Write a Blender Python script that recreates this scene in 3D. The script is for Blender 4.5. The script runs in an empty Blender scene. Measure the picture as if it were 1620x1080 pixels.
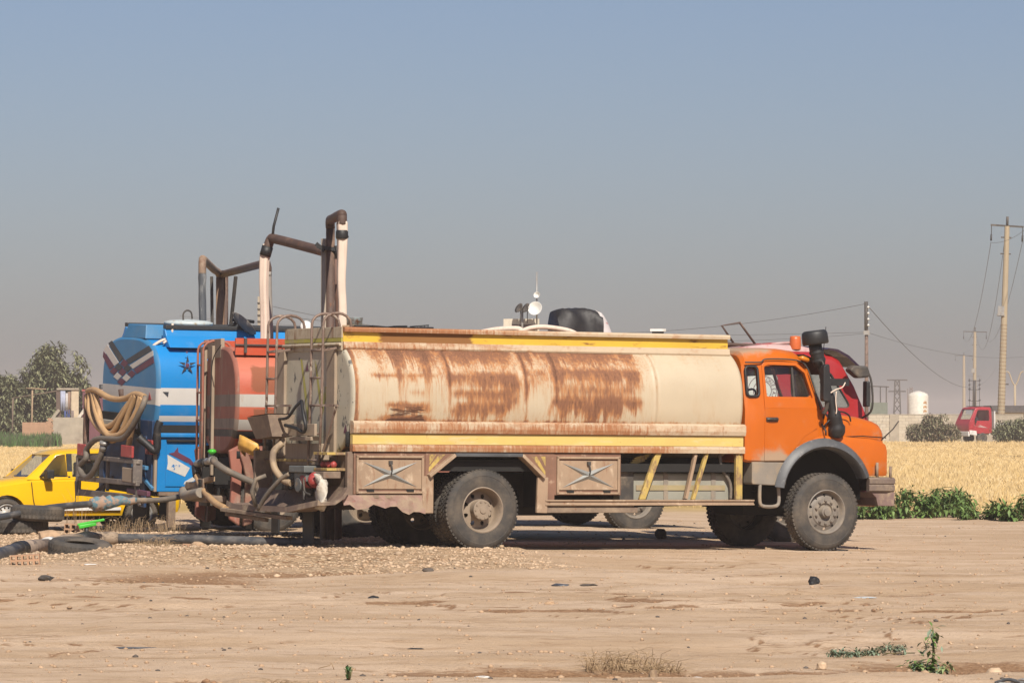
import bpy, bmesh, math, random
import numpy as np
from mathutils import Vector, Matrix
D = bpy.data
SC = bpy.context.scene
COL = SC.collection
R = math.radians
rng = random.Random(7)
nrg = np.random.default_rng(11)

# ------------------------------------------------------------------ camera, sky, sun, exposure
cam_d = D.cameras.new("camera")
cam_d.sensor_width = 36.0
cam_d.lens = 36.0 * 6500 / 1620
cam_d.clip_start = 0.1
cam_d.clip_end = 6000
cam = D.objects.new("camera", cam_d)
cam.location = (0, 0, 1.72)
cam.rotation_euler = (R(90) + math.atan(125 / 6500), 0, 0)
COL.objects.link(cam)
SC.camera = cam

SUN = Vector((0.17, -0.70, 0.69)).normalized()
world = D.worlds.new("World")
SC.world = world
world.use_nodes = True
wn, wl = world.node_tree.nodes, world.node_tree.links
wn.clear()
sky = wn.new("ShaderNodeTexSky")
sky.sky_type = 'NISHITA'
sky.sun_disc = False
sky.sun_elevation = math.asin(SUN.z)
sky.sun_rotation = math.atan2(SUN.x, SUN.y)
sky.air_density = 1.0
sky.dust_density = 1.2
sky.ozone_density = 6.0
bg = wn.new("ShaderNodeBackground")
bg.inputs[1].default_value = 0.062
wo = wn.new("ShaderNodeOutputWorld")
tint = wn.new("ShaderNodeMix")
tint.data_type = 'RGBA'
tint.blend_type = 'MULTIPLY'
tint.inputs[0].default_value = 1.0
tint.inputs[7].default_value = (1.11, .965, 1.0, 1)
wl.new(sky.outputs[0], tint.inputs[6])
wl.new(tint.outputs[2], bg.inputs[0])
wl.new(bg.outputs[0], wo.inputs[0])

sun_d = D.lights.new("sun", 'SUN')
sun_d.energy = 5.0
sun_d.angle = R(0.53)
sun_d.color = (1.0, 0.93, 0.82)
sun = D.objects.new("sun", sun_d)
sun.rotation_euler = SUN.to_track_quat('Z', 'Y').to_euler()
sun.location = (10, -40, 40)
COL.objects.link(sun)

SC.view_settings.view_transform = 'Standard'
SC.view_settings.look = 'None'
SC.view_settings.gamma = 1.0
SC.view_settings.exposure = 0.37
SC.view_settings.use_curve_mapping = False
SC.cycles.max_bounces = 6
SC.cycles.diffuse_bounces = 2
SC.cycles.transparent_max_bounces = 8
SC.cycles.volume_bounces = 0

# ------------------------------------------------------------------ helpers
def tag(o, label=None, cat=None, group=None, kind=None):
    if label: o["label"] = label
    if cat: o["category"] = cat
    if group: o["group"] = group
    if kind: o["kind"] = kind
    return o

def thing(name, label, cat, loc=(0, 0, 0), rot=(0, 0, 0), group=None):
    o = D.objects.new(name, None)
    o.empty_display_size = 0.3
    COL.objects.link(o)
    o.location = loc
    o.rotation_euler = [R(a) for a in rot]
    return tag(o, label, cat, group)

def copy_tree(o, parent=None):
    c = o.copy()
    COL.objects.link(c)
    if parent is not None:
        c.parent = parent
        c.matrix_parent_inverse = Matrix.Identity(4)
    for ch in list(o.children):
        copy_tree(ch, c)
    return c

def V(*a): return Vector(a)

class MB:
    def __init__(s):
        s.v = []; s.f = []; s.m = []; s.sm = []
    def add(s, vs, fs, mat=0, smooth=False, M=None):
        n = len(s.v)
        for p in vs:
            p = Vector(p)
            if M is not None: p = M @ p
            s.v.append((p.x, p.y, p.z))
        for f in fs:
            s.f.append(tuple(i + n for i in f)); s.m.append(mat); s.sm.append(smooth)
        return s
    def box(s, a, b, mat=0, M=None):
        x0, y0, z0 = [min(a[i], b[i]) for i in range(3)]
        x1, y1, z1 = [max(a[i], b[i]) for i in range(3)]
        vs = [(x0, y0, z0), (x1, y0, z0), (x1, y1, z0), (x0, y1, z0), (x0, y0, z1), (x1, y0, z1), (x1, y1, z1), (x0, y1, z1)]
        fs = [(0, 3, 2, 1), (4, 5, 6, 7), (0, 1, 5, 4), (1, 2, 6, 5), (2, 3, 7, 6), (3, 0, 4, 7)]
        return s.add(vs, fs, mat, False, M)
    def obox(s, c, size, rot=(0, 0, 0), mat=0):
        M = Matrix.Translation(c) @ Matrix.Rotation(rot[2], 4, 'Z') @ Matrix.Rotation(rot[1], 4, 'Y') @ Matrix.Rotation(rot[0], 4, 'X')
        h = [q / 2 for q in size]
        return s.box((-h[0], -h[1], -h[2]), h, mat, M)
    def bar(s, p, q, w, h=None, mat=0, up=(0, 0, 1)):
        p, q = Vector(p), Vector(q); h = h or w
        d = (q - p); L = d.length; d.normalize(); u = Vector(up)
        if abs(d.dot(u)) > .97: u = Vector((0, 1, 0))
        sd = d.cross(u).normalized(); u = sd.cross(d)
        M = Matrix(((d.x, sd.x, u.x, p.x), (d.y, sd.y, u.y, p.y), (d.z, sd.z, u.z, p.z), (0, 0, 0, 1)))
        return s.box((0, -w / 2, -h / 2), (L, w / 2, h / 2), mat, M)
    def tube(s, pts, r, n=8, mat=0, cap=True, smooth=True, flat=1.0):
        pts = [Vector(p) for p in pts]; k = len(pts)
        rs = r if isinstance(r, (list, tuple)) else [r] * k
        t = (pts[1] - pts[0]).normalized()
        u = t.cross(Vector((0, 0, 1)))
        if u.length < .1: u = t.cross(Vector((0, 1, 0)))
        u.normalize(); vs = []
        for i in range(k):
            if 0 < i < k - 1: tt = (pts[i + 1] - pts[i - 1])
            elif i == 0: tt = pts[1] - pts[0]
            else: tt = pts[-1] - pts[-2]
            if tt.length < 1e-9: tt = t.copy()
            tt.normalize()
            u = (u - tt * u.dot(tt)).normalized(); w = tt.cross(u)
            for j in range(n):
                a = 2 * math.pi * j / n
                vs.append(pts[i] + u * math.cos(a) * rs[i] + w * math.sin(a) * rs[i] * flat)
        fs = [(i * n + j, i * n + (j + 1) % n, (i + 1) * n + (j + 1) % n, (i + 1) * n + j) for i in range(k - 1) for j in range(n)]
        s.add(vs, fs, mat, smooth)
        if cap:
            b = len(s.v) - k * n
            s.f.append(tuple(b + j for j in range(n))[::-1]); s.m.append(mat); s.sm.append(False)
            s.f.append(tuple(b + (k - 1) * n + j for j in range(n))); s.m.append(mat); s.sm.append(False)
        return s
    def lathe(s, prof, o=(0, 0, 0), ax=(0, 1, 0), n=32, mat=0, smooth=True, skip=None, closed=False):
        # prof: list of (radius, distance along axis)
        o = Vector(o); ax = Vector(ax).normalized()
        u = ax.cross(Vector((0, 0, 1)))
        if u.length < .1: u = ax.cross(Vector((1, 0, 0)))
        u.normalize(); w = ax.cross(u)
        vs = []
        for r, t in prof:
            for j in range(n):
                a = 2 * math.pi * j / n
                vs.append(o + ax * t + (u * math.cos(a) + w * math.sin(a)) * r)
        k = len(prof); fs = []
        for i in range(k if closed else k - 1):
            i2 = (i + 1) % k
            for j in range(n):
                if skip and skip(i, j): continue
                fs.append((i * n + j, i * n + (j + 1) % n, i2 * n + (j + 1) % n, i2 * n + j))
        return s.add(vs, fs, mat, smooth)
    def prism(s, poly, d0, d1, plane='xz', mat=0, M=None):
        n = len(poly)
        def P(a, b, d):
            return {'xz': (a, d, b), 'yz': (d, a, b), 'xy': (a, b, d)}[plane]
        vs = [P(a, b, d0) for a, b in poly] + [P(a, b, d1) for a, b in poly]
        fs = [tuple(range(n)), tuple(range(2 * n - 1, n - 1, -1))]
        fs += [(i, n + i, n + (i + 1) % n, (i + 1) % n) for i in range(n)]
        return s.add(vs, fs, mat, False, M)
    def loft(s, secs, mat=0, smooth=True, closed=True, caps=True):
        n = len(secs[0]); k = len(secs)
        vs = [p for sec in secs for p in sec]
        fs = []
        for i in range(k - 1):
            for j in range(n if closed else n - 1):
                fs.append((i * n + j, i * n + (j + 1) % n, (i + 1) * n + (j + 1) % n, (i + 1) * n + j))
        if caps and closed:
            fs.append(tuple(range(n - 1, -1, -1))); fs.append(tuple((k - 1) * n + j for j in range(n)))
        return s.add(vs, fs, mat, smooth)
    def blob(s, c, r, sub=2, jit=0.0, mat=0, smooth=True, sq=(1, 1, 1), seed=0):
        bm = bmesh.new(); bmesh.ops.create_icosphere(bm, subdivisions=sub, radius=1)
        g = random.Random(seed)
        vs = []
        for v in bm.verts:
            q = 1 + g.uniform(-jit, jit)
            vs.append((c[0] + v.co.x * r * sq[0] * q, c[1] + v.co.y * r * sq[1] * q, c[2] + v.co.z * r * sq[2] * q))
        fs = [tuple(v.index for v in f.verts) for f in bm.faces]
        bm.free()
        return s.add(vs, fs, mat, smooth)
    def mesh(s, name, mats, fix=True):
        me = D.meshes.new(name)
        me.from_pydata(s.v, [], s.f)
        for m in (mats if isinstance(mats, (list, tuple)) else [mats]): me.materials.append(m)
        me.polygons.foreach_set('material_index', s.m)
        me.polygons.foreach_set('use_smooth', s.sm)
        if fix:
            bm = bmesh.new(); bm.from_mesh(me)
            bmesh.ops.recalc_face_normals(bm, faces=bm.faces)
            bm.to_mesh(me); bm.free()
        me.update()
        return me
    def build(s, name, mats, parent=None, bevel=0.0, seg=2, loc=None, fix=True, label=None, cat=None, group=None, kind=None):
        o = D.objects.new(name, s.mesh(name, mats, fix))
        COL.objects.link(o)
        if parent is not None: o.parent = parent
        if loc is not None: o.location = loc
        if bevel:
            b = o.modifiers.new("bevel", 'BEVEL'); b.width = bevel; b.segments = seg; b.limit_method = 'ANGLE'; b.angle_limit = R(40)
        return tag(o, label, cat, group, kind)

def boolean(o, cutters, op='DIFFERENCE'):
    """cut o with cutter objects and keep the result as its mesh; the cutters are removed"""
    for c in cutters:
        c.parent = o.parent
        b = o.modifiers.new("cut", 'BOOLEAN'); b.operation = op; b.solver = 'EXACT'; b.object = c
    dg = bpy.context.evaluated_depsgraph_get(); dg.update()
    me = D.meshes.new_from_object(o.evaluated_get(dg))
    o.modifiers.clear(); o.data = me
    for c in cutters:
        D.objects.remove(c, do_unlink=True)
    return o

def sharp(o, ang=35):
    """smooth shading with sharp edges over an angle"""
    me = o.data
    me.polygons.foreach_set('use_smooth', [True] * len(me.polygons))
    me.set_sharp_from_angle(angle=R(ang))
    return o

def bez(pts, n=12):
    """smooth Catmull-Rom curve through points"""
    P = [Vector(p) for p in pts]; out = []
    for i in range(len(P) - 1):
        p0 = P[max(i - 1, 0)]; p1 = P[i]; p2 = P[i + 1]; p3 = P[min(i + 2, len(P) - 1)]
        for k in range(n):
            t = k / n
            out.append(.5 * ((2 * p1) + (p2 - p0) * t + (2 * p0 - 5 * p1 + 4 * p2 - p3) * t * t + (-p0 + 3 * p1 - 3 * p2 + p3) * t ** 3))
    out.append(P[-1]); return out

def explode(o):
    """every separate piece of a mesh becomes an object of its own"""
    bm = bmesh.new(); bm.from_mesh(o.data); bm.verts.ensure_lookup_table()
    seen = set(); isl = []
    for v in bm.verts:
        if v.index in seen: continue
        st = [v]; cur = []
        seen.add(v.index)
        while st:
            q = st.pop(); cur.append(q.index)
            for e in q.link_edges:
                w = e.other_vert(q)
                if w.index not in seen: seen.add(w.index); st.append(w)
        isl.append(set(cur))
    bm.free()
    if len(isl) < 2: return [o]
    res = []
    base = o.name.split('.')[0]
    for s in isl:
        b2 = bmesh.new(); b2.from_mesh(o.data); b2.verts.ensure_lookup_table()
        bmesh.ops.delete(b2, geom=[v for v in b2.verts if v.index not in s], context='VERTS')
        me = D.meshes.new(base); b2.to_mesh(me); b2.free()
        for m in o.data.materials:
            if len(me.materials) < len(o.data.materials): me.materials.append(m)
        c = o.copy(); c.data = me; COL.objects.link(c); res.append(c)
    D.objects.remove(o, do_unlink=True)
    return res

# value noise on arrays ------------------------------------------------------
def _h(ix, iy, seed):
    n = (ix.astype(np.int64) * 374761393 + iy.astype(np.int64) * 668265263 + seed * 974711) & 0x7fffffff
    n = ((n ^ (n >> 13)) * 1274126177) & 0x7fffffff
    return ((n ^ (n >> 16)) & 0xffff) / 65535.0
def vnoise(x, y, seed=0):
    x = np.asarray(x, float); y = np.asarray(y, float)
    ix = np.floor(x); iy = np.floor(y); fx = x - ix; fy = y - iy
    fx = fx * fx * (3 - 2 * fx); fy = fy * fy * (3 - 2 * fy)
    a = _h(ix, iy, seed); b = _h(ix + 1, iy, seed); c = _h(ix, iy + 1, seed); d = _h(ix + 1, iy + 1, seed)
    return (a * (1 - fx) + b * fx) * (1 - fy) + (c * (1 - fx) + d * fx) * fy
def fbm(x, y, seed=0, oct=4):
    s = 0; a = .5
    for i in range(oct):
        s = s + a * vnoise(np.asarray(x) * 2 ** i, np.asarray(y) * 2 ** i, seed + i * 17); a *= .5
    return s
def sst(a, b, x):
    t = np.clip((x - a) / (b - a), 0, 1); return t * t * (3 - 2 * t)

# ------------------------------------------------------------------ materials
class NT:
    def __init__(s, name):
        s.m = D.materials.new(name); s.m.use_nodes = True
        s.t = s.m.node_tree; s.n = s.t.nodes; s.p = s.n['Principled BSDF']
        s.tc = None
    def new(s, typ, **kw):
        n = s.n.new(typ)
        for k, v in kw.items(): setattr(n, k, v)
        return n
    def link(s, a, b): s.t.links.new(a, b)
    def coord(s, scale, space='Object', loc=(0, 0, 0)):
        if s.tc is None: s.tc = s.new('ShaderNodeTexCoord')
        mp = s.new('ShaderNodeMapping')
        mp.inputs['Scale'].default_value = scale if isinstance(scale, (tuple, list)) else (scale,) * 3
        mp.inputs['Location'].default_value = loc
        s.link(s.tc.outputs[space], mp.inputs[0]); return mp.outputs[0]
    def noise(s, scale, det=5, rough=.6, loc=(0, 0, 0), dist=0.0):
        n = s.new('ShaderNodeTexNoise'); n.inputs['Scale'].default_value = 1
        n.inputs['Detail'].default_value = det; n.inputs['Roughness'].default_value = rough; n.inputs['Distortion'].default_value = dist
        s.link(s.coord(scale, loc=loc), n.inputs['Vector']); return n.outputs['Fac']
    def math(s, op, a, b):
        n = s.new('ShaderNodeMath', operation=op)
        for i, q in enumerate((a, b)):
            if isinstance(q, (int, float)): n.inputs[i].default_value = q
            else: s.link(q, n.inputs[i])
        return n.outputs[0]
    def ramp(s, x, lo, hi, a=0.0, b=1.0):
        n = s.new('ShaderNodeMapRange', interpolation_type='SMOOTHSTEP')
        s.link(x, n.inputs[0]); n.inputs[1].default_value = lo; n.inputs[2].default_value = hi
        n.inputs[3].default_value = a; n.inputs[4].default_value = b; return n.outputs[0]
    def mix(s, f, a, b):
        n = s.new('ShaderNodeMix', data_type='RGBA')
        if isinstance(f, (int, float)): n.inputs[0].default_value = f
        else: s.link(f, n.inputs[0])
        for i, q in ((6, a), (7, b)):
            if isinstance(q, (tuple, list)): n.inputs[i].default_value = (*q[:3], 1)
            else: s.link(q, n.inputs[i])
        return n.outputs[2]
    def mixf(s, f, a, b):
        n = s.new('ShaderNodeMix', data_type='FLOAT'); s.link(f, n.inputs[0])
        for i, q in ((2, a), (3, b)):
            if isinstance(q, (int, float)): n.inputs[i].default_value = q
            else: s.link(q, n.inputs[i])
        return n.outputs[0]
    def attr(s, name):
        n = s.new('ShaderNodeAttribute', attribute_name=name); return n.outputs['Fac']
    def xyz(s):
        if s.tc is None: s.tc = s.new('ShaderNodeTexCoord')
        n = s.new('ShaderNodeSeparateXYZ'); s.link(s.tc.outputs['Object'], n.inputs[0]); return n.outputs

def worn(name, base, rough=.55, layers=(), var=.12, vscale=2.5, bump=.0, bscale=60, metal=0.0, spec=.5):
    """painted / dirty surface. layers: (colour, scale, lo, hi, attribute, gain, roughness, strength)"""
    t = NT(name)
    base = tuple(c * .82 for c in base); layers = [(tuple(c * .85 for c in L[0]),) + tuple(L[1:]) for L in layers]
    f = t.noise(vscale, 6)
    dk = tuple(c * (1 - var) for c in base); lt = tuple(min(1, c * (1 + var)) for c in base)
    col = t.mix(t.ramp(f, .3, .7), dk, lt); rg = None
    rgh = rough; masks = []
    for i, L in enumerate(layers):
        c, sc, lo, hi = L[:4]
        at = L[4] if len(L) > 4 else None; gain = L[5] if len(L) > 5 else 1.0
        r2 = L[6] if len(L) > 6 else .85; stn = L[7] if len(L) > 7 else 1.0
        x = t.noise(sc, 8, .68, loc=(3.1 * i + 1, 5.7 * i, 1.3 * i))
        if at: x = t.math('ADD', x, t.math('MULTIPLY', t.attr(at), gain))
        mk = t.ramp(x, lo, hi, 0.0, stn)
        masks.append(mk)
        col = t.mix(mk, col, c)
        rgh = t.mixf(mk, rgh, r2)
    t.link(col, t.p.inputs['Base Color'])
    if isinstance(rgh, (int, float)): t.p.inputs['Roughness'].default_value = rgh
    else: t.link(rgh, t.p.inputs['Roughness'])
    t.p.inputs['Metallic'].default_value = metal
    t.p.inputs['Specular IOR Level'].default_value = spec
    if bump:
        h = t.noise(bscale, 4)
        if masks: h = t.math('ADD', h, t.math('MULTIPLY', masks[-1], .6))
        b = t.new('ShaderNodeBump'); b.inputs['Strength'].default_value = bump; b.inputs['Distance'].default_value = .01
        t.link(h, b.inputs['Height']); t.link(b.outputs[0], t.p.inputs['Normal'])
    return t.m

DUST = (.36, .27, .18)
RUST = (.20, .075, .028)
RUSTD = (.085, .035, .018)
RUSTO = (.34, .13, .04)
K = {}
K['cream_tank'] = worn('cream_rusty_paint', (.545, .45, .315), .5, [
    ((.47, .30, .155), (5, 5, 1.2), .50, .92, 'rust', .42, .75, .75),
    ((.40, .155, .045), (42, 42, 1.8), .58, .90, 'rust', .46, .9, .85),
    ((.20, .085, .045), (19, 19, 6), .72, 1.0, 'rust', .46, .8, .88),
    ((.13, .058, .03), (46, 46, 5), .98, 1.14, 'rust', .46, .9, .9),
    (RUSTD, (5, 40, 30), .95, 1.1, 'dark', .7, .9, .95)], .05, 1.2, .12, 90)
K['cream_trim'] = worn('cream_trim_paint', (.56, .44, .30), .5, [
    ((.42, .23, .12), (5, 5, 9), .58, .80, 'rust', .30, .85, .85),
    ((.32, .12, .042), (30, 30, 4), .66, .86, 'rust', .30, .9, .85),
    (RUSTD, (40, 40, 6), .82, .95, 'rust', .2, .9, .9)], .06, 2, .1, 80)
K['yellow_trim'] = worn('yellow_trim_paint', (.68, .43, .045), .5, [
    ((.70, .52, .28), (1.6, 9, 9), .60, .74, None, 1, .8, .5),
    (RUST, (3, 3, 14), .56, .72, 'rust', .40, .9, .9),
    (RUSTD, (14, 14, 60), .66, .74, None, 1, .9, .9)], .06, 2, .08, 80)
K['locker'] = worn('locker_weathered_paint', (.37, .255, .165), .6, [
    ((.60, .46, .32), (5, 5, 3), .52, .68, None, 1, .7, .8),
    ((.24, .11, .055), (16, 16, 3), .54, .70, None, 1, .9, .8),
    (DUST, (2, 2, 2), .5, .8, None, 1, .9, .5)], .1, 3, .12, 60)
K['yellow_low'] = worn('faded_yellow_trim_paint', (.68, .49, .15), .5, [
    ((.70, .55, .34), (1.6, 9, 9), .52, .68, None, 1, .8, .7),
    (RUST, (14, 14, 2.0), .62, .76, None, 1, .9, .7),
    (RUSTD, (9, 9, 70), .64, .70, None, 1, .9, .9)], .06, 2, .08, 80)
K['brown_panel'] = worn('brown_primer_panel', (.23, .12, .075), .65, [
    ((.50, .35, .24), (8, 8, 8), .56, .7, None, 1, .8, .8),
    (RUST, (12, 12, 4), .56, .72, None, 1, .9, .7)], .14, 3, .1, 60)
K['silver_star'] = worn('dull_silver_paint', (.30, .30, .28), .45, [(DUST, (4, 4, 4), .5, .75, None, 1, .9, .6), (RUST, (20, 20, 8), .66, .8)], .1, 4, .05, 60, .3)
K['frame_metal'] = worn('dusty_dark_metal', (.055, .048, .042), .7, [(DUST, (3, 3, 3), .48, .8, None, 1, .95, .55)], .2, 5, .1, 40)
K['dusty_metal'] = worn('dusty_brown_metal', (.20, .14, .10), .75, [(DUST, (3, 3, 3), .42, .66, None, 1, .95, .8), (RUST, (10, 10, 6), .58, .72)], .15, 4, .15, 40)
K['black'] = worn('black_rubber', (.016, .016, .017), .55, [(DUST, (5, 5, 5), .56, .85, None, 1, .95, .35)], .2, 6, .1, 60)
K['void'] = worn('grimy_black_hollow_shade', (.012, .011, .010), .9, [], .2, 4)  # near-black for undersides; also paints in the shade of gaps, holes and interiors
K['rear_paint'] = worn('grey_cream_peeling_paint', (.50, .45, .345), .6, [
    ((.085, .085, .085), (7, 7, 4.5), .585, .62, None, 1, .8, .9),
    ((.40, .30, .20), (2, 2, 1), .56, .8, None, 1, .8, .6),
    (RUST, (18, 18, 4), .66, .74)], .08, 2, .1, 70)
K['rear_strip'] = worn('rear_dusty_strip', (.34, .26, .185), .7, [((.2, .13, .09), (12, 12, 1), .5, .8, None, 1, .9, .7)], .12, 2, .08, 60)
K['yellow_strut'] = worn('chipped_yellow_paint', (.52, .37, .10), .55, [((.22, .13, .08), (10, 10, 5), .45, .60, None, 1, .9, .9), (DUST, (5, 5, 5), .55, .75, None, 1, .9, .7)], .1, 3, .1, 60)
K['orange'] = worn('orange_cab_paint', (.57, .125, .003), .36, [
    ((.56, .17, .03), (2.2, 2.2, 2.2), .5, .85, None, 1, .5, .45),
    (DUST, (5, 5, 5), .55, 1.0, 'dust', .75, .9, .9)], .06, 1.2, .03, 30)
K['dust_grey'] = worn('dust_covered_grey_sheet', (.25, .215, .175), .8, [(DUST, (4, 4, 4), .45, .65, None, 1, .9, .7)], .1, 3, .1, 50)
K['flare'] = worn('scuffed_grey_black_rubber', (.085, .088, .092), .5, [((.26, .25, .24), (9, 9, 9), .56, .72, None, 1, .7, .7), (DUST, (3, 3, 3), .56, .8, None, 1, .9, .6)], .2, 3, .15, 50)
K['tyre'] = worn('dusty_tyre_rubber', (.040, .037, .034), .8, [((.17, .135, .10), (2.5, 2.5, 2.5), .36, .70, None, 1, .95, .75)], .15, 4, .12, 70)
K['rim_tan'] = worn('dusty_tan_rim', (.30, .23, .165), .7, [((.17, .13, .10), (6, 6, 6), .5, .75, None, 1, .9, .7)], .1, 5, .1, 60)
K['rim_grey'] = worn('dusty_grey_rim', (.21, .18, .15), .6, [((.32, .26, .19), (6, 6, 6), .45, .7, None, 1, .9, .8)], .1, 5, .1, 60)
K['tank_grey'] = worn('grey_green_fuel_tank', (.30, .29, .235), .6, [((.42, .37, .27), (3, 3, 5), .5, .7, None, 1, .8, .7)], .08, 3, .05, 40)
K['galv'] = worn('galvanised_steel', (.36, .35, .33), .45, [(DUST, (5, 5, 5), .5, .75)], .1, 5, .05, 60, .4)
K['brown_pipe'] = worn('brown_rusted_pipe', (.095, .055, .040), .7, [((.24, .15, .10), (6, 6, 3), .52, .7, None, 1, .9, .8), (RUST, (14, 14, 5), .58, .72)], .18, 4, .15, 60)
K['chrome_dull'] = worn('pitted_white_tube', (.42, .38, .34), .4, [((.06, .045, .04), (30, 30, 12), .50, .58, None, 1, .8, .9)], .1, 5, .05, 60, .3)
K['chrome_rail'] = K['chrome_dull']
K['rail_tan'] = worn('rusty_ladder_steel', (.22, .15, .115), .6, [((.46, .38, .30), (9, 9, 6), .54, .68), (RUSTD, (14, 14, 8), .55, .66)], .15, 5, .1, 60, .2)
K['hose_tan'] = worn('tan_ribbed_hose', (.50, .31, .15), .55, [((.30, .19, .11), (3, 3, 3), .48, .72, None, 1, .8, .7)], .1, 3, .05, 60)
K['hose_grey'] = worn('grey_brown_hose', (.15, .125, .10), .7, [((.28, .21, .145), (4, 4, 4), .5, .7)], .1, 4, .1, 60)
K['canvas'] = worn('white_canvas_sleeve', (.72, .58, .47), .85, [((.48, .36, .28), (22, 22, .9), .50, .72, None, 1, .9, .7)], .06, 3, .1, 60)
K['white'] = worn('white_paint', (.72, .70, .66), .5, [((.45, .40, .33), (4, 4, 4), .58, .75)], .05, 3)
K['dish'] = worn('white_dish_paint', (.75, .74, .70), .5, [((.5, .45, .38), (6, 6, 6), .6, .8)], .04, 3)
K['red_tank'] = worn('red_faded_paint', (.50, .068, .020), .5, [
    ((.50, .165, .10), (1.4, 1.4, 3), .44, .82, 'fade', .5, .7, .75),
    ((.25, .085, .04), (5, 5, 3), .72, .92, 'rust', .5, .9, .9)], .08, 2, .06, 60)
K['red_stripe_white'] = worn('grey_white_stripe', (.48, .45, .40), .55, [((.34, .20, .10), (8, 8, 2), .58, .76, None, 1, .9, .8)], .07, 3)
K['red_rear'] = worn('dirty_shade_toned_red_rear', (.33, .12, .080), .75, [((.36, .29, .23), (5, 5, 1.5), .52, .72, None, 1, .9, .8)], .14, 2, .08, 50)  # tank red with the rear's shade painted into a darker base, plus dirt
K['rear_grey'] = worn('dirty_shade_toned_grey_rear', (.25, .195, .155), .75, [((.14, .10, .08), (10, 10, 2), .5, .7)], .12, 2, .08, 50)  # stripe grey darkened in the base for the shaded rear, plus dirt streaks
K['charcoal'] = worn('charcoal_stripe', (.035, .035, .036), .5, [(DUST, (5, 5, 5), .6, .85, None, 1, .9, .4)], .15, 3)
K['blue'] = worn('bright_blue_paint', (.010, .225, .57), .36, [((.30, .34, .36), (1.6, 1.6, .8), .56, .85, None, 1, .8, .45), ((.03, .24, .55), (1.5, 1.5, 2.5), .50, .85, None, 1, .5, .5), ((.45, .40, .34), (30, 30, 30), .72, .78)], .06, 1.5, .03, 40)
K['blue_rear'] = worn('dusty_shade_toned_blue', (.040, .20, .40), .5, [((.20, .28, .33), (2, 2, 2), .45, .8, None, 1, .7, .5)], .07, 2, .04, 40)  # body blue dulled in the base for the shaded rear, plus dust
K['blue_dark'] = worn('dark_blue_paint', (.012, .045, .12), .5, [(DUST, (5, 5, 5), .56, .8, None, 1, .9, .5)], .15, 3)
K['blue_white'] = worn('off_white_stripe_paint', (.62, .58, .53), .5, [((.42, .38, .33), (3, 3, 3), .55, .8)], .05, 2)
K['maroon'] = worn('maroon_paint', (.135, .042, .072), .55, [((.35, .28, .25), (30, 30, 30), .66, .72)], .1, 4)
K['yellow_car'] = worn('yellow_taxi_paint', (.84, .48, .008), .22, [((.60, .42, .15), (4, 4, 4), .6, .95, None, 1, .6, .35)], .04, 1)
K['red_cab'] = worn('red_cab_paint', (.36, .020, .022), .35, [((.45, .16, .13), (3, 3, 3), .58, .85, None, 1, .6, .6)], .08, 2)
K['purple'] = worn('dark_purple_visor', (.055, .034, .062), .35, [((.16, .05, .13), (5, 5, 2), .55, .75)], .15, 3)
K['pink_white'] = worn('faded_pink_white_paint', (.50, .33, .31), .55, [((.36, .06, .06), (2, 2, 2), .46, .60)], .08, 2)
K['amber'] = worn('amber_plastic', (.62, .20, .01), .3, [], .05, 5)
K['red_plastic'] = worn('red_faded_plastic', (.40, .055, .05), .5, [((.55, .35, .30), (12, 12, 12), .55, .7)], .1, 5)
K['green'] = worn('green_plastic', (.06, .50, .035), .4, [], .08, 5)
K['cloth'] = worn('dirty_white_cloth', (.62, .56, .47), .9, [((.38, .30, .22), (7, 7, 7), .5, .7)], .1, 4, .2, 40)
K['board'] = worn('weathered_wood', (.36, .25, .15), .8, [((.20, .13, .08), (20, 20, 3), .5, .7)], .15, 4, .15, 50)
K['concrete'] = worn('weathered_concrete', (.40, .34, .26), .9, [((.26, .21, .16), (.9, .9, .9), .48, .75), ((.52, .45, .35), (5, 5, 5), .58, .75)], .1, 2, .1, 20)
K['clay'] = worn('hollow_clay_block', (.46, .27, .16), .9, [((.33, .19, .12), (12, 12, 12), .5, .75)], .1, 4, .15, 40)
K['black_pipe'] = worn('black_plastic_pipe', (.050, .053, .058), .5, [((.26, .23, .20), (3, 3, 6), .42, .74, None, 1, .9, .7)], .2, 3, .05, 60)
K['rag_blue'] = worn('blue_grey_rag', (.11, .21, .25), .9, [((.36, .24, .17), (9, 9, 9), .44, .56)], .15, 6, .3, 50)

def glassm(name, col=(.8, .85, .85), rough=.03, dens=.75):
    t = NT(name)
    t.n.remove(t.p)
    tr = t.new('ShaderNodeBsdfTransparent'); tr.inputs[0].default_value = (*col, 1)
    gl = t.new('ShaderNodeBsdfGlossy'); gl.inputs['Roughness'].default_value = rough; gl.inputs[0].default_value = (1, 1, 1, 1)
    du = t.new('ShaderNodeBsdfDiffuse'); du.inputs[0].default_value = (.35, .31, .26, 1)
    lw = t.new('ShaderNodeLayerWeight'); lw.inputs[0].default_value = .5
    fr = t.math('ADD', t.math('MULTIPLY', t.math('POWER', lw.outputs['Facing'], 3.5), .55), .045)
    m1 = t.new('ShaderNodeMixShader'); m2 = t.new('ShaderNodeMixShader')
    t.link(t.math('MULTIPLY', t.ramp(t.noise(3, 5), .3, .8), 1 - dens), m1.inputs[0])
    t.link(tr.outputs[0], m1.inputs[1]); t.link(du.outputs[0], m1.inputs[2])
    t.link(fr, m2.inputs[0]); t.link(m1.outputs[0], m2.inputs[1]); t.link(gl.outputs[0], m2.inputs[2])
    o = [n for n in t.n if n.type == 'OUTPUT_MATERIAL'][0]
    t.link(m2.outputs[0], o.inputs[0]); return t.m
K['glass'] = glassm('dusty_window_glass', (.88, .92, .89), .03, .93)
K['glass_dark'] = glassm('tinted_window_glass', (.18, .22, .24), .03, .85)
K['glass_wind'] = glassm('windscreen_glass', (.86, .90, .88), .03, .94)

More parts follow.
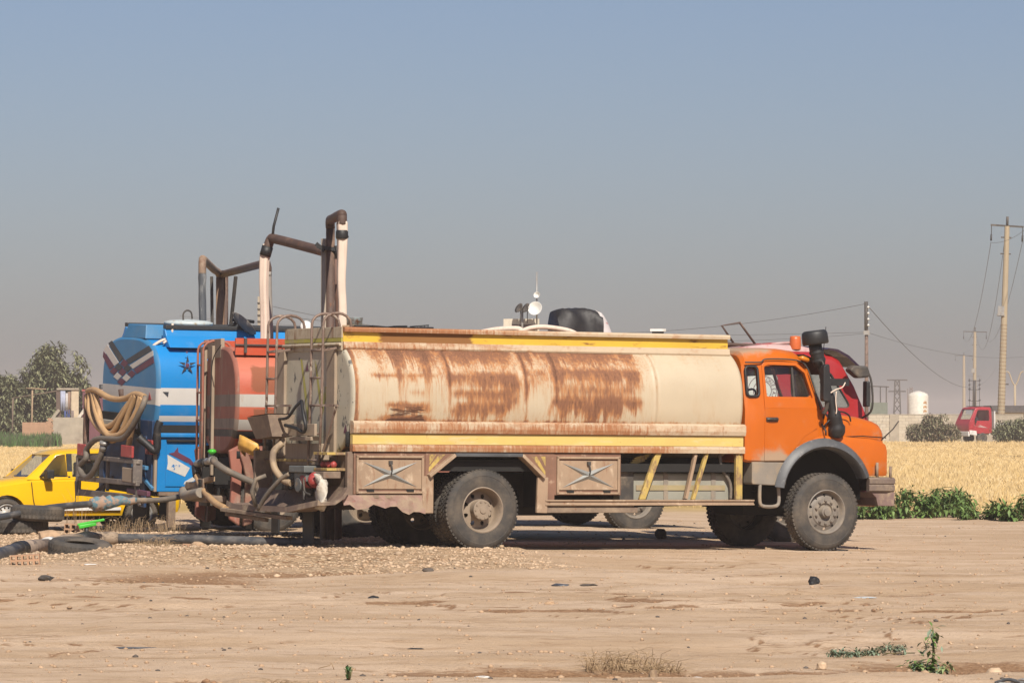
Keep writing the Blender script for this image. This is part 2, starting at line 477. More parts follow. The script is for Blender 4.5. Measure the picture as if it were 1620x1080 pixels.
# ------------------------------------------------------------------ ground
def ell(x, y, cx, cy, rx, ry):
    return np.exp(-(((x - cx) / rx) ** 2 + ((y - cy) / ry) ** 2))
# brown, freshly broken soil patches: centre x, y, radius x, y, strength
SOIL = [(-.10, 28.7, 1.05, .55, 1.15), (1.0, 28.6, .75, .6, .85), (1.75, 28.6, .6, .38, .95), (2.95, 29.2, .75, 1.0, 1.15), (3.6, 29.5, .55, .7, 1.15), (-2.15, 27.45, .24, .42, 1.2), (-1.4, 27.2, .25, .3, .5),
        (2.4, 27.25, .9, .32, 1.0), (3.3, 27.1, .8, .3, .9), (-4.1, 45.6, 1.5, 1.1, 1.2), (-3.0, 47.2, 1.6, .7, .8), (-5.6, 44.3, .9, .5, .6), (-1.1, 47.6, 1.3, .25, .55), (3.4, 41.4, .9, 1.1, 1.1), (2.9, 44.6, .45, 1.0, .95), (4.6, 40.6, 1.0, .3, .35),
        (1.2, 42.6, .55, .25, .65), (1.9, 42.9, .5, .2, .5), (4.4, 51.5, 1.6, .5, .45), (5.6, 55, 2.0, .6, .3), (-1.3, 39.0, 2.4, .3, .30), (.6, 36.2, 3.0, .25, .25), (2.6, 35.0, 2.2, .25, .28), (-2.6, 34.2, 2.0, .22, .22), (-.9, 50.8, 1.1, .5, .55)]
def soil_at(x, y):
    s = 0
    for cx, cy, rx, ry, a in SOIL: s = s + a * ell(x, y, cx, cy, rx, ry)
    return s
def terrace(x, y):
    # small broken ledges: steps of a smooth field, with their crumbling edge strength
    f = fbm(x * .20 + 7, y * .34, 91, 4) + .03 * (fbm(x * 2.6, y * 3.2, 92, 3) - .45)
    m = sst(.47, .62, vnoise(x * .45 + 3, y * .28, 93)) * (1 - sst(50, 53, y))
    z = 0; e = 0
    for lv in (.37, .46, .55):
        z = z + .022 * (sst(lv - .006, lv + .006, f) - .5) * (.25 + m)
        e = np.maximum(e, np.exp(-((f - lv + .003) / .0065) ** 2) * m)
    return z, e
def gravel_at(x, y):
    edge = 47.0 + .55 * (vnoise(x * .6, y * 0, 5) - .5) * 4 - .35 * (x + 3)
    g = sst(0, 2.4, y - edge) * (1 - sst(60, 64, y)) * (1 - sst(-.6, .9, x + (y - 52) * .12))
    return g
def ground_z(x, y):
    x = np.asarray(x, float); y = np.asarray(y, float)
    z = -.0165 * np.clip(x + .4, 0, 6.5) * sst(38, 54, y)
    z = z - .10 * sst(-5.0, -7.2, x) * sst(62, 67, y) * (1 - sst(80, 95, y))
    near = 1 - sst(80, 110, y)
    z = z + near * (.11 * (fbm(x * .11, y * .42, 3, 4) - .47) + .045 * (fbm(x * .7, y * 1.6, 9, 4) - .47) + .030 * (fbm(x * 4, y * 5, 21, 3) - .44)) * (1 - .55 * sst(52, 55, y))
    T, e = terrace(x, y)
    z = z + near * (1 - sst(50, 53, y)) * T
    # shallow wheel ruts running across
    for y0, a, w, sd in ((32.2, .05, .5, 1), (35.4, .04, .45, 2), (38.3, .05, .6, 3), (41.6, .07, .55, 4), (44.8, .05, .6, 6), (49.5, .04, .5, 7), (30.1, .035, .3, 8)):
        yc = y0 + 1.4 * (vnoise(x * .22, x * 0 + sd, sd) - .5)
        z = z - a * np.exp(-((y - yc) / w) ** 2) * (.3 + .9 * vnoise(x * .35, x * 0 + sd * 3, sd + 40))
    # broken ledges along the bottom of the view
    s = soil_at(x, y)
    z = z - np.clip(s, 0, 1.2) * (.045 + .05 * fbm(x * 3.2, y * 4.5, 33, 3))
    g = gravel_at(x, y)
    z = z + g * (.05 + .09 * sst(48.3, 50.5, y) * (1 - sst(51.2, 53, y)) * (1 - sst(-3.5, -1.0, x)) * sst(-5.7, -4.9, x) + .06 * (fbm(x * 1.1, y * .9, 12, 3) - .4) + .035 * (fbm(x * 6, y * 6, 14, 2) - .4))
    return z
def gz(x, y): return float(ground_z(np.array([x]), np.array([y]))[0])

def build_ground():
    yn = 24 * np.exp(np.arange(0, 370) * np.log(90 / 24) / 369)
    ys = np.concatenate([[-80, -20, 5, 14, 19, 22], yn, [96, 104, 115, 130, 160, 200, 300, 450, 700, 1100, 1800, 3000]])
    xd = np.arange(-11, 11.01, .06)
    xs = np.concatenate([[-1900, -700, -250, -100, -45, -24, -16, -13], xd, [13, 16, 24, 45, 100, 250, 700, 1900]])
    X, Y = np.meshgrid(xs, ys); Z = ground_z(X, Y)
    nx, ny = len(xs), len(ys)
    me = D.meshes.new('ground')
    i = np.arange(nx * ny).reshape(ny, nx)
    q = np.stack([i[:-1, :-1], i[:-1, 1:], i[1:, 1:], i[1:, :-1]], -1).reshape(-1, 4)
    me.vertices.add(nx * ny); me.loops.add(q.size); me.polygons.add(len(q))
    me.vertices.foreach_set('co', np.stack([X, Y, Z], -1).ravel())
    me.loops.foreach_set('vertex_index', q.ravel()); me.polygons.foreach_set('loop_start', np.arange(0, q.size, 4)); me.polygons.foreach_set('use_smooth', [True] * len(q))
    me.update(); me.validate()
    o = D.objects.new('ground', me); COL.objects.link(o); tag(o, kind='structure')
    def A(n, v):
        a = me.attributes.new(n, 'FLOAT', 'POINT'); a.data.foreach_set('value', v.ravel().astype(np.float32))
    A('soil', np.clip(soil_at(X, Y) + 1.1 * terrace(X, Y)[1] * (Y < 53) * (Y > 24), 0, 1.3)); A('gravel', gravel_at(X, Y)); A('straw', sst(76, 84, Y + 3 * (fbm(X * .4, Y * .2, 8, 3) - .5)))
    t = NT('dry_packed_dirt')
    n1 = t.noise((.32, 1.0, 1), 6, .6); n2 = t.noise((1.6, 4.2, 1), 7, .66, (3, 1, 0)); n3 = t.noise(26, 5, .7, (9, 2, 0)); n4 = t.noise((.9, 5.5, 1), 6, .7, (5, 7, 0))
    col = t.mix(t.ramp(n1, .36, .64), (.465, .325, .205), (.575, .425, .295))
    col = t.mix(t.ramp(n2, .50, .72, 0, .75), col, (.345, .215, .120))
    col = t.mix(t.ramp(n4, .56, .70, 0, .6), col, (.53, .39, .275))
    col = t.mix(t.ramp(n3, .60, .74, 0, .55), col, (.29, .18, .10))
    col = t.mix(t.ramp(t.noise(9, 6, .7, (1, 9, 0)), .60, .70, 0, .5), col, (.56, .43, .31))
    ln = t.noise((.42, 2.6, 1), 5, .62, (11, 4, 0)); lm = t.math('ABSOLUTE', t.math('SUBTRACT', ln, .5), 0)
    lmask = t.math('MULTIPLY', t.ramp(lm, .0, .022, 1, 0), t.ramp(t.noise((.6, 1.8, 1), 4, .6, (1, 14, 0)), .46, .60))
    col = t.mix(t.math('MULTIPLY', lmask, .75), col, (.27, .16, .085))
    col = t.mix(t.ramp(t.noise((3, 7, 1), 8, .8, (4, 4, 0)), .58, .66, 0, .5), col, (.33, .21, .12))
    gr = t.attr('gravel'); so = t.attr('soil'); stw = t.attr('straw')
    vor = t.new('ShaderNodeTexVoronoi'); vor.feature = 'F1'; t.link(t.coord(17), vor.inputs['Vector']); vor.inputs['Scale'].default_value = 1
    gcol = t.mix(t.ramp(vor.outputs['Distance'], .25, .62), (.60, .45, .29), (.26, .165, .09))
    gcol = t.mix(t.ramp(t.noise(2.2, 4), .42, .66), gcol, (.46, .31, .18))
    col = t.mix(t.math('MULTIPLY', gr, .85), col, gcol)
    sm = t.ramp(t.math('ADD', t.math('MULTIPLY', so, .62), t.math('MULTIPLY', t.noise((6, 9, 1), 8, .75, (2, 2, 0)), .9)), .70, .98, 0, .92)
    col = t.mix(sm, col, t.mix(t.ramp(n3, .35, .65), (.20, .105, .050), (.33, .195, .105)))
    col = t.mix(stw, col, t.mix(t.ramp(t.noise((.5, .25, 1), 6, .6), .35, .65), (.40, .27, .105), (.50, .35, .15)))
    t.link(col, t.p.inputs['Base Color']); t.p.inputs['Roughness'].default_value = .95; t.p.inputs['Specular IOR Level'].default_value = .15
    h = t.math('ADD', t.math('MULTIPLY', n2, .6), t.math('MULTIPLY', n3, .5))
    h = t.math('ADD', h, t.math('MULTIPLY', t.noise(46, 4, .75), .34))
    h = t.math('SUBTRACT', h, t.math('MULTIPLY', gr, t.math('MULTIPLY', vor.outputs['Distance'], .9)))
    b = t.new('ShaderNodeBump'); b.inputs['Strength'].default_value = .9; b.inputs['Distance'].default_value = .05
    t.link(h, b.inputs['Height']); t.link(b.outputs[0], t.p.inputs['Normal'])
    me.materials.append(t.m)
    return o
build_ground()

# haze: dusty air over the plain
hz = MB(); hz.box((-1950, -90, -3), (1950, 3100, 16))
hm = D.materials.new('dusty_air'); hm.use_nodes = True
hn = hm.node_tree.nodes; hn.clear()
hv = hn.new('ShaderNodeVolumePrincipled'); hv.inputs['Density'].default_value = .00046; hv.inputs['Color'].default_value = (1.0, .85, .755, 1); hv.inputs['Anisotropy'].default_value = 0
ho = hn.new('ShaderNodeOutputMaterial'); hm.node_tree.links.new(hv.outputs[0], ho.inputs['Volume'])
hz.build('haze', hm, kind='stuff')

# many small copies of a few shapes as one mesh --------------------------------
def scatter(name, templates, pos, scale, yaw, mats, tilt=None, which=None, matidx=None, squash=None, smooth=False):
    """templates: (verts, tris) arrays; every copy scaled, turned and placed; all in one mesh"""
    VV, FF, MM = [], [], []; off = 0
    n = len(pos); which = which if which is not None else nrg.integers(0, len(templates), n)
    for k, (tv, tf) in enumerate(templates):
        idx = np.nonzero(which == k)[0]
        if len(idx) == 0: continue
        tv = np.asarray(tv, float); tf = np.asarray(tf, int)
        s = scale[idx][:, None, None] if scale.ndim == 1 else scale[idx][:, None, :]
        P = tv[None] * s
        if tilt is not None:
            a = tilt[idx]; c, sn = np.cos(a)[:, None], np.sin(a)[:, None]
            x, z = P[..., 0].copy(), P[..., 2].copy(); P[..., 0] = x * c + z * sn; P[..., 2] = -x * sn + z * c
        a = yaw[idx]; c, sn = np.cos(a)[:, None], np.sin(a)[:, None]
        x, y = P[..., 0].copy(), P[..., 1].copy(); P[..., 0] = x * c - y * sn; P[..., 1] = x * sn + y * c
        P = P + pos[idx][:, None, :]
        VV.append(P.reshape(-1, 3))
        F = tf[None] + (np.arange(len(idx)) * len(tv))[:, None, None] + off
        FF.append(F.reshape(-1, tf.shape[1])); off += len(idx) * len(tv)
        MM.append(np.repeat(matidx[idx] if matidx is not None else np.zeros(len(idx), int), len(tf)))
    vs = np.concatenate(VV); fs = np.concatenate(FF); mm = np.concatenate(MM); w = fs.shape[1]
    me = D.meshes.new(name)
    me.vertices.add(len(vs)); me.loops.add(fs.size); me.polygons.add(len(fs))
    me.vertices.foreach_set('co', vs.ravel()); me.loops.foreach_set('vertex_index', fs.ravel().astype(np.int32)); me.polygons.foreach_set('loop_start', np.arange(0, fs.size, w))
    for m in (mats if isinstance(mats, (list, tuple)) else [mats]): me.materials.append(m)
    me.polygons.foreach_set('material_index', mm.astype(np.int32))
    if smooth: me.polygons.foreach_set('use_smooth', [True] * len(fs))
    me.update()
    o = D.objects.new(name, me); COL.objects.link(o); return o
def stone_template(seed, sub=1, flat=.6):
    bm = bmesh.new(); bmesh.ops.create_icosphere(bm, subdivisions=sub, radius=1); g = random.Random(seed)
    sx, sy = g.uniform(.7, 1.2), g.uniform(.7, 1.2)
    v = [(p.co.x * sx * g.uniform(.75, 1.15), p.co.y * sy * g.uniform(.75, 1.15), p.co.z * flat * g.uniform(.75, 1.15)) for p in bm.verts]
    f = [[q.index for q in fc.verts] for fc in bm.faces]; bm.free(); return v, f
STONES = [stone_template(k) for k in range(6)]
K['stone_a'] = worn('pale_limestone_chips', (.54, .39, .255), .9, [], .22, 9)
K['stone_b'] = worn('tan_stone_chips', (.44, .295, .18), .9, [], .22, 9)
K['stone_c'] = worn('dark_litter_chips', (.10, .08, .065), .8, [], .3, 9)
n = 66000
xs_ = nrg.uniform(-9, 1.5, n); ys_ = nrg.uniform(43, 64, n); keep = gravel_at(xs_, ys_) > nrg.uniform(.1, 1.5, n); xs_, ys_ = xs_[keep], ys_[keep]
sc_ = .006 + .022 * nrg.random(len(xs_)) ** 3 + .03 * nrg.random(len(xs_)) ** 24
o = scatter('gravel', STONES, np.stack([xs_, ys_, ground_z(xs_, ys_) + sc_ * .15], -1), sc_, nrg.uniform(0, 6.28, len(xs_)), [K['stone_a'], K['stone_b']], matidx=nrg.integers(0, 3, len(xs_)) // 2)
tag(o, kind='stuff', label='pale loose gravel heaped below the parked tankers')
n = 24000
ys_ = nrg.uniform(25.5, 74, n); xs_ = nrg.uniform(-.19, .19, n) * ys_
sc_ = .004 + .022 * nrg.random(n) ** 6
clus = fbm(xs_ * .5, ys_ * .8, 77, 3); keep = (clus > .42) | (nrg.random(n) < .25); xs_, ys_, sc_ = xs_[keep], ys_[keep], sc_[keep]
o = scatter('pebbles', STONES, np.stack([xs_, ys_, ground_z(xs_, ys_) + sc_ * .2], -1), sc_, nrg.uniform(0, 6.28, len(xs_)), [K['stone_a'], K['stone_b'], K['stone_c']], matidx=np.searchsorted([.06, .91], nrg.random(len(xs_))))
tag(o, kind='stuff', label='small pebbles and crumbs strewn over the packed dirt')
# clods in the broken soil
n = 9000
ys_ = nrg.uniform(26, 53, n); xs_ = nrg.uniform(-.15, .15, n) * ys_; keep = (soil_at(xs_, ys_) + .8 * terrace(xs_, ys_)[1]) > nrg.uniform(.25, 1.2, n); xs_, ys_ = xs_[keep], ys_[keep]; sc_ = .006 + .03 * nrg.random(len(xs_)) ** 3
K['clod'] = worn('brown_soil_clods', (.30, .175, .095), .95, [], .3, 9)
o = scatter('clods', STONES, np.stack([xs_, ys_, ground_z(xs_, ys_) + sc_ * .1], -1), sc_, nrg.uniform(0, 6.28, len(xs_)), [K['clod'], K['stone_b']], matidx=nrg.integers(0, 3, len(xs_)) // 2)
tag(o, kind='stuff', label='crumbled brown clods along the broken soil')

# ------------------------------------------------------------------ wheels shared by the trucks
def tyre_mesh(Rr, w=.28, blocks=58, name='tyre', bead=.285):
    b = MB(); h = w / 2
    s = Rr / .54
    prof = [(bead, -h + .03), (bead + .015, -h + .006), (bead + .06, -h - .004), (.405 * s, -h - .010), (.445 * s, -h - .006), (.45 * s, -h - .010), (.485 * s, -h - .002),
            (.508 * s, -h + .016), (.526 * s, -h + .036), (.530 * s, -h + .06), (.530 * s, h - .06), (.526 * s, h - .036), (.508 * s, h - .016),
            (.485 * s, h + .002), (.45 * s, h + .010), (.405 * s, h + .010), (bead + .015, h - .006), (bead, h - .03)]
    b.lathe(prof, n=64)
    r0, r1 = .520 * s, .5405 * s
    for k in range(blocks):
        a = 2 * math.pi * k / blocks; da = 2 * math.pi / blocks
        for row, (t0, t1, ph, wd) in enumerate(((-h + .028, -h + .085, 0, .62), (-h + .10, -.012, .5, .66), (.012, h - .10, .15, .66), (h - .085, h - .028, .5, .62))):
            c = a + ph * da; hw = da * wd / 2; sk = .012 if row in (1, 2) else 0
            vs = []
            for rr in (r0, r1):
                for (tt, aa) in ((t0, c - hw - sk), (t1, c - hw + sk), (t1, c + hw + sk), (t0, c + hw - sk)):
                    vs.append((rr * math.cos(aa), tt, rr * math.sin(aa)))
            b.add(vs, [(4, 5, 6, 7), (0, 1, 5, 4), (1, 2, 6, 5), (2, 3, 7, 6), (3, 0, 4, 7)])
    me = b.mesh(name, K['tyre']); me.set_sharp_from_angle(angle=R(40)); return me

def disc_with_holes(b, r0, t0, r1, t1, nh, hr, n=96, rows=9, mat=0):
    """conical disc from r0 to r1 with nh round hand holes"""
    rm = (r0 + r1) / 2
    prof = [(r0 + (r1 - r0) * i / rows, t0 + (t1 - t0) * i / rows) for i in range(rows + 1)]
    def skip(i, j):
        r = r0 + (r1 - r0) * (i + .5) / rows; a = 2 * math.pi * (j + .5) / n
        step = 2 * math.pi / nh; d = (a % step) - step / 2
        return (d * rm) ** 2 + (r - rm) ** 2 < hr * hr
    b.lathe(prof, n=n, mat=mat, skip=skip)

def rim_rear_mesh():
    b = MB()
    b.lathe([(.300, -.108), (.305, -.135), (.292, -.140), (.282, -.125), (.270, -.10), (.262, -.03), (.256, .03), (.25, .04)], n=64)
    disc_with_holes(b, .25, .04, .13, .01, 8, .030)
    b.lathe([(.13, .01), (.12, .01)], n=32)
    b.lathe([(.29, .13), (.262, .12), (.256, .05)], n=48)
    me = b.mesh('rim', K['rim_tan']); me.set_sharp_from_angle(angle=R(32)); return me
def hub_rear_mesh():
    b = MB()
    b.lathe([(.122, .03), (.122, -.105), (.134, -.11), (.134, -.128), (.126, -.134), (.05, -.138), (.045, -.150), (.0, -.152)], n=40)
    for k in range(10):
        a = 2 * math.pi * k / 10
        b.lathe([(.013, -.13), (.013, -.146), (.0, -.147)], o=(.112 * math.cos(a), 0, .112 * math.sin(a)), n=6, smooth=False)
    me = b.mesh('hub', K['rim_tan']); me.set_sharp_from_angle(angle=R(32)); return me
def rim_front_mesh():
    b = MB()
    b.lathe([(.305, -.108), (.308, -.137), (.296, -.143), (.285, -.13), (.272, -.105), (.262, -.065), (.258, -.06)], n=64)
    disc_with_holes(b, .258, -.06, .205, -.085, 10, .019, n=120, rows=7)
    b.lathe([(.205, -.085), (.192, -.100), (.125, -.108), (.112, -.085), (.09, -.08)], n=48)
    me = b.mesh('rim', K['rim_grey']); me.set_sharp_from_angle(angle=R(32)); return me
def hub_front_mesh():
    b = MB()
    b.lathe([(.10, -.06), (.088, -.10), (.075, -.15), (.060, -.155), (.055, -.178), (.0, -.182)], n=32)
    for k in range(10):
        a = 2 * math.pi * (k + .5) / 10
        b.lathe([(.021, -.10), (.019, -.128), (.010, -.130), (.010, -.142), (.0, -.143)], o=(.158 * math.cos(a), 0, .158 * math.sin(a)), n=6, smooth=False)
    me = b.mesh('hub', K['rim_grey']); me.set_sharp_from_angle(angle=R(32)); return me
TYRE = tyre_mesh(.54); RIM_R = rim_rear_mesh(); HUB_R = hub_rear_mesh(); RIM_F = rim_front_mesh(); HUB_F = hub_front_mesh()
TYRE_F = tyre_mesh(.54, .27, 58)

def wheel(parent, x, y, z, side, front, tyre=None):
    w = D.objects.new('wheel', RIM_F if front else RIM_R); COL.objects.link(w); w.parent = parent
    w.location = (x, y, z)
    ang = {True: 1.9, False: .6}[front] + x
    w.rotation_euler = Matrix.Rotation(0 if side < 0 else math.pi, 3, 'Z').to_euler()
    w.rotation_euler.rotate(Matrix.Rotation(0, 3, 'Y'))
    for nm, me in (('tyre', tyre or (TYRE_F if front else TYRE)), ('hub', HUB_F if front else HUB_R)):
        o = D.objects.new(nm, me); COL.objects.link(o); o.parent = w
    return w

def axle_set(root, xr, xf, zr=.54, zf=.54, yo=1.06, yf=1.02):
    for s in (-1, 1):
        wheel(root, xr, s * yo, zr, s, False)
        wheel(root, xr, s * (yo - .33), zr, -s, False)
        wheel(root, xf, s * yf, zf, s, True)
    b = MB()
    b.tube([(xr, -.9, zr), (xr, -.25, zr), (xr, -.22, zr), (xr, .22, zr), (xr, .25, zr), (xr, .9, zr)], [.09, .1, .2, .2, .1, .09], 12)
    b.tube([(xr, 0, zr), (xf - .6, 0, zf + .15)], .06, 8)
    b.tube([(xf, -.9, zf - .02), (xf, .9, zf - .02)], .065, 8)
    for s in (-1, 1):
        for xx in (xr, xf):
            b.tube(bez([(xx - .75, s * .48, .82), (xx, s * .48, .66), (xx + .75, s * .48, .82)], 5), .05, 6)
    b.build('axle', K['void'], root)

def rpoly(pts, n=5):
    """polygon with rounded corners; pts = (x, z, radius)"""
    out = []; k = len(pts)
    for i in range(k):
        p = Vector(pts[i][:2]); a = Vector(pts[i - 1][:2]); c = Vector(pts[(i + 1) % k][:2]); r = pts[i][2]
        if r <= 0: out.append((p.x, p.y)); continue
        d1 = (a - p).normalized(); d2 = (c - p).normalized()
        ang = d1.angle(d2); t = min(r / math.tan(ang / 2), (a - p).length * .49, (c - p).length * .49)
        p1 = p + d1 * t; p2 = p + d2 * t
        for j in range(n + 1):
            u = j / n; q = p1 * (1 - u) ** 2 + p * 2 * u * (1 - u) + p2 * u * u
            out.append((q.x, q.y))
    return out

def cab_sec(x, hb, hm, ht, z0, zb, z1, rc, n=5):
    L = [(-hb + .03, z0), (-hb, z0 + .03), (-hm, zb - .3), (-hm, zb)]
    for k in range(n + 1):
        a = math.pi / 2 * k / n
        L.append((-(ht - rc) - rc * math.cos(a), z1 - rc + rc * math.sin(a)))
    L.append((-(ht - rc) * .5, z1 + .018))
    full = L + [(0, z1 + .025)] + [(-y, z) for y, z in L[::-1]]
    return [(x, y, z) for y, z in full]

def set_attr(o, name, fn):
    me = o.data
    n = len(me.vertices); co = np.empty(n * 3); me.vertices.foreach_get('co', co); co = co.reshape(-1, 3)
    a = me.attributes.get(name) or me.attributes.new(name, 'FLOAT', 'POINT')
    a.data.foreach_set('value', np.asarray(fn(co[:, 0], co[:, 1], co[:, 2]), dtype=np.float32) * np.ones(n, dtype=np.float32))
    return o

def soft(x, a, b, f):
    return sst(a - f, a + f, x) * (1 - sst(b - f, b + f, x))

def superell(n, a, bu, bl, zc, e, yc=0):
    """closed tank section in the y-z plane, starting at the bottom"""
    out = []
    for k in range(n):
        t = 2 * math.pi * k / n - math.pi / 2
        c, s_ = math.cos(t), math.sin(t)
        y = a * math.copysign(abs(c) ** (2 / e), c); z = (bu if s_ > 0 else bl) * math.copysign(abs(s_) ** (2 / e), s_)
        out.append((yc + y, zc + z))
    return out

def strip_grid(b, x0, x1, nx, prof, mat=0, smooth=False):
    """long trim of profile [(y,z)...] along x with nx pieces, so it can carry wear attributes"""
    secs = [[(x0 + (x1 - x0) * i / nx, y, z) for y, z in prof] for i in range(nx + 1)]
    b.loft(secs, mat, smooth, closed=True, caps=True)

def decal(b, pts, mat=0):
    n = len(b.v); b.v += [tuple(p) for p in pts]; b.f.append(tuple(range(n, n + len(pts)))); b.m.append(mat); b.sm.append(False)

def text_mesh(txt, size, mat, name='lettering'):
    cu = D.curves.new('tmp_text', 'FONT'); cu.body = txt; cu.size = size; cu.align_x = 'CENTER'; cu.align_y = 'CENTER'
    o = D.objects.new('tmp_text', cu); COL.objects.link(o)
    dg = bpy.context.evaluated_depsgraph_get(); dg.update()
    me = D.meshes.new_from_object(o.evaluated_get(dg)); D.objects.remove(o, do_unlink=True); D.curves.remove(cu)
    me.name = name; me.materials.clear(); me.materials.append(mat); return me

# ------------------------------------------------------------------ the cream tanker with the orange cab
T1 = thing('tanker_truck', 'rusty cream tanker truck with yellow trim and bright orange cab, nearest of the three', 'tanker truck', (-0.947, 55.36, 0), (0, .5, 28), 'tanker trucks parked side by side')
axle_set(T1, 0, 5.36, .54, .505, 1.055, 1.05)

# tank shell, dense enough to carry its rust
NX, NA = 620, 110
sec = superell(NA, 1.19, .80, .86, 2.03, 2.5)
BANDS = [-.52, .62, 1.08, 2.62]
b = MB(); secs = []
for i in range(NX + 1):
    x = -1.88 + 5.90 * i / NX
    e = 1.0
    for bx in BANDS: e += .007 * math.exp(-((x - bx) / .022) ** 2) - .004 * math.exp(-((x - bx - .05) / .02) ** 2)
    e += .004 * math.sin(x * 2.1 + 1) * .5
    if x > 3.96: e -= .03 * ((x - 3.96) / .06) ** 2
    secs.append([(x, y * e, 2.03 + (z - 2.03) * e) for y, z in sec])
b.loft(secs)
tank = b.build('tank', K['cream_tank'], T1)
tank.data.set_sharp_from_angle(angle=R(50))
def rustmap(x, y, z):
    px = 556 + (x + 1.95) / .00958
    col1 = vnoise(px * .13, px * 0, 71); col2 = vnoise(px * .42, px * 0, 72)
    r = 0 * x
    def q(p0, p1, z0, z1, a, fp=16, fz=.03):
        """a rust field that starts at height z1 and runs down in drips of uneven length to about z0"""
        c = .40 * vnoise(px * .055 + p0, px * 0 + z1, 81) + .30 * vnoise(px * .17 + p0, px * 0 + z1, 82) + .20 * vnoise(px * .5, px * 0 + z1, 83) + .10 * vnoise(px * 1.3, px * 0 + z1, 84)
        drip = .10 + 2.0 * c ** 1.35
        wob = 16 * (fbm(px * 0 + p0, z * 6, 73, 3) - .45)
        t = (z1 + .05 * (col1 - .5) - z) / ((z1 - z0) * drip)
        return a * soft(px + wob, p0, p1, fp) * (1 - sst(.15, 1.25, t)) * (1 - sst(z1 - fz, z1 + 2 * fz, z)) * (.72 + .6 * fbm(px * .05, z * 4, 74, 3))
    r = np.maximum(r, q(606, 694, 2.20, 2.80, 1.05, 18)); r = np.maximum(r, q(560, 640, 2.42, 2.80, .62, 24))
    r = np.maximum(r, q(690, 1014, 2.46, 2.80, 1.10, 12)); r = np.maximum(r, q(696, 812, 2.22, 2.70, .90, 12)); r = np.maximum(r, q(862, 1000, 2.34, 2.66, .72, 18))
    r = np.maximum(r, q(586, 690, 2.20, 2.32, .78, 16)); r = np.maximum(r, q(704, 818, 1.98, 2.34, .92, 10)); r = np.maximum(r, q(710, 812, 1.84, 2.12, .85, 10)); r = np.maximum(r, q(712, 804, 1.70, 1.94, .88, 10))
    r = np.maximum(r, q(612, 678, 1.80, 1.92, .92, 12)); r = np.maximum(r, q(606, 676, 1.66, 1.76, 1.1, 16)); r = np.maximum(r, q(646, 674, 2.0, 2.07, .7, 6))
    r = np.maximum(r, q(866, 1012, 2.06, 2.42, .98, 12)); r = np.maximum(r, q(874, 1004, 1.90, 2.20, .72, 12)); r = np.maximum(r, q(862, 1006, 1.64, 2.00, 1.08, 10))
    r = np.maximum(r, q(820, 860, 1.95, 2.40, .62, 8)); r = np.maximum(r, q(590, 1015, 1.85, 2.80, .46, 24)); r = np.maximum(r, q(696, 1010, 2.30, 2.80, .95, 20)); r = np.maximum(r, q(1010, 1150, 2.45, 2.80, .30, 20))
    for bx in BANDS:
        p = 556 + (bx + 1.95) / .00958
        r = r + .62 * np.exp(-((px - p - 2) / 3.0) ** 2) * (.35 + .65 * sst(1.7, 2.3, z)) * (1 if bx < 2 else .45) * (.4 + 1.1 * vnoise(z * 9, z * 0 + bx, 75))
    r = r + .75 * np.exp(-((x + 1.86) / .035) ** 2)
    r = r + .55 * soft(z, 1.66, 1.712, .012) * (.3 + 1.2 * col1) + .16 * (1 - sst(1.68, 1.95, z)) * col2
    r = r + .10 * (1 - sst(1000, 1060, px))
    r = r * (1 + .18 * sst(2.42, 2.55, z))
    return np.clip(r, 0, 1.3)
set_attr(tank, 'rust', rustmap)
def darkmap(x, y, z):
    px = 556 + (x + 1.95) / .00958
    return .8 * soft(px, 612, 672, 10) * soft(z, 1.66, 1.92, .04) + .7 * soft(z, 1.68, 1.70, .01) + .5 * np.exp(-((px - 700) / 4) ** 2) * soft(z, 1.7, 2.2, .1)
set_attr(tank, 'dark', darkmap)

# rear head, edge ring and the two flat strips welded on it
b = MB()
hd = superell(NA, 1.185, .795, .85, 2.03, 2.5)
ring = [[(xx, y * f, 2.03 + (z - 2.03) * f) for y, z in hd] for xx, f in ((-1.86, 1.0), (-1.895, .995), (-1.915, .975), (-1.92, .93))]
b.loft(ring, caps=False); n0 = len(b.v); b.f.append(tuple(range(n0 - NA, n0))); b.m.append(0); b.sm.append(False)
head = b.build('tank_head', K['rear_paint'], T1)
for y0, y1 in ((-.72, -.47), (.85, 1.12)):
    b = MB(); b.box((-1.965, y0, 1.22), (-1.921, y1, 2.66)); b.build('head_strip', K['rear_strip'], head, .006)
b = MB()
for P in (((-.02, 2.50), (-.06, 2.50), (-.30, 1.80), (-.22, 1.80)), ((.42, 2.52), (.37, 2.52), (.10, 1.70), (.19, 1.70)), ((-.45, 2.15), (-.34, 2.15), (-.20, 1.75), (-.27, 1.75))):
    decal(b, [(-1.9235, y, z) for y, z in P])
b.build('yellow_stripe', worn('faded_lime_paint', (.42, .38, .075), .6, [((.40, .36, .28), (9, 9, 4), .5, .66)], .1, 4), head)
b = MB()
decal(b, [(-1.9236, .27, 2.36), (-1.9236, .20, 2.47), (-1.9236, .16, 2.36)]); decal(b, [(-1.9236, -.92, 1.54), (-1.9236, -.98, 1.66), (-1.9236, -1.04, 1.54)])
decal(b, [(-1.9236, .45, 1.30), (-1.9236, .36, 1.42), (-1.9236, .27, 1.30)])
b.build('warning_triangle', K['maroon'], head)
b = MB(); b.tube([(-1.925, -1.06, 1.36), (-1.925, -1.06, 1.56)], .035, 8, flat=1); b.build('slot', K['void'], head)

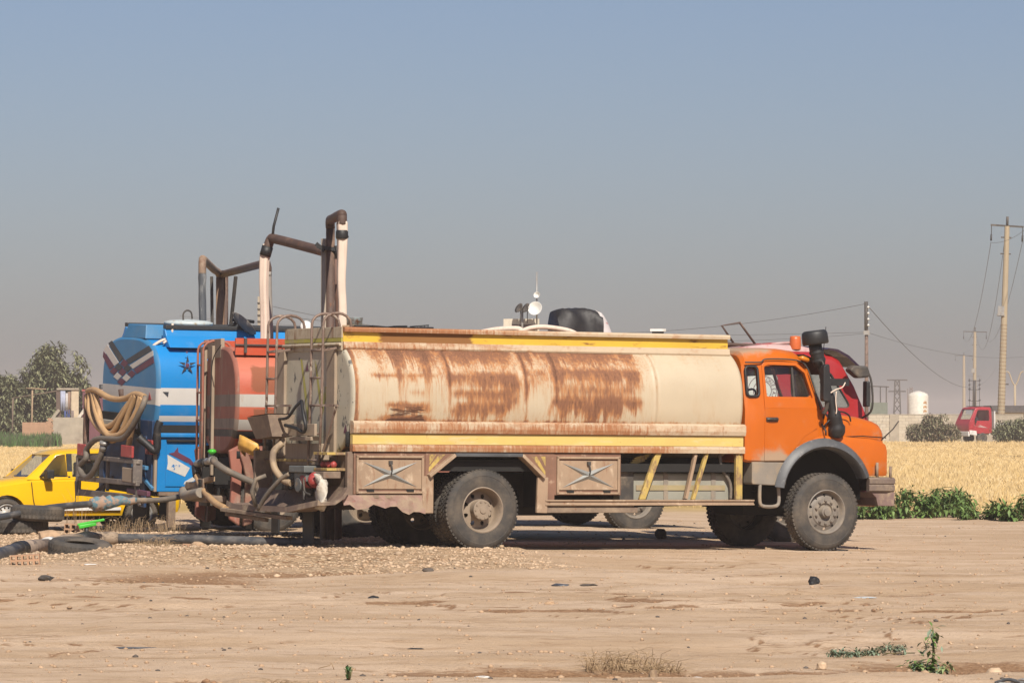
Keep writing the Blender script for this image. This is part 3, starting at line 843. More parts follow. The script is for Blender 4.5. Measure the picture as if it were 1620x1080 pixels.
# coaming along the top: two side rails and the rear end panel
def topfn(x, y, z):
    px = 556 + (x + 1.95) / .00958
    return np.clip(1.0 - sst(690, 960, px) * .75 + .25 * soft(px, 560, 590, 20) * 0, 0, 1)
for s in (-1, 1):
    b = MB(); y0 = .87 * s
    strip_grid(b, -1.92, 3.95, 80, [(y0 + s * .055, 2.865), (y0 + s * .060, 2.90), (y0 + s * .05, 2.925), (y0 - s * .03, 2.93), (y0 - s * .03, 2.865)])
    strip_grid(b, -1.92, 3.955, 80, [(y0 + s * .035, 2.64), (y0 + s * .045, 2.66), (y0 + s * .03, 2.735), (y0 - s * .03, 2.735), (y0 - s * .03, 2.62)])
    r_ = b.build('top_rail', K['cream_trim'], T1)
    set_attr(r_, 'rust', lambda x, y, z: np.where(z > 2.8, 1.2, .75) * topfn(x, y, z) * (.55 + .9 * fbm(x * 2.2, z * 9, 5, 3)))
    b = MB(); strip_grid(b, -1.915, 3.94, 60, [(y0 + s * .004, 2.735), (y0 + s * .004, 2.865), (y0 - s * .028, 2.865), (y0 - s * .028, 2.735)])
    q = b.build('yellow_band', K['yellow_trim'], r_)
    set_attr(q, 'rust', lambda x, y, z: .95 * soft(x, -1.35, -.05, .12) * (.6 + .8 * fbm(x * 3, z * 9, 25, 3)) + .06)
b = MB()
b.box((-1.935, -.865, 2.785), (-1.90, .90, 2.928)); b.box((-1.935, -.865, 2.62), (-1.90, .90, 2.735), 0)
b.tube([(-1.95, -.86, 2.70), (-1.95, .92, 2.70)], .022, 8)
pn = b.build('rear_coaming', worn('rust_bleeding_cream', (.50, .42, .30), .6, [(RUST, (9, 9, 1.6), .50, .70, None, 1, .9, .85), ((.30, .2, .12), (3, 3, 3), .5, .75)], .08, 2, .1, 60), T1, .005)
b = MB(); b.box((-1.938, -.862, 2.736), (-1.905, .897, 2.784)); b.build('lime_band', worn('lime_band_paint', (.40, .36, .06), .6, [((.38, .30, .18), (5, 5, 5), .5, .7)], .1, 4), pn)
b = MB(); b.box((-1.90, -.84, 2.70), (3.93, .84, 2.76)); b.build('deck', K['dusty_metal'], T1)
for hx in (-.9, .8, 2.6):
    b = MB(); b.lathe([(.27, 2.75), (.27, 2.83), (.29, 2.835), (.29, 2.865), (.10, 2.88), (0, 2.88)], o=(hx, .1, 0), ax=(0, 0, 1), n=28)
    b.tube([(hx - .3, .1, 2.86), (hx - .3, .1, 2.89), (hx + .25, .1, 2.89)], .014, 6)
    b.build('hatch', K['dusty_metal'], T1)
b = MB()
g = random.Random(4)
for k in range(7): b.obox((-1.55 + .16 * k, -.45 + g.uniform(-.1, .1), 2.935 + .006 * (k % 2)), (.2, .55, .02), (g.uniform(-.06, .06), g.uniform(-.06, .06), g.uniform(-.2, .2)))
b.build('deck_mat', K['black'], T1, .004)

# fascia under the tank, near and far
for s in (-1, 1):
    b = MB()
    strip_grid(b, -1.93, 4.02, 90, [(s * 1.13, 1.705), (s * 1.215, 1.70), (s * 1.245, 1.675), (s * 1.25, 1.60), (s * 1.235, 1.545), (s * 1.13, 1.535)])
    strip_grid(b, -1.93, 4.02, 90, [(s * 1.13, 1.40), (s * 1.215, 1.395), (s * 1.225, 1.36), (s * 1.22, 1.305), (s * 1.13, 1.30)])
    fa = b.build('fascia', K['cream_trim'], T1)
    set_attr(fa, 'rust', lambda x, y, z: np.clip(1.0 - .55 * sst(2.2, 3.2, x) - .25 * (1 - sst(-1.6, -1.2, x)), 0, 1.2) * np.where(z > 1.5, np.where(z < 1.62, 1.15, .85), 1.15) * (.45 + 1.0 * fbm(x * 2.6, z * 6, 15, 3)))
    b = MB(); strip_grid(b, -1.925, 4.0, 60, [(s * 1.13, 1.535), (s * 1.205, 1.535), (s * 1.205, 1.40), (s * 1.13, 1.40)])
    q = b.build('yellow_band', K['yellow_low'], fa)

# side lockers, wheel arch panels and trim on both sides
def star(b, cx, cz, y, s, hw, hh, mat):
    P = []
    for k, (dx, dz) in enumerate(((hw, hh), (0, hh * .30), (-hw, hh), (-hw * .20, 0), (-hw, -hh), (0, -hh * .30), (hw, -hh), (hw * .20, 0))):
        P.append((cx + dx, y, cz + dz))
    n = len(b.v); b.v += [tuple(p) for p in P] + [(cx, y + s * .035, cz)]
    for k in range(8): b.f.append((n + k, n + (k + 1) % 8, n + 8)); b.m.append(mat); b.sm.append(False)
ARCH = [(-.83, .50), (-.83, .985), (-.45, 1.265), (.55, 1.265), (.885, .975), (.87, .50)]
for s in (-1, 1):
    y = s * 1.2
    def YB(y0, y1): return sorted((s * y0, s * y1))
    for x0, x1, z0, z1 in ((-1.90, -.86, .745, 1.295), (1.07, 2.09, .735, 1.295)):
        b = MB(); ya, yb = YB(1.15, 1.19)
        b.box((x0, ya, z0), (x1, yb, z1))
        lk = b.build('locker', K['brown_panel'], T1, .006)
        b = MB(); ya, yb = YB(1.19, 1.206)
        b.box((x0 + .06, ya, z0 + .07), (x1 - .06, yb, z1 - .10))
        dr = b.build('locker_door', K['locker'], lk, .005)
        b = MB(); star(b, (x0 + x1) / 2, (z0 + z1) / 2 - .015, s * 1.207, s, .40, .165, 0); b.build('star_emblem', K['silver_star'], dr)
        b = MB(); ya, yb = YB(1.207, 1.235); cx = (x0 + x1) / 2
        b.box((cx - .025, ya, z1 - .16), (cx + .025, yb, z1 - .11)); b.tube([(cx, s * 1.24, z1 - .15), (cx + .015, s * 1.245, z1 - .22), (cx, s * 1.243, z1 - .29)], .010, 6)
        b.build('latch', K['frame_metal'], dr)
        b = MB(); ya, yb = YB(1.19, 1.222)
        for q in (x0 + .03, x1 - .06): b.box((q, ya, z0 + .02), (q + .03, yb, z1 - .04))
        b.box((x0 + .03, ya, z1 - .075), (x1 - .03, yb, z1 - .045)); b.box((x0 + .03, ya, z0 + .012), (x1 - .03, yb, z0 + .04))
        b.build('locker_frame', K['locker'], lk, .005)
        b = MB(); ya, yb = YB(1.205, 1.23)
        for q in (x0 + .18, x1 - .28): b.box((q, ya, z0 + .035), (q + .10, yb, z0 + .065))
        b.build('hinge', K['void'], lk)
    b = MB(); ya, yb = YB(1.15, 1.195)
    b.prism([(-.86, .55), (-.83, .985), (-.45, 1.265), (-.45, 1.297), (-.86, 1.297)], ya, yb)
    b.prism([(-.45, 1.265), (.55, 1.265), (.55, 1.297), (-.45, 1.297)], ya, yb)
    b.prism([(.55, 1.265), (.885, .975), (.885, .60), (1.07, .60), (1.07, 1.297), (.55, 1.297)], ya, yb)
    ap = b.build('arch_panel', K['brown_panel'], T1)
    b = MB()
    for P in (((-.80, 1.27), (-.70, 1.27), (-.80, 1.13)), ((-.66, 1.27), (-.57, 1.27), (-.81, 1.04), (-.81, 1.10)), ((.86, 1.25), (.93, 1.25), (.93, 1.12)), ((.72, 1.25), (.80, 1.25), (.93, 1.05), (.93, 1.00))):
        decal(b, [(x, s * 1.1975, z) for x, z in P])
    b.build('chevron', K['yellow_strut'], ap)
    for i in range(5):
        p, q = ARCH[i], ARCH[i + 1]
        b = MB(); up = (0, 1, 0)
        b.bar((p[0], s * 1.20, p[1]), (q[0], s * 1.20, q[1]), .16, .045)
        b.build('arch_trim', K['flare'] if i == 2 else K['locker'], T1, .006)
    # lower crumpled sheet behind the arch
    b = MB(); secs = []
    for k in range(15):
        x = -2.05 + 1.18 * k / 14; w = .02 * math.sin(k * 1.7) + .03 * math.sin(k * .6); dz = .05 * math.sin(k * .9 + 1)
        g_ = random.Random(k * 7 + 1); w = g_.uniform(-.025, .03); zl = .565 + g_.uniform(-.02, .05) - .07 * (k > 9); secs.append([(x, s * 1.17, .735), (x, s * 1.20, .735), (x, s * (1.215 + w), .66), (x, s * (1.235 + w), zl), (x, s * (1.222 + w), zl), (x, s * (1.19 + w), .66)])
    b.loft(secs, closed=True, smooth=False); b.build('torn_skirt', worn('dusty_pinkish_metal', (.30, .18, .14), .75, [(DUST, (3, 3, 5), .42, .62, None, 1, .95, .9), ((.30, .06, .045), (8, 8, 8), .62, .7)], .15, 4, .15, 40) if s < 0 else K['dusty_metal'], T1)
    # beam low between the axles
    b = MB(); ya, yb = YB(1.10, 1.20)
    b.box((-1.92, ya, .69), (-.84, yb, .742))
    b.box((.90, ya, .50), (2.35, yb, .575)); b.box((.90, ya + .01, .575), (2.3, yb - .01, .63))
    b.build('lower_beam', K['dusty_metal'], T1, .008)
    b = MB(); ya, yb = YB(1.10, 1.235)
    b.box((.92, ya, .655), (4.17, yb, .675)); b.box((.92, ya, .600), (4.17, yb, .618)); b.box((.92, ya + .02, .60), (4.17, yb - .06, .675))
    b.build('running_board', K['locker'], T1, .004)
    ya, yb = YB(1.13, 1.19)
    for (xa, xb, w) in ((2.46, 2.64, .095), (3.26, 3.40, .055), (3.95, 3.95, .105)):
        b = MB(); b.prism([(xa - w / 2 - .03, .676), (xa + w / 2 - .03, .676), (xb + w / 2 + .04, 1.30), (xb - w / 2 + .04, 1.30)] if xa != xb else [(xa - w / 2, .676), (xa + w / 2, .676), (xa + w / 2, 1.30), (xa - w / 2, 1.30)], ya, yb)
        b.build('strut', K['yellow_strut'], T1, .008)
    b = MB(); b.box((3.10, ya, .68), (3.14, yb, 1.3), 0, Matrix.Translation((3.15, 0, .7)) @ Matrix.Rotation(R(14), 4, 'Y') @ Matrix.Translation((-3.15, 0, -.7))); b.build('strut', K['locker'], T1)
    # fuel tank in the open bay
    ft = MB(); prof = rpoly([(s * .62, .62, .06), (s * 1.02, .62, .06), (s * 1.02, 1.04, .06), (s * .62, 1.04, .06)])
    ft.loft([[(x, a, z) for a, z in prof] for x in (2.30, 2.34, 3.86, 3.9)], smooth=False)
    fo = ft.build('fuel_tank', K['tank_grey'], T1)
    for bx in (2.85, 3.60):
        b = MB(); pr = rpoly([(s * .61, .615, .06), (s * 1.03, .615, .06), (s * 1.03, 1.05, .06), (s * .61, 1.05, .06)]); b.loft([[(x, a, z) for a, z in pr] for x in (bx, bx + .07)], smooth=False); b.build('tank_band', K['dust_grey'], fo)
    b = MB(); ya, yb = YB(1.02, 1.035); b.box((2.42, ya, .80), (3.82, yb, .87)); b.build('tank_stripe', worn('dull_yellow_stripe', (.36, .29, .15), .7, [(DUST, (5, 5, 5), .45, .65)], .1, 4), fo)
    b = MB(); b.tube(bez([(3.72, s * 1.05, 1.30), (3.74, s * 1.07, 1.1), (3.87, s * 1.08, .9), (3.88, s * 1.08, .68)], 6), .022, 8); b.build('hose', K['hose_grey'], T1)
    b = MB()
    for k in range(4): b.obox((2.42 + .03 * k, s * 1.02, 1.17 + .03 * k), (.26, .05, .018), (0, -.25, 0))
    b.build('wood_offcuts', K['yellow_strut'], T1)
    b = MB(); ya, yb = YB(1.03, 1.04); b.obox((2.25, s * 1.06, .86), (.22, .03, .40)); b.build('side_plate', K['frame_metal'], T1, .02)

# chassis under everything
b = MB()
for s in (-1, 1): b.box((-2.3, s * .38, .78), (6.2, s * .46, 1.02))
for x in (-2.2, -1.2, 1.1, 2.2, 3.4, 4.4): b.box((x, -.38, .8), (x + .1, .38, 1.0))
b.box((-1.9, -1.14, 1.05), (4.0, 1.14, 1.16)); b.box((.95, -.40, .45), (1.6, .38, .8)); b.box((4.5, -.4, .45), (5.6, .4, 1.15))
b.box((-1.0, -1.12, 1.10), (1.0, 1.12, 1.2)); b.box((2.12, -.60, .62), (4.0, -.56, 1.3)); b.box((2.12, .56, .62), (4.0, .60, 1.3))
b.box((-.93, -1.1, .56), (-.90, -.5, 1.2)); b.box((.97, -1.1, .56), (1.0, -.5, 1.2))
b.build('chassis', K['void'], T1)

# ------------------------------------------------------------------ rear end: ladders, shelves, pump, tray
def ladder(parent, ya, yb, x, z0, z1, mat, lean=0, rungs=(1.18, 1.53, 1.90, 2.26, 2.62), loop=True, r=.019, name='ladder', top=.14, fwd=.40, rungmat=None):
    b = MB()
    for y in (ya, yb):
        P = [(x, y + lean, z0), (x, y + lean * .3, (z0 + z1) / 2), (x, y, z1)]
        if loop:
            n = len(P); cx = x + fwd / 2; rr = fwd / 2
            for k in range(1, 9):
                a = math.pi - math.pi * k / 8; P.append((cx + rr * math.cos(a), y, z1 + top * math.sin(a)))
            P.append((x + fwd, y, z1 - .22))
        b.tube(P, r, 8)
    o = b.build(name, mat, parent)
    for z in rungs:
        t = max(0, (z1 - z) / (z1 - z0)); d = lean * t
        b = MB(); b.tube([(x, ya + d, z), (x, yb + d, z)], r * .9, 6); b.build('rung', rungmat or mat, o)
    return o
for ya, yb in ((-.76, -.41), (.68, .97)):
    ld = ladder(T1, ya, yb, -2.15, .98, 2.97, K['rail_tan'], lean=.10)
    b = MB()
    b.bar((-2.15, ya + .04, 1.90), (-2.08, ya - .30, 1.90), .03); b.bar((-2.08, ya - .28, 1.90), (-2.13, ya + .02, 1.30), .022)
    b.bar((-2.15, ya, 2.62), (-1.93, ya, 2.66), .025); b.bar((-2.15, yb, 2.62), (-1.93, yb, 2.66), .025)
    b.build('bracket', K['rail_tan'], ld)
# sheet metal box hung on the far ladder
b = MB()
P0 = [(-2.48, .90, 1.74), (-2.48, .24, 1.78), (-2.10, .20, 1.78), (-2.10, .92, 1.74)]
P1 = [(-2.42, .74, 1.45), (-2.42, .22, 1.49), (-2.14, .20, 1.49), (-2.14, .74, 1.45)]
b.add(P0 + P1, [(0, 1, 5, 4), (1, 2, 6, 5), (2, 3, 7, 6), (3, 0, 4, 7), (4, 5, 6, 7)])
b.add([(p[0] * 1.0, p[1], p[2] + .012) for p in P0], [(0, 1, 2, 3)], 0)
b.build('sheet_box', K['dusty_metal'], T1)
b = MB()
b.box((-2.20, -.62, 1.50), (-2.16, .22, 1.66)); b.box((-2.22, -.55, 1.44), (-2.10, .12, 1.49)); b.box((-2.10, -.6, 1.12), (-1.97, .5, 1.40))
b.build('valve_box', K['rear_strip'], T1, .006)
b = MB()
b.tube(bez([(-2.32, .22, 1.72), (-2.3, .0, 1.74), (-2.27, -.18, 1.88), (-2.22, -.26, 1.96)], 5), .02, 6)
b.tube(bez([(-2.22, -.26, 1.96), (-2.27, -.42, 1.80), (-2.27, -.50, 1.62), (-2.24, -.36, 1.55), (-2.27, -.2, 1.60), (-2.3, .08, 1.64)], 5), .024, 6)
b.build('cable', K['black'], T1)
b = MB()
b.box((-2.25, -1.12, 1.255), (-1.90, -.70, 1.29)); b.box((-2.25, -1.12, 1.05), (-1.90, -.72, 1.085)); b.box((-2.12, -.35, 1.16), (-1.95, .75, 1.195))
b.build('shelf', K['yellow_strut'], T1, .004)
b = MB(); b.box((-1.97, -1.10, .76), (-1.94, -.72, 1.25)); b.box((-1.99, -1.19, .70), (-1.91, -1.12, 1.30)); b.box((-1.95, -.7, .6), (-1.92, 1.1, 1.25)); b.box((-2.3, 1.02, .80), (-1.95, 1.08, 1.3))
b.build('rear_frame', K['dusty_metal'], T1, .004)
for k in range(4):
    b = MB(); b.blob((-2.12 - .02 * (k % 2), -1.04 + .085 * k, 1.13), .045, 2, .1, seed=k); b.build('lamp', K['red_plastic'], T1)
# pump with its engine
b = MB()
b.box((-2.38, -.70, 1.02), (-2.10, -.22, 1.11)); b.box((-2.34, -.66, .90), (-2.14, -.30, 1.02)); b.tube([(-2.36, -.45, .86), (-2.12, -.45, .86)], .10, 14)
pump = b.build('pump_engine', worn('oily_grey_metal', (.16, .17, .165), .5, [(DUST, (6, 6, 6), .5, .7)], .2, 6, .2, 40, .3), T1, .012)
b = MB(); b.lathe([(.0, -.18), (.05, -.18), (.065, -.165), (.065, -.13), (.095, -.12), (.105, -.09), (.105, .02), (.095, .05), (.0, .06)], o=(-2.22, -.80, .93), ax=(1, .75, .05), n=24)
b.lathe([(.10, -.03), (.115, .03), (.115, .12), (.0, .12)], o=(-2.24, -.63, .93), ax=(0, 1, 0), n=20)
b.build('air_filter', K['red_plastic'], pump)
b = MB(); b.tube(bez([(-2.30, -.25, .92), (-2.32, -.10, .88), (-2.32, -.02, .80)], 5), .035, 8); b.tube([(-2.2, -.5, .86), (-2.2, -.5, .7)], .05, 8); b.tube(bez([(-2.3, -.35, .92), (-2.3, -.5, .8), (-2.3, -.55, .66)], 5), .02, 6)
b.tube(bez([(-2.35, -.62, .95), (-2.38, -.72, .78), (-2.36, -.84, .74)], 5), .014, 6)
b.build('pipework', K['frame_metal'], pump)
b = MB(); b.box((-2.30, -1.12, .95), (-2.05, -.76, 1.04)); b.build('tool_tray', K['dusty_metal'], T1, .01)
# crumpled tray / bumper trough
b = MB(); secs = []
for k in range(25):
    y = 1.45 - 2.72 * k / 24; t = k / 24
    w = .02 * math.sin(k * .9) + .012 * math.sin(k * 2.3); rise = .10 * max(0, t - .72) / .28 + .05 * max(0, .10 - t) / .1
    top = .845 + .012 * math.sin(k * 1.3)
    pr = [(-2.02, top - .0), (-2.05, top - .06), (-2.10, .62 + rise + w), (-2.20, .545 + rise + w), (-2.45 + .25 * max(0, t - .75), .535 + rise + w * .5), (-2.52 + .3 * max(0, t - .75), .575 + rise), (-2.53 + .3 * max(0, t - .75), .50 + rise), (-2.2, .515 + rise + w), (-2.06, .60 + rise + w), (-2.0, top - .05)]
    secs.append([(x, y, z) for x, z in pr])
b.loft(secs, closed=True, smooth=True); o = b.build('bumper_tray', worn('dusty_brown_tray', (.17, .115, .085), .7, [(DUST, (2.2, 2.2, 2.2), .46, .64, None, 1, .95, .95), (RUSTD, (8, 8, 8), .6, .72)], .15, 3, .15, 40), T1); sharp(o, 50)
b = MB(); b.bar((-2.55, 1.50, .50), (-2.40, -.30, .42), .10, .05); b.bar((-2.5, 1.5, .44), (-2.4, .4, .38), .05, .05); b.build('bumper_beam', K['dusty_metal'], T1, .006)
b = MB(); b.tube([(-2.53, .48, .56), (-2.60, .46, .76), (-2.56, .42, .92), (-2.44, .36, .97)], .030, 8); b.tube(bez([(-2.53, .40, .52), (-2.50, .2, .72), (-2.42, -.05, .92), (-2.36, -.2, 1.0)], 4), .03, 8)
b.build('drain_pipe', K['hose_grey'], T1)
b = MB(); b.tube(bez([(-2.30, .16, 1.40), (-2.42, .17, 1.28), (-2.44, .10, 1.08), (-2.38, -.06, .92), (-2.33, -.20, .88)], 6), .046, 10); b.build('suction_hose', worn('tan_grey_hose', (.36, .26, .16), .65, [((.22, .16, .11), (5, 5, 5), .48, .66)], .1, 4, .1, 60), T1)
b = MB(); b.box((-2.12, -.42, .08), (-2.09, -.10, .62)); b.build('mud_flap', K['black'], T1, .01)
b = MB(); b.box((-2.05, 1.15, .75), (-1.95, 1.35, 1.55)); b.box((-2.2, 1.1, 1.36), (-1.95, 1.14, 1.4)); b.build('tail_post', K['frame_metal'], T1, .01)

# ------------------------------------------------------------------ orange cab
ST = [(4.10, 1.07, 1.08, .97, 1.20, 1.90, 2.66, .20), (4.14, 1.09, 1.10, 1.00, 1.185, 1.90, 2.715, .20), (4.4, 1.10, 1.11, 1.01, 1.18, 1.90, 2.75, .20), (4.75, 1.10, 1.11, 1.01, 1.18, 1.90, 2.755, .20),
      (4.98, 1.10, 1.11, 1.00, 1.18, 1.90, 2.73, .20), (5.10, 1.10, 1.11, .985, 1.18, 1.90, 2.66, .17), (5.17, 1.10, 1.11, .98, 1.18, 1.90, 2.58, .13), (5.30, 1.09, 1.09, 1.00, 1.18, 1.88, 2.22, .10), (5.44, 1.08, 1.08, 1.03, 1.18, 1.80, 1.90, .05), (5.50, 1.05, 1.05, 1.0, 1.18, 1.78, 1.86, .05)]
b = MB(); b.loft([cab_sec(*q) for q in ST]); cab1 = b.build('cab_body', K['orange'], T1)
b = MB()
inn = [(q[0], q[1] - .05, q[2] - .05, q[3] - .05, q[4] + .05, q[5], q[6] - .05, max(.02, q[7] - .04)) for q in ST[1:-1]]
b.loft([cab_sec(*q) for q in inn]); c0 = b.build('cut_inner', K['void'])
DOORW = rpoly([(4.435, 2.09, .05), (4.425, 2.50, .07), (4.66, 2.535, .2), (4.95, 2.525, .12), (5.085, 2.42, .08), (5.19, 2.09, .05)])
QUARW = rpoly([(4.13, 2.09, .06), (4.13, 2.50, .06), (4.325, 2.50, .06), (4.325, 2.09, .06)])
cuts = [c0]
for W_ in (DOORW, QUARW):
    b = MB(); b.prism(W_, -1.5, 1.5); cuts.append(b.build('cut', K['void']))
b = MB(); b.box((5.0, -.90, 1.99), (5.7, -.03, 2.50)); b.box((5.0, .03, 1.99), (5.7, .90, 2.50)); cuts.append(b.build('cut', K['void']))
b = MB(); b.box((3.9, -.6, 2.05), (4.2, .6, 2.45)); cuts.append(b.build('cut', K['void']))
b = MB(); b.prism([(5.345 + .70 * math.cos(2 * math.pi * k / 28), .73 + .68 * math.sin(2 * math.pi * k / 28)) for k in range(28)], -1.6, 1.6); cuts.append(b.build('cut', K['void']))
boolean(cab1, cuts); sharp(cab1, 32)
set_attr(cab1, 'dust', lambda x, y, z: np.clip(.42 * sst(2.58, 2.72, z) * (1 - sst(4.3, 4.9, x)) + .22 * sst(2.66, 2.74, z) + .85 * (1 - sst(1.2, 1.42, z + .10 * np.abs(x - 4.55) / .2)), 0, 1))
# the two cab doors as raised skins with their handles and panes
def ywall(z):
    return -1.10 if z < 1.9 else -1.11 + (z - 1.9) / .65 * .10
for s in (-1, 1):
    out = rpoly([(4.375, 1.19, .02), (4.375, 2.52, .05), (4.44, 2.60, .06), (4.95, 2.595, .12), (5.13, 2.46, .08), (5.26, 2.0, .1), (5.28, 1.62, .1), (5.05, 1.50, .2), (4.78, 1.19, .12)])
    # door skin: rings between outline and the window hole, plus the solid lower panel
    b = MB()
    up = [(4.40, 1.93), (4.395, 2.52), (4.45, 2.575), (4.95, 2.57), (5.12, 2.44), (5.245, 1.93)]
    hole = [(4.445, 2.075), (4.43, 2.50), (4.50, 2.528), (4.94, 2.52), (5.08, 2.42), (5.185, 2.075)]
    ex = .014
    n = 6
    def P(p, off): return (p[0], s * (-ywall(p[1]) + off), p[1])
    vs = [P(p, ex) for p in up] + [P(p, ex) for p in hole]
    fs = [(i, (i + 1) % n, n + (i + 1) % n, n + i) for i in range(n)]
    vs2 = [P(p, -.01) for p in up] + [P(p, -.03) for p in hole]
    m = len(vs); fs += [(i, (i + 1) % n, m + (i + 1) % n, m + i) for i in range(n)] + [(n + i, m + n + i, m + n + (i + 1) % n, n + (i + 1) % n) for i in range(n)]
    b.add(vs + vs2, fs)
    low = [(4.40, 1.21), (4.40, 1.93), (5.245, 1.93), (5.25, 1.66), (5.04, 1.54), (4.88, 1.36), (4.80, 1.21)]
    k = len(low)
    gridp = []
    va = [P(p, ex) for p in low]; vb = [P(p, -.01) for p in low]
    b.add(va + vb, [tuple(range(k))] + [(i, (i + 1) % k, k + (i + 1) % k, k + i) for i in range(k)])
    dr = b.build('door', K['orange'], T1, .006)
    bm = bmesh.new(); bm.from_mesh(dr.data); bmesh.ops.triangulate(bm, faces=[f for f in bm.faces if len(f.verts) > 4]); bmesh.ops.subdivide_edges(bm, edges=bm.edges, cuts=3, use_grid_fill=True); bm.to_mesh(dr.data); bm.free()
    set_attr(dr, 'dust', lambda x, y, z: np.clip(.9 * (1 - sst(1.21, 1.50 - .25 * np.clip(np.abs(x - 4.50) / .45, 0, 1), z)), 0, 1))
    b = MB(); b.tube([(4.42, s * 1.13, 1.775), (4.46, s * 1.145, 1.78), (4.55, s * 1.145, 1.78), (4.60, s * 1.13, 1.775)], .022, 8)
    b.obox((4.51, s * 1.125, 1.775), (.19, .02, .06)); b.build('handle', worn('dark_chrome', (.10, .09, .085), .35, [], .3, 20, 0, 60, .6), dr, .008)
    b = MB(); q = [P(p, -.045) for p in rpoly([(4.44, 2.07, .05), (4.42, 2.51, .07), (4.66, 2.54, .2), (4.95, 2.53, .12), (5.09, 2.43, .08), (5.195, 2.07, .05)])]
    b.add(q, [tuple(range(len(q)))]); b.build('window_pane', K['glass'], dr)
    b = MB(); b.bar((4.905, s * 1.05, 2.08), (4.90, s * .985, 2.53), .03, .025); b.build('vent_bar', K['frame_metal'], dr)
    b = MB(); q = [P(p, -.03) for p in QUARW]; b.add(q, [tuple(range(len(q)))]); qp = b.build('window_pane', K['glass'], T1)
    b = MB(); q = [(x, s * (-ywall(z) + .006), z) for x, z in QUARW]; q.append(q[0]); b.tube(q, .019, 6, cap=False); b.build('window_seal', K['black'], qp)
    # rain gutter, amber lamp
    b = MB(); b.tube(bez([(4.12, s * 1.045, 2.555), (4.36, s * 1.045, 2.56), (4.47, s * 1.045, 2.605), (4.95, s * 1.04, 2.595), (5.12, s * 1.04, 2.50), (5.22, s * 1.05, 2.25), (5.33, s * 1.08, 1.92)], 5), .011, 5); b.build('gutter', K['frame_metal'], T1)
    b = MB(); b.tube([(4.98, s * 1.03, 2.635), (5.03, s * 1.06, 2.628), (5.12, s * 1.06, 2.60), (5.15, s * 1.04, 2.59)], [.012, .035, .032, .012], 10); b.build('marker_lamp', K['amber'], T1)
    # front fender with its arch, flare, step box and step
    fb = MB()
    def fsec(x, yo, z1, r, z0): return [(x, s * .70, z0), (x, s * (yo - .01), z0), (x, s * yo, z0 + .04), (x, s * yo, z1 - r), (x, s * (yo - r * .3), z1 - r * .3), (x, s * (yo - r), z1), (x, s * .70, z1 + .02)]
    fb.loft([fsec(*q) for q in ((4.80, 1.11, 1.24, .02, 1.15), (4.92, 1.12, 1.42, .06, 1.1), (5.10, 1.125, 1.535, .09, 1.05), (5.35, 1.13, 1.575, .10, 1.02), (5.7, 1.13, 1.57, .10, 1.0), (6.1, 1.125, 1.545, .10, 1.0), (6.33, 1.11, 1.515, .12, 1.0), (6.42, 1.08, 1.47, .12, 1.01), (6.455, 1.02, 1.40, .12, 1.03), (6.46, .96, 1.32, .1, 1.06))], smooth=True)
    fe = fb.build('fender', K['orange'], T1)
    b = MB(); N = 28
    b.prism([(5.345 + .70 * math.cos(2 * math.pi * k / N), .73 + .68 * math.sin(2 * math.pi * k / N)) for k in range(N)], -1.6, 1.6)
    boolean(fe, [b.build('cut', K['void'])]); sharp(fe, 30)
    set_attr(fe, 'dust', lambda x, y, z: .25 * (1 - sst(1.0, 1.2, z)))
    b = MB(); secs = []
    for k in range(27):
        a = R(171 - (171 - 21) * k / 26)
        rx, rz = .70, .68; ex_ = .065 + .05 * (1 - abs(math.cos(a)))
        def E(f, y): return (5.345 + (rx + f) * math.cos(a), s * y, .73 + (rz + f) * math.sin(a))
        secs.append([E(-.03, 1.0), E(-.035, 1.17), E(.0, 1.215), E(.04, 1.205), E(.085 + ex_ * .25, 1.135), E(.04, 1.10), E(.0, 1.0)])
    b.loft(secs, smooth=True); fl = b.build('fender_flare', K['flare'], T1); sharp(fl, 45)
    b = MB(); secs = []
    for k in range(15):
        a = R(185 - 190 * k / 14); secs.append([(5.345 + .69 * math.cos(a), y, .73 + .67 * math.sin(a)) for y in (s * .55, s * 1.0)])
    b.loft(secs, closed=False, caps=False); b.box((4.62, s * .50, .55), (6.10, s * .55, 1.42)); b.build('wheel_well', K['void'], T1)
    b = MB(); b.prism(rpoly([(4.215, .885, .03), (4.80, .86, .06), (4.70, 1.05, .15), (4.86, 1.19, .05), (4.215, 1.19, .0)], 4), *sorted((s * .85, s * 1.09)))
    b.build('step_box', K['dust_grey'], T1, .012)
    b = MB(); b.tube(bez([(4.36, s * 1.06, .90), (4.35, s * 1.07, .66), (4.40, s * 1.08, .585), (4.60, s * 1.08, .585), (4.66, s * 1.07, .66), (4.65, s * 1.06, .90)], 4), .026, 8)
    b.obox((4.50, s * 1.05, .585), (.24, .12, .025)); b.build('step', K['dust_grey'], T1)
    # mirror on its arm
    b = MB(); b.prism(rpoly([(5.195, 2.03, .04), (5.195, 2.52, .05), (5.29, 2.56, .04), (5.32, 2.03, .05)], 3), *sorted((s * 1.26, s * 1.36)))
    b.add([], []); b.build('mirror', K['black'], T1, .02) if s < 0 else b.build('mirror', K['black'], T1, .02)
    b = MB(); b.tube([(5.16, s * 1.04, 2.62), (5.24, s * 1.25, 2.58), (5.26, s * 1.31, 2.45)], .014, 6); b.tube([(5.36, s * 1.10, 1.80), (5.30, s * 1.25, 1.97), (5.27, s * 1.31, 2.1)], .014, 6); b.tube(bez([(5.28, s * 1.31, 2.04), (5.29, s * 1.28, 1.93), (5.27, s * 1.24, 1.86)], 4), [.03] * 9, 8)
    b.build('mirror_arm', K['frame_metal'], T1)
    # head lamp and sun visor end
    b = MB(); b.lathe([(0, .04), (.09, .03), (.115, 0), (.125, -.02), (.125, -.06)], o=(6.46, s * .88, 1.24), ax=(1, 0, 0), n=24); b.build('headlight', K['white'], T1)
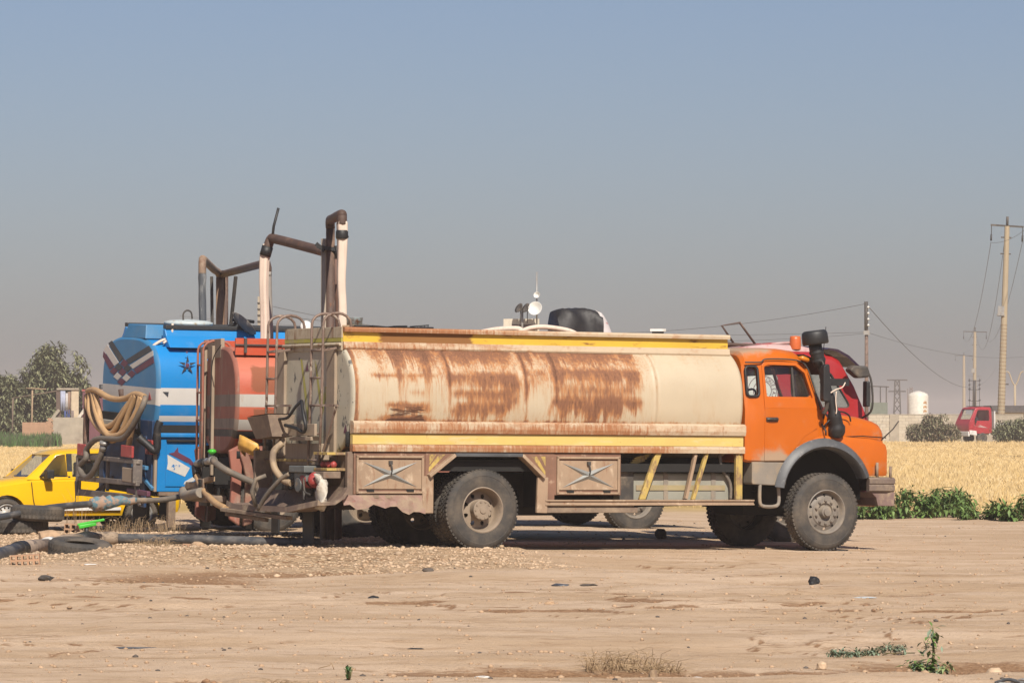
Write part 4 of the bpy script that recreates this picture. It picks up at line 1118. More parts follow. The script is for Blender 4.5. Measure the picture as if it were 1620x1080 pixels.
b = MB(); secs = []
for q in ((5.06, 2.66, .02), (5.20, 2.60, .03), (5.33, 2.50, .03), (5.42, 2.42, .015)):
    secs.append([(q[0], -1.06, q[1] - .02), (q[0], -1.06, q[1] + q[2]), (q[0], 0, q[1] + q[2] + .02), (q[0], 1.06, q[1] + q[2]), (q[0], 1.06, q[1] - .02), (q[0], 0, q[1])])
b.loft(secs, smooth=False); b.build('sun_visor', K['black'], T1)
b = MB(); b.add([(5.235, -.95, 2.49), (5.235, .95, 2.49), (5.40, .95, 1.97), (5.40, -.95, 1.97)], [(0, 1, 2, 3)]); b.build('windscreen', K['glass_wind'], T1)
# bonnet
def hsec(x, hw, z1, r, z0):
    L = [(-hw, z0), (-hw, z1 - r)]
    for k in range(1, 6):
        a = math.pi / 2 * k / 5; L.append((-hw + r * (1 - math.cos(a)), z1 - r + r * math.sin(a)))
    L.append((-(hw - r) * .5, z1 + .02)); return [(x, y, z) for y, z in L + [(0, z1 + .03)] + [(-y, z) for y, z in L[::-1]]]
b = MB(); b.loft([hsec(*q) for q in ((5.40, 1.0, 1.86, .10, 1.42), (5.55, .98, 1.865, .14, 1.42), (5.8, .95, 1.855, .16, 1.42), (6.1, .92, 1.825, .17, 1.42), (6.35, .90, 1.775, .18, 1.42), (6.45, .885, 1.735, .17, 1.42), (6.49, .86, 1.69, .15, 1.44), (6.50, .82, 1.64, .12, 1.46))])
hd_ = b.build('bonnet', K['orange'], T1); sharp(hd_, 40); set_attr(hd_, 'dust', lambda x, y, z: .18 * sst(6.2, 6.5, x))
b = MB(); b.box((6.40, -.70, 1.05), (6.49, .70, 1.55)); 
for k in range(7): b.box((6.49, -.66, 1.10 + .062 * k), (6.505, .66, 1.13 + .062 * k), 1)
b.build('grille', [K['void'], K['frame_metal']], T1)
b = MB()
for s in (-1, 1): b.tube([(5.42, s * 1.02, 1.532), (6.0, s * 1.10, 1.556), (6.44, s * 1.02, 1.535)], .008, 5)
b.build('panel_gap', K['void'], T1)
# bumper with its returns
b = MB()
def bpro(d): return [(d, .985), (d + .025, .96), (d + .025, .90), (d + .008, .885), (d + .02, .87), (d + .02, .80), (d, .78), (d - .03, .78), (d - .03, .985)]
path = [(6.05, -1.16, .0), (6.05, -1.19, 0), (6.35, -1.19, .0), (6.48, -1.16, 0), (6.55, -1.02, 0), (6.56, 0, 0), (6.55, 1.02, 0), (6.48, 1.16, 0), (6.35, 1.19, 0), (6.05, 1.19, 0)]
secs = []
for i, p in enumerate(path):
    a = Vector(path[max(i - 1, 0)]); c = Vector(path[min(i + 1, len(path) - 1)]); t = (c - a).normalized(); nrm = Vector((t.y, -t.x, 0))
    if i == 0: nrm = Vector((0, -1, 0))
    secs.append([(p[0] + nrm.x * d, p[1] + nrm.y * d, z) for d, z in bpro(0)])
b.loft(secs, smooth=False); bp = b.build('bumper', worn('dusty_brown_bumper', (.17, .125, .10), .6, [(DUST, (4, 4, 4), .45, .7, None, 1, .9, .7), ((.05, .04, .035), (6, 6, 14), .56, .7)], .15, 4, .12, 50), T1, .004)
b = MB(); b.prism([(6.10, .78), (6.50, .78), (6.49, .585), (6.22, .585), (6.19, .70)], -1.17, 1.17); b.build('bumper_apron', worn('brown_apron', (.20, .125, .11), .7, [(DUST, (4, 4, 4), .5, .75)], .12, 4, .1, 50), bp, .008)
b = MB()
for x, y, h in ((6.20, -1.17, .22), (6.42, -1.17, .17), (6.20, 1.17, .22), (6.42, 1.17, .17)): b.tube([(x, y, .97), (x, y, .97 + h)], .02, 8)
b.build('peg', K['dusty_metal'], bp)
b = MB(); b.tube([(6.36, -1.02, 1.50), (6.52, -1.08, 1.66), (6.60, -1.10, 1.77)], .010, 6); b.build('width_rod', K['frame_metal'], T1)
# snorkel
b = MB()
b.lathe([(.0, .115), (.14, .115), (.168, .095), (.180, .065), (.184, -.06), (.17, -.08), (.09, -.08)], o=(5.20, -1.12, 2.895), ax=(-.12, .05, 1), n=36)
b.tube([(5.20, -1.12, 2.82), (5.215, -1.12, 2.74), (5.26, -1.13, 2.58), (5.27, -1.13, 2.52)], [.092, .092, .092, .075], 20)
b.lathe([(.098, -.02), (.104, 0), (.098, .02)], o=(5.25, -1.13, 2.60), ax=(-.25, 0, 1), n=20); b.lathe([(.098, -.02), (.104, 0), (.098, .02)], o=(5.225, -1.12, 2.71), ax=(-.25, 0, 1), n=20)
b.tube(bez([(5.27, -1.13, 2.56), (5.33, -1.14, 2.38), (5.42, -1.15, 2.10), (5.50, -1.15, 1.85), (5.55, -1.14, 1.68), (5.565, -1.10, 1.55)], 5), [.055] * 5 + [.062] * 5 + [.072] * 5 + [.095] * 5 + [.118] * 3 + [.11, .10, .08], 18)
sn = b.build('snorkel', K['black'], T1)
b = MB(); b.tube([(5.36, -1.21, 2.30), (5.34, -1.05, 2.30)], .02, 6); b.box((5.40, -1.16, 2.25), (5.74, -1.10, 2.35)); b.build('snorkel_clamp', K['black'], sn)
b = MB(); b.tube(bez([(5.26, -1.30, 2.10), (5.45, -1.25, 2.19), (5.6, -1.2, 2.23), (5.68, -1.15, 2.30)], 5), .010, 5); b.tube(bez([(5.47, -1.25, 2.17), (5.46, -1.25, 2.05), (5.47, -1.26, 1.92), (5.46, -1.26, 1.86)], 4), .009, 5); b.build('rope', K['canvas'], sn)
b = MB(); b.tube(bez([(5.52, -1.02, 1.90), (5.72, -1.02, 1.89), (5.84, -1.0, 1.84), (5.88, -.98, 1.76)], 6), .012, 6); b.build('cable', K['black'], T1)
b = MB(); b.tube([(5.33, -1.10, 1.72), (5.36, -1.16, 1.62), (5.36, -1.16, 1.56)], .012, 6); b.tube([(5.34, -1.13, 1.68), (5.47, -1.15, 1.82)], .012, 6); b.build('bracket', K['black'], T1)
# seat and steering wheel inside
b = MB(); b.box((4.30, -.85, 1.45), (4.75, .85, 1.72)); b.box((4.22, -.85, 1.68), (4.32, .85, 2.0)); b.build('seat', K['black'], T1, .03)
b = MB()
P = []
for k in range(25):
    a = 2 * math.pi * k / 24; P.append((5.02 + .10 * math.sin(a), .42 + .22 * math.cos(a), 2.02 + .19 * math.sin(a)))
b.tube(P, .016, 6, cap=False); b.tube([(5.02, .42, 2.02), (5.25, .42, 1.75)], .02, 6); b.build('steering_wheel', K['black'], T1)

# ------------------------------------------------------------------ red tanker, middle of the row
T2 = thing('tanker_truck', 'faded red tanker truck with grey stripes and sloping red cab, between the other two', 'tanker truck', (-2.385, 59.95, 0), (0, .75, 16), 'tanker trucks parked side by side')
axle_set(T2, 0, 6.42, .54, .53, 1.04, 1.02)
def bands_shell(parent, x0, x1, a, bu, bl, zc, e, bands, n=96, nx=24, sag=.0):
    """tank shell cut lengthwise into painted bands by height: (z_low, z_high, material)"""
    b = MB(); sec_ = superell(n, a, bu, bl, zc, e)
    zs = sorted({q for bd in bands for q in bd[:2]})
    ys = [p for p in sec_]
    # insert exact band edges in the section
    out = []
    for i in range(n):
        p, q = sec_[i], sec_[(i + 1) % n]; out.append(p)
        cs = [z for z in zs if min(p[1], q[1]) + 1e-4 < z < max(p[1], q[1]) - 1e-4]
        cs.sort(reverse=p[1] > q[1])
        for z in cs:
            t = (z - p[1]) / (q[1] - p[1]); out.append((p[0] + (q[0] - p[0]) * t, z))
    m = len(out); mats = []
    for bd in bands:
        if bd[2] not in mats: mats.append(bd[2])
    vs = [(x0 + (x1 - x0) * i / nx, y, z) for i in range(nx + 1) for y, z in out]
    b.add(vs, [])
    for i in range(nx):
        for j in range(m):
            zm = (out[j][1] + out[(j + 1) % m][1]) / 2
            mi = next((mats.index(bd[2]) for bd in bands if bd[0] <= zm <= bd[1]), 0)
            b.f.append((i * m + j, i * m + (j + 1) % m, (i + 1) * m + (j + 1) % m, (i + 1) * m + j)); b.m.append(mi); b.sm.append(True)
    o = b.build('tank', mats, parent); return o, out
Z2 = dict(a=1.17, bu=.74, bl=.80, zc=2.02, e=2.7)
RB = [(-9, 1.29, K['red_tank']), (1.29, 1.44, K['red_tank']), (1.44, 1.55, K['charcoal']), (1.56, 1.71, K['red_stripe_white']), (1.55, 1.56, K['red_tank']), (1.71, 1.89, K['red_tank']), (1.89, 2.07, K['red_stripe_white']), (2.07, 9, K['red_tank'])]
tk2, sec2 = bands_shell(T2, -1.90, 5.35, bands=RB, nx=60, **Z2)
set_attr(tk2, 'fade', lambda x, y, z: soft(z, 2.45, 2.75, .04) * .8 + .25)
set_attr(tk2, 'rust', lambda x, y, z: 1.0 * soft(x, -1.68, -1.36, .03) * soft(z, 2.10, 2.46, .03) + .9 * soft(x, -1.75, -1.2, .03) * soft(z, 1.72, 1.88, .01) + .15)
GB = [(q[0], q[1], {K['red_tank']: K['red_rear'], K['charcoal']: K['frame_metal'], K['red_stripe_white']: K['rear_grey']}[q[2]]) for q in RB]  # rear head takes the shade-toned copies of the side bands
b = MB(); mats = [K['red_rear'], K['rear_grey'], K['frame_metal']]
c = 0
for f, xx in ((1.0, -1.895), (.99, -1.935), (.95, -1.955)):
    b.v += [(xx, y * f, 2.02 + (z - 2.02) * f) for y, z in sec2]
m = len(sec2)
for i in range(2):
    for j in range(m):
        zm = sec2[j][1]; mi = next((mats.index(q[2]) for q in GB if q[0] <= zm <= q[1]), 0)
        b.f.append((i * m + j, i * m + (j + 1) % m, (i + 1) * m + (j + 1) % m, (i + 1) * m + j)); b.m.append(mi); b.sm.append(True)
# flat face in horizontal strips so the stripes carry round
half = m
L = sorted([(z, y) for y, z in sec2 if y <= 0]); Rr = sorted([(z, y) for y, z in sec2 if y >= 0])
zz = [z for z, y in L]
def yat(S, z):
    for i in range(len(S) - 1):
        if S[i][0] <= z <= S[i + 1][0]:
            t = 0 if S[i + 1][0] == S[i][0] else (z - S[i][0]) / (S[i + 1][0] - S[i][0]); return S[i][1] + (S[i + 1][1] - S[i][1]) * t
    return S[-1][1]
for i in range(len(zz) - 1):
    z0, z1 = zz[i], zz[i + 1]
    if z1 - z0 < 1e-5: continue
    k = len(b.v); g2 = lambda z: 2.02 + (z - 2.02) * .95
    b.v += [(-1.955, yat(L, z0) * .95, g2(z0)), (-1.955, yat(Rr, z0) * .95, g2(z0)), (-1.955, yat(Rr, z1) * .95, g2(z1)), (-1.955, yat(L, z1) * .95, g2(z1))]
    zm = (z0 + z1) / 2; b.f.append((k, k + 1, k + 2, k + 3)); b.m.append(next((mats.index(q[2]) for q in GB if q[0] <= zm <= q[1]), 0)); b.sm.append(False)
h2 = b.build('tank_head', mats, T2, fix=False)
for y0, y1, mm in ((.84, 1.16, K['rear_strip']), (.30, .40, K['rear_strip'])):
    b = MB(); b.box((-2.0, y0, .9), (-1.957, y1, 2.78)); b.build('head_strip', mm, h2, .006)
b = MB(); b.box((-1.96, -.10, 2.60), (-1.90, 1.12, 2.88)); b.build('rear_coaming', K['rear_strip'], T2, .01)
for s in (-1, 1):
    y = s * .93
    b = MB(); b.box((-1.92, min(y, y - s * .05), 2.63), (5.3, max(y, y - s * .05), 2.87)); rl = b.build('top_rail', K['red_tank'], T2); set_attr(rl, 'fade', lambda x, y, z: 0 * x); set_attr(rl, 'rust', lambda x, y, z: 0 * x)
    b = MB(); b.box((-1.93, min(y + s * .03, y), 2.765), (5.3, max(y + s * .03, y), 2.785)); b.box((-1.80, min(y + s * .04, y), 2.66), (-1.76, max(y + s * .04, y), 2.87)); b.build('rail_lip', K['frame_metal'], rl)
    b = MB(); strip_grid(b, -1.92, 5.4, 30, [(s * 1.08, 1.34), (s * 1.17, 1.335), (s * 1.23, 1.30), (s * 1.24, 1.22), (s * 1.20, 1.15), (s * 1.05, 1.13)], smooth=False)
    b.build('side_beam', K['dusty_metal'] if s > 0 else worn('red_brown_beam', (.26, .10, .07), .7, [(DUST, (4, 4, 4), .45, .7, None, 1, .9, .8)], .12, 3, .1, 40), T2, .01)
    b = MB(); b.tube([(-1.95, s * 1.19, 1.21), (-1.90, s * 1.19, 1.21)], .075, 14); b.build('beam_end', K['void'], T2)
    for x0, x1 in ((.95, 2.2), (2.4, 3.9)):
        b = MB(); b.box((x0, s * 1.08, .62), (x1, s * 1.16, 1.13)); b.build('locker', K['red_rear'], T2, .01)
b = MB(); b.box((-1.88, -.9, 2.66), (5.3, .9, 2.70)); b.build('deck', K['dusty_metal'], T2)
b = MB(); b.lathe([(.27, 2.7), (.27, 2.80), (.29, 2.805), (.29, 2.84), (0, 2.86)], o=(-1.1, 0, 0), ax=(0, 0, 1), n=28); b.build('hatch', K['red_rear'], T2)
ld = ladder(T2, .36, .74, -2.12, 1.05, 2.72, K['red_rear'], rungs=(1.30, 1.70, 2.10, 2.50), top=.14, fwd=.42, r=.018)
b = MB(); b.tube(bez([(-2.0, -.32, 2.78), (-2.03, .12, 2.55), (-2.03, .22, 2.0), (-2.03, .25, 1.4)], 6), .008, 5); b.build('cable', K['black'], T2)
b = MB()
for s in (-1, 1): b.box((-2.1, s * .38, .78), (7.3, s * .46, 1.02))
b.box((-1.88, -1.1, 1.02), (5.35, 1.1, 1.16)); b.box((5.6, -.5, .5), (7.2, .5, 1.25)); b.box((-1.9, -1.0, .72), (-1.7, 1.0, .84)); b.box((-.85, -1.1, .60), (-.80, 1.1, 1.2)); b.box((.92, -1.1, .56), (.95, -.5, 1.2))
b.build('chassis', K['void'], T2)
# rear frame: two bent rusty brackets, coupling, trough
for P, y0, mm in (([(-2.06, 1.27), (-1.92, 1.34), (-1.85, 1.25), (-1.87, .90), (-1.89, .20), (-2.04, .30), (-2.01, .90)], -1.14, K['red_rear']),
                  ([(-1.91, 1.20), (-1.81, 1.27), (-1.74, 1.10), (-1.70, .88), (-1.72, .24), (-1.85, .20), (-1.82, .88), (-1.86, 1.05)], -1.21, worn('red_brown_bracket', (.27, .125, .085), .7, [(DUST, (5, 5, 5), .46, .66, None, 1, .9, .8)], .15, 4, .12, 40))):
    for s in (-1, 1):
        b = MB(); b.prism(P, *sorted((s * -y0, s * (-y0 + .10)))); b.build('rear_bracket', mm, T2, .02)
b = MB(); b.box((-2.25, -.62, .52), (-1.95, .95, .62)); b.box((-2.28, -.50, .62), (-2.24, -.12, .86)); b.box((-2.28, -.12, .62), (-2.24, .75, .80)); b.build('tow_crossbeam', K['dusty_metal'], T2, .02)
b = MB(); b.tube([(-2.30, -.35, .78), (-2.22, -.35, .78)], .07, 12); b.build('socket', K['void'], T2)
b = MB(); b.tube(bez([(-2.3, .75, .66), (-2.34, .45, .60), (-2.32, .05, .62), (-2.30, -.5, .66)], 5), .075, 10); b.build('drain_trough', K['dust_grey'], T2)
# tap and hoses at the tail
b = MB(); b.tube([(-2.22, .26, 1.00), (-2.22, .22, 1.06), (-2.22, .05, 1.08), (-2.2, -.55, 1.11), (-2.2, -.85, 1.13)], [.05, .055, .055, .05, .06], 10); b.tube([(-2.2, -.70, 1.11), (-2.2, -.70, 1.22)], .045, 10); valve = b.build('tap', K['galv'], T2)
b = MB(); b.tube([(-2.21, -.05, 1.08), (-2.21, -.40, 1.10)], .062, 12); b.build('tap_collar', K['black'], valve)
b = MB(); b.blob((-2.2, -.74, 1.25), .055, 2, .12, sq=(1.1, 1.5, .7)); b.build('tap_handle', K['green'], valve)
b = MB(); b.tube(bez([(-2.2, -.85, 1.14), (-2.24, -1.15, 1.10), (-2.14, -1.38, 1.0), (-1.91, -1.42, .89), (-1.72, -1.42, .80), (-1.63, -1.40, .62), (-1.60, -1.36, .36)], 7), .048, 12); b.build('grey_hose', K['hose_grey'], T2)
b = MB(); b.tube(bez([(-2.22, .26, 1.02), (-2.24, .06, .87), (-2.25, -.50, .68), (-2.25, -1.25, .53), (-2.2, -1.75, .46)], 7), .046, 12); b.build('tan_hose', K['hose_tan'], T2)
b = MB(); b.tube([(-2.225, .25, 1.02), (-2.24, .09, .90)], .068, 12); b.build('hose_collar', K['black'], T2)
b = MB(); b.bar((-2.25, .70, .72), (-2.2, -.75, .86), .10, .07); b.build('plank', K['board'], T2, .006)
b = MB(); b.box((-2.0, .55, .45), (-1.9, 1.1, .95)); b.build('tail_plate', K['frame_metal'], T2, .01)
for yy in (.86, -.86):
    b = MB(); b.box((-1.3, yy - .22, .10), (-1.27, yy + .22, .62)); b.build('mud_flap', K['black'], T2, .01)
# red cab
ST2 = [(5.52, 1.12, 1.14, 1.06, .95, 1.85, 2.76, .16), (5.60, 1.14, 1.16, 1.09, .92, 1.85, 2.80, .16), (6.2, 1.15, 1.17, 1.09, .90, 1.85, 2.83, .16), (6.8, 1.15, 1.17, 1.09, .90, 1.85, 2.83, .16), (7.08, 1.15, 1.17, 1.08, .90, 1.85, 2.79, .14), (7.20, 1.15, 1.17, 1.08, .90, 1.85, 2.72, .12), (7.42, 1.15, 1.16, 1.09, .92, 1.85, 2.35, .08), (7.60, 1.14, 1.15, 1.11, .95, 1.83, 1.93, .05), (7.64, 1.13, 1.14, 1.10, .98, 1.75, 1.85, .05), (7.66, 1.08, 1.10, 1.06, 1.02, 1.6, 1.72, .05)]
b = MB(); b.loft([cab_sec(*q) for q in ST2]); cab2 = b.build('cab_body', K['red_cab'], T2)
b = MB(); b.loft([cab_sec(q[0], q[1] - .05, q[2] - .05, q[3] - .05, q[4] + .05, q[5], q[6] - .05, max(.02, q[7] - .04)) for q in ST2[1:-2]]); cuts = [b.build('cut', K['void'])]
SLW = rpoly([(5.74, 2.0, .05), (5.74, 2.50, .06), (6.21, 2.50, .10), (6.21, 2.0, .04)]); DW2 = rpoly([(6.42, 2.0, .05), (6.42, 2.52, .06), (7.02, 2.52, .1), (7.36, 2.0, .06)])
for W_ in (SLW, DW2):
    b = MB(); b.prism(W_, -1.5, 1.5); cuts.append(b.build('cut', K['void']))
b = MB(); b.box((7.1, -.98, 2.02), (7.9, .98, 2.58)); cuts.append(b.build('cut', K['void']))
boolean(cab2, cuts); sharp(cab2, 32)
for s in (-1, 1):
    b = MB(); q = [(x, s * 1.085, z) for x, z in DW2]; b.add(q, [tuple(range(len(q)))]); b.build('window_pane', K['glass'], T2)
    b = MB(); b.tube([(x, s * 1.125, z) for x, z in DW2 + DW2[:1]], .016, 6, cap=False); b.build('window_seal', K['black'], T2)
    # sleeper window blanked with a white printed sheet
    b = MB(); b.prism(SLW, *sorted((s * 1.07, s * 1.10))); sh = b.build('window_sheet', K['white'], T2)
    if s < 0:
        cx, cz = 5.975, 2.24; ink = K['maroon']; yy = -1.1025
        for r in (.215, .135):
            b = MB(); N = 48; n0 = 0
            for k in range(N):
                a0, a1 = 2 * math.pi * k / N, 2 * math.pi * (k + 1) / N
                decal(b, [(cx + r * math.cos(a0), yy, cz + r * math.sin(a0)), (cx + r * math.cos(a1), yy, cz + r * math.sin(a1)), (cx + (r + .010) * math.cos(a1), yy, cz + (r + .010) * math.sin(a1)), (cx + (r + .010) * math.cos(a0), yy, cz + (r + .010) * math.sin(a0))])
            b.build('ring', ink, sh)
        b = MB(); decal(b, [(cx - .10, yy, cz + .03), (cx + .09, yy, cz - .05), (cx - .09, yy, cz - .02)]); b.build('arrow', ink, sh)
        for ch, an in (('O', 62), ('N', 44), ('E', 26), ('E', 8), ('A', -10), ('A', -30), ('A', -55), ('C', 80), ('R', 100)):
            me = text_mesh(ch, .075, ink, 'letter'); lo = D.objects.new('letter', me); COL.objects.link(lo); lo.parent = sh
            a = R(an); lo.matrix_local = Matrix.Translation((cx + .178 * math.cos(a), yy - .001, cz + .178 * math.sin(a))) @ Matrix.Rotation(R(90), 4, 'X') @ Matrix.Rotation(a - R(90), 4, 'Z')
    b = MB(); b.box((6.35, s * 1.05, 1.3), (7.2, s * 1.10, 1.45)); b.build('seat_side', K['black'], T2)
    # mirrors on tubular frames at the front corners
    b = MB(); b.tube(bez([(7.30, s * 1.15, 2.60), (7.42, s * 1.38, 2.58), (7.55, s * 1.42, 2.45), (7.58, s * 1.42, 2.0), (7.50, s * 1.2, 1.85)], 5), .017, 6); arm = b.build('mirror_frame', K['frame_metal'], T2)
    b = MB(); b.box((7.46, s * 1.33, 2.02), (7.52, s * 1.50, 2.40)); b.build('mirror', K['black'], arm, .02)
    b = MB(); b.prism(rpoly([(7.20, 2.56, .05), (7.28, 2.63, .04), (7.50, 2.62, .06), (7.56, 2.46, .06), (7.36, 2.44, .08)]), *sorted((s * 1.22, s * 1.45))); b.build('wide_mirror', K['frame_metal'], arm, .03)
    b = MB(); N = 24; secs = []
    for k in range(15):
        a = R(175 - 170 * k / 14); secs.append([(6.42 + r_ * math.cos(a), s * y_, .62 + r_ * math.sin(a)) for r_, y_ in ((.62, .8), (.62, 1.19), (.68, 1.20), (.70, 1.14), (.66, .8))])
    b.loft(secs); b.build('mudguard', K['black'], T2)
b = MB(); b.add([(7.22, -1.02, 2.62), (7.22, 1.02, 2.62), (7.595, 1.06, 1.98), (7.595, -1.06, 1.98)], [(0, 1, 2, 3)]); b.build('windscreen', K['glass_wind'], T2)
b = MB(); secs = []
for x, z, t in ((6.98, 2.885, .02), (7.12, 2.87, .03), (7.30, 2.78, .03), (7.48, 2.62, .02)): secs.append([(x, -1.12, z - t), (x + .02, -1.13, z), (x + .04, 0, z + .05), (x + .02, 1.13, z), (x, 1.12, z - t), (x + .02, 0, z + .01)])
b.loft(secs, smooth=False); b.build('sun_visor', K['purple'], T2)
b = MB(); b.loft([[(x, -.95, z0), (x, -.90, z1), (x, 0, z1 + .04), (x, .9, z1), (x, .95, z0)] for x, z0, z1 in ((5.60, 2.80, 2.86), (6.1, 2.82, 2.93), (6.6, 2.82, 2.92), (7.02, 2.80, 2.84))], closed=True, smooth=False); b.build('roof_fairing', K['pink_white'], T2, .02)
b = MB(); b.tube([(5.74, -.55, 2.90), (5.52, -.55, 3.20), (5.80, -.55, 3.25), (6.06, -.55, 2.92)], .018, 6); b.tube([(5.2, -.55, 2.90), (6.45, -.55, 2.93)], .025, 6); b.build('roof_frame', K['brown_pipe'], T2)
b = MB()
g = random.Random(3)
for k in range(5): b.tube(bez([(5.2 + .1 * k, -.7 + .2 * k, 2.86), (5.6, -.75 + .22 * k, 2.92 + .01 * k), (6.1 + .08 * k, -.7 + .2 * k, 2.90)], 4), .025, 6)
b.build('roof_clutter', K['brown_pipe'], T2)
b = MB(); b.tube([(6.05, -.80, 2.92), (6.50, -.86, 2.96)], .022, 8); b.build('beacon_arm', K['pink_white'], T2)
b = MB(); b.lathe([(.085, -.10), (.088, -.02), (.082, .05), (.075, .095), (0, .10)], o=(6.56, -.88, 2.96), ax=(0, 0, 1), n=20); b.build('beacon', worn('orange_beacon', (.60, .13, .03), .4, [], .05, 5), T2)
b = MB(); b.tube([(6.96, -1.0, 2.82), (6.99, -1.02, 3.20)], .006, 5); b.build('antenna', K['black'], T2)
b = MB(); b.box((7.55, -1.2, .55), (7.78, 1.2, .92)); b.build('bumper', K['red_cab'], T2, .05)
b = MB(); b.box((6.6, -1.0, 1.0), (6.95, 1.0, 1.9)); b.build('seat', K['black'], T2, .05)
b = MB(); b.box((7.42, -.85, 1.90), (7.55, -.25, 1.99)); b.build('dash_papers', K['white'], T2, .01)

# ------------------------------------------------------------------ blue tanker, far side of the row
T3 = thing('tanker_truck', 'bright blue tanker truck with white stripes and woven flag chevron on its rear', 'tanker truck', (-4.29, 65.3, 0), (2.5, .5, 27), 'tanker trucks parked side by side')
axle_set(T3, 0, 6.5, .54, .53, 1.04, 1.02)
Z3 = dict(a=1.19, bu=.80, bl=.90, zc=2.22, e=3.0)
BB = [(-9, 1.74, K['blue']), (1.74, 1.83, K['blue_white']), (1.83, 2.0, K['blue']), (2.0, 2.26, K['blue_white']), (2.26, 9, K['blue'])]
tk3, sec3 = bands_shell(T3, -1.93, 5.6, bands=BB, nx=40, **Z3)
mats = [K['blue_rear'], K['blue_white'], K['blue_dark']]
GB = [(-9, 1.70, mats[2]), (1.70, 1.98, mats[0]), (1.98, 2.25, mats[1]), (2.25, 9, mats[0])]
_, sec3r = bands_shell(T3, 0, 1, bands=[(q[0], q[1], q[2]) for q in GB], nx=1, **Z3); D.objects.remove(_, do_unlink=True)
b = MB(); m = len(sec3r)
for f, xx in ((1.0, -1.925), (.985, -1.965), (.94, -1.985)): b.v += [(xx, y * f, 2.22 + (z - 2.22) * f) for y, z in sec3r]
for i in range(2):
    for j in range(m):
        zm = (sec3r[j][1] + sec3r[(j + 1) % m][1]) / 2; mi = next((mats.index(q[2]) for q in GB if q[0] <= zm <= q[1]), 0)
        b.f.append((i * m + j, i * m + (j + 1) % m, (i + 1) * m + (j + 1) % m, (i + 1) * m + j)); b.m.append(mi); b.sm.append(True)
L = sorted([(z, y) for y, z in sec3r if y <= 0]); Rr = sorted([(z, y) for y, z in sec3r if y >= 0]); zz = [z for z, y in L]
for i in range(len(zz) - 1):
    z0, z1 = zz[i], zz[i + 1]
    if z1 - z0 < 1e-5: continue
    k = len(b.v); g2 = lambda z: 2.22 + (z - 2.22) * .94
    b.v += [(-1.985, yat(L, z0) * .94, g2(z0)), (-1.985, yat(Rr, z0) * .94, g2(z0)), (-1.985, yat(Rr, z1) * .94, g2(z1)), (-1.985, yat(L, z1) * .94, g2(z1))]
    zm = (z0 + z1) / 2; b.f.append((k, k + 1, k + 2, k + 3)); b.m.append(next((mats.index(q[2]) for q in GB if q[0] <= zm <= q[1]), 0)); b.sm.append(False)
h3 = b.build('tank_head', mats, T3, fix=False)
def flat(nm, polys, x, mat, parent):
    for P in polys:
        b = MB(); b.add([(x, y * .96 + .02, z - .03) for y, z in P] + [(x - .004, y * .96 + .02, z - .03) for y, z in P], [tuple(range(len(P), 2 * len(P)))] + [(i, (i + 1) % len(P), len(P) + (i + 1) % len(P), len(P) + i) for i in range(len(P))]); b.build(nm, mat, parent)
dk = worn('dark_slate_paint', (.045, .05, .06), .5, [(DUST, (4, 4, 4), .55, .85, None, 1, .9, .4)], .15, 4)
flat('chevron_bar', [[(.94, 2.92), (.78, 2.965), (.23, 2.7), (.42, 2.64)], [(.13, 2.68), (-.85, 2.93), (-.99, 2.86), (0, 2.62)]], -1.986, dk, h3)
flat('chevron_bar', [[(1.13, 2.81), (.98, 2.90), (.45, 2.63), (.64, 2.57)], [(-.04, 2.6), (-1.03, 2.86), (-1.05, 2.78), (-.18, 2.55)]], -1.986, K['blue_white'], h3)
flat('chevron_bar', [[(1.17, 2.70), (1.14, 2.79), (.66, 2.57), (.84, 2.51)], [(-.22, 2.54), (-1.06, 2.77), (-1.08, 2.67), (-.36, 2.48)]], -1.986, K['maroon'], h3)
dm = lambda cy, cz: [(cy + .10, cz + .07), (cy - .10, cz + .012), (cy + .06 - .12, cz - .065) if 0 else (cy + .07 - .10 + .0, cz - .065), (cy + .10, cz - .012)]
flat('weave_square', [[(.22, 2.69), (.02, 2.63), (.19, 2.56), (.38, 2.61)], [(.68, 2.55), (.48, 2.5), (.65, 2.43), (.84, 2.48)], [(.29, 2.55), (.1, 2.49), (.26, 2.42), (.46, 2.47)], [(-.12, 2.53), (-.31, 2.48), (-.15, 2.41), (.05, 2.46)], [(.33, 2.39), (.13, 2.34), (.29, 2.27), (.49, 2.32)]], -1.986, K['maroon'], h3)
flat('weave_square', [[(.46, 2.62), (.27, 2.56), (.43, 2.5), (.63, 2.54)], [(.07, 2.61), (-.13, 2.56), (.04, 2.49), (.23, 2.54)]], -1.986, dk, h3)
flat('weave_square', [[(.51, 2.47), (.31, 2.42), (.48, 2.35), (.67, 2.4)], [(.11, 2.46), (-.09, 2.41), (.08, 2.34), (.27, 2.39)]], -1.986, K['blue_white'], h3)
flat('warning_triangle', [[(-.86, 2.09), (-.93, 2.21), (-1.01, 2.10)]], -1.986, K['red_plastic'], h3)
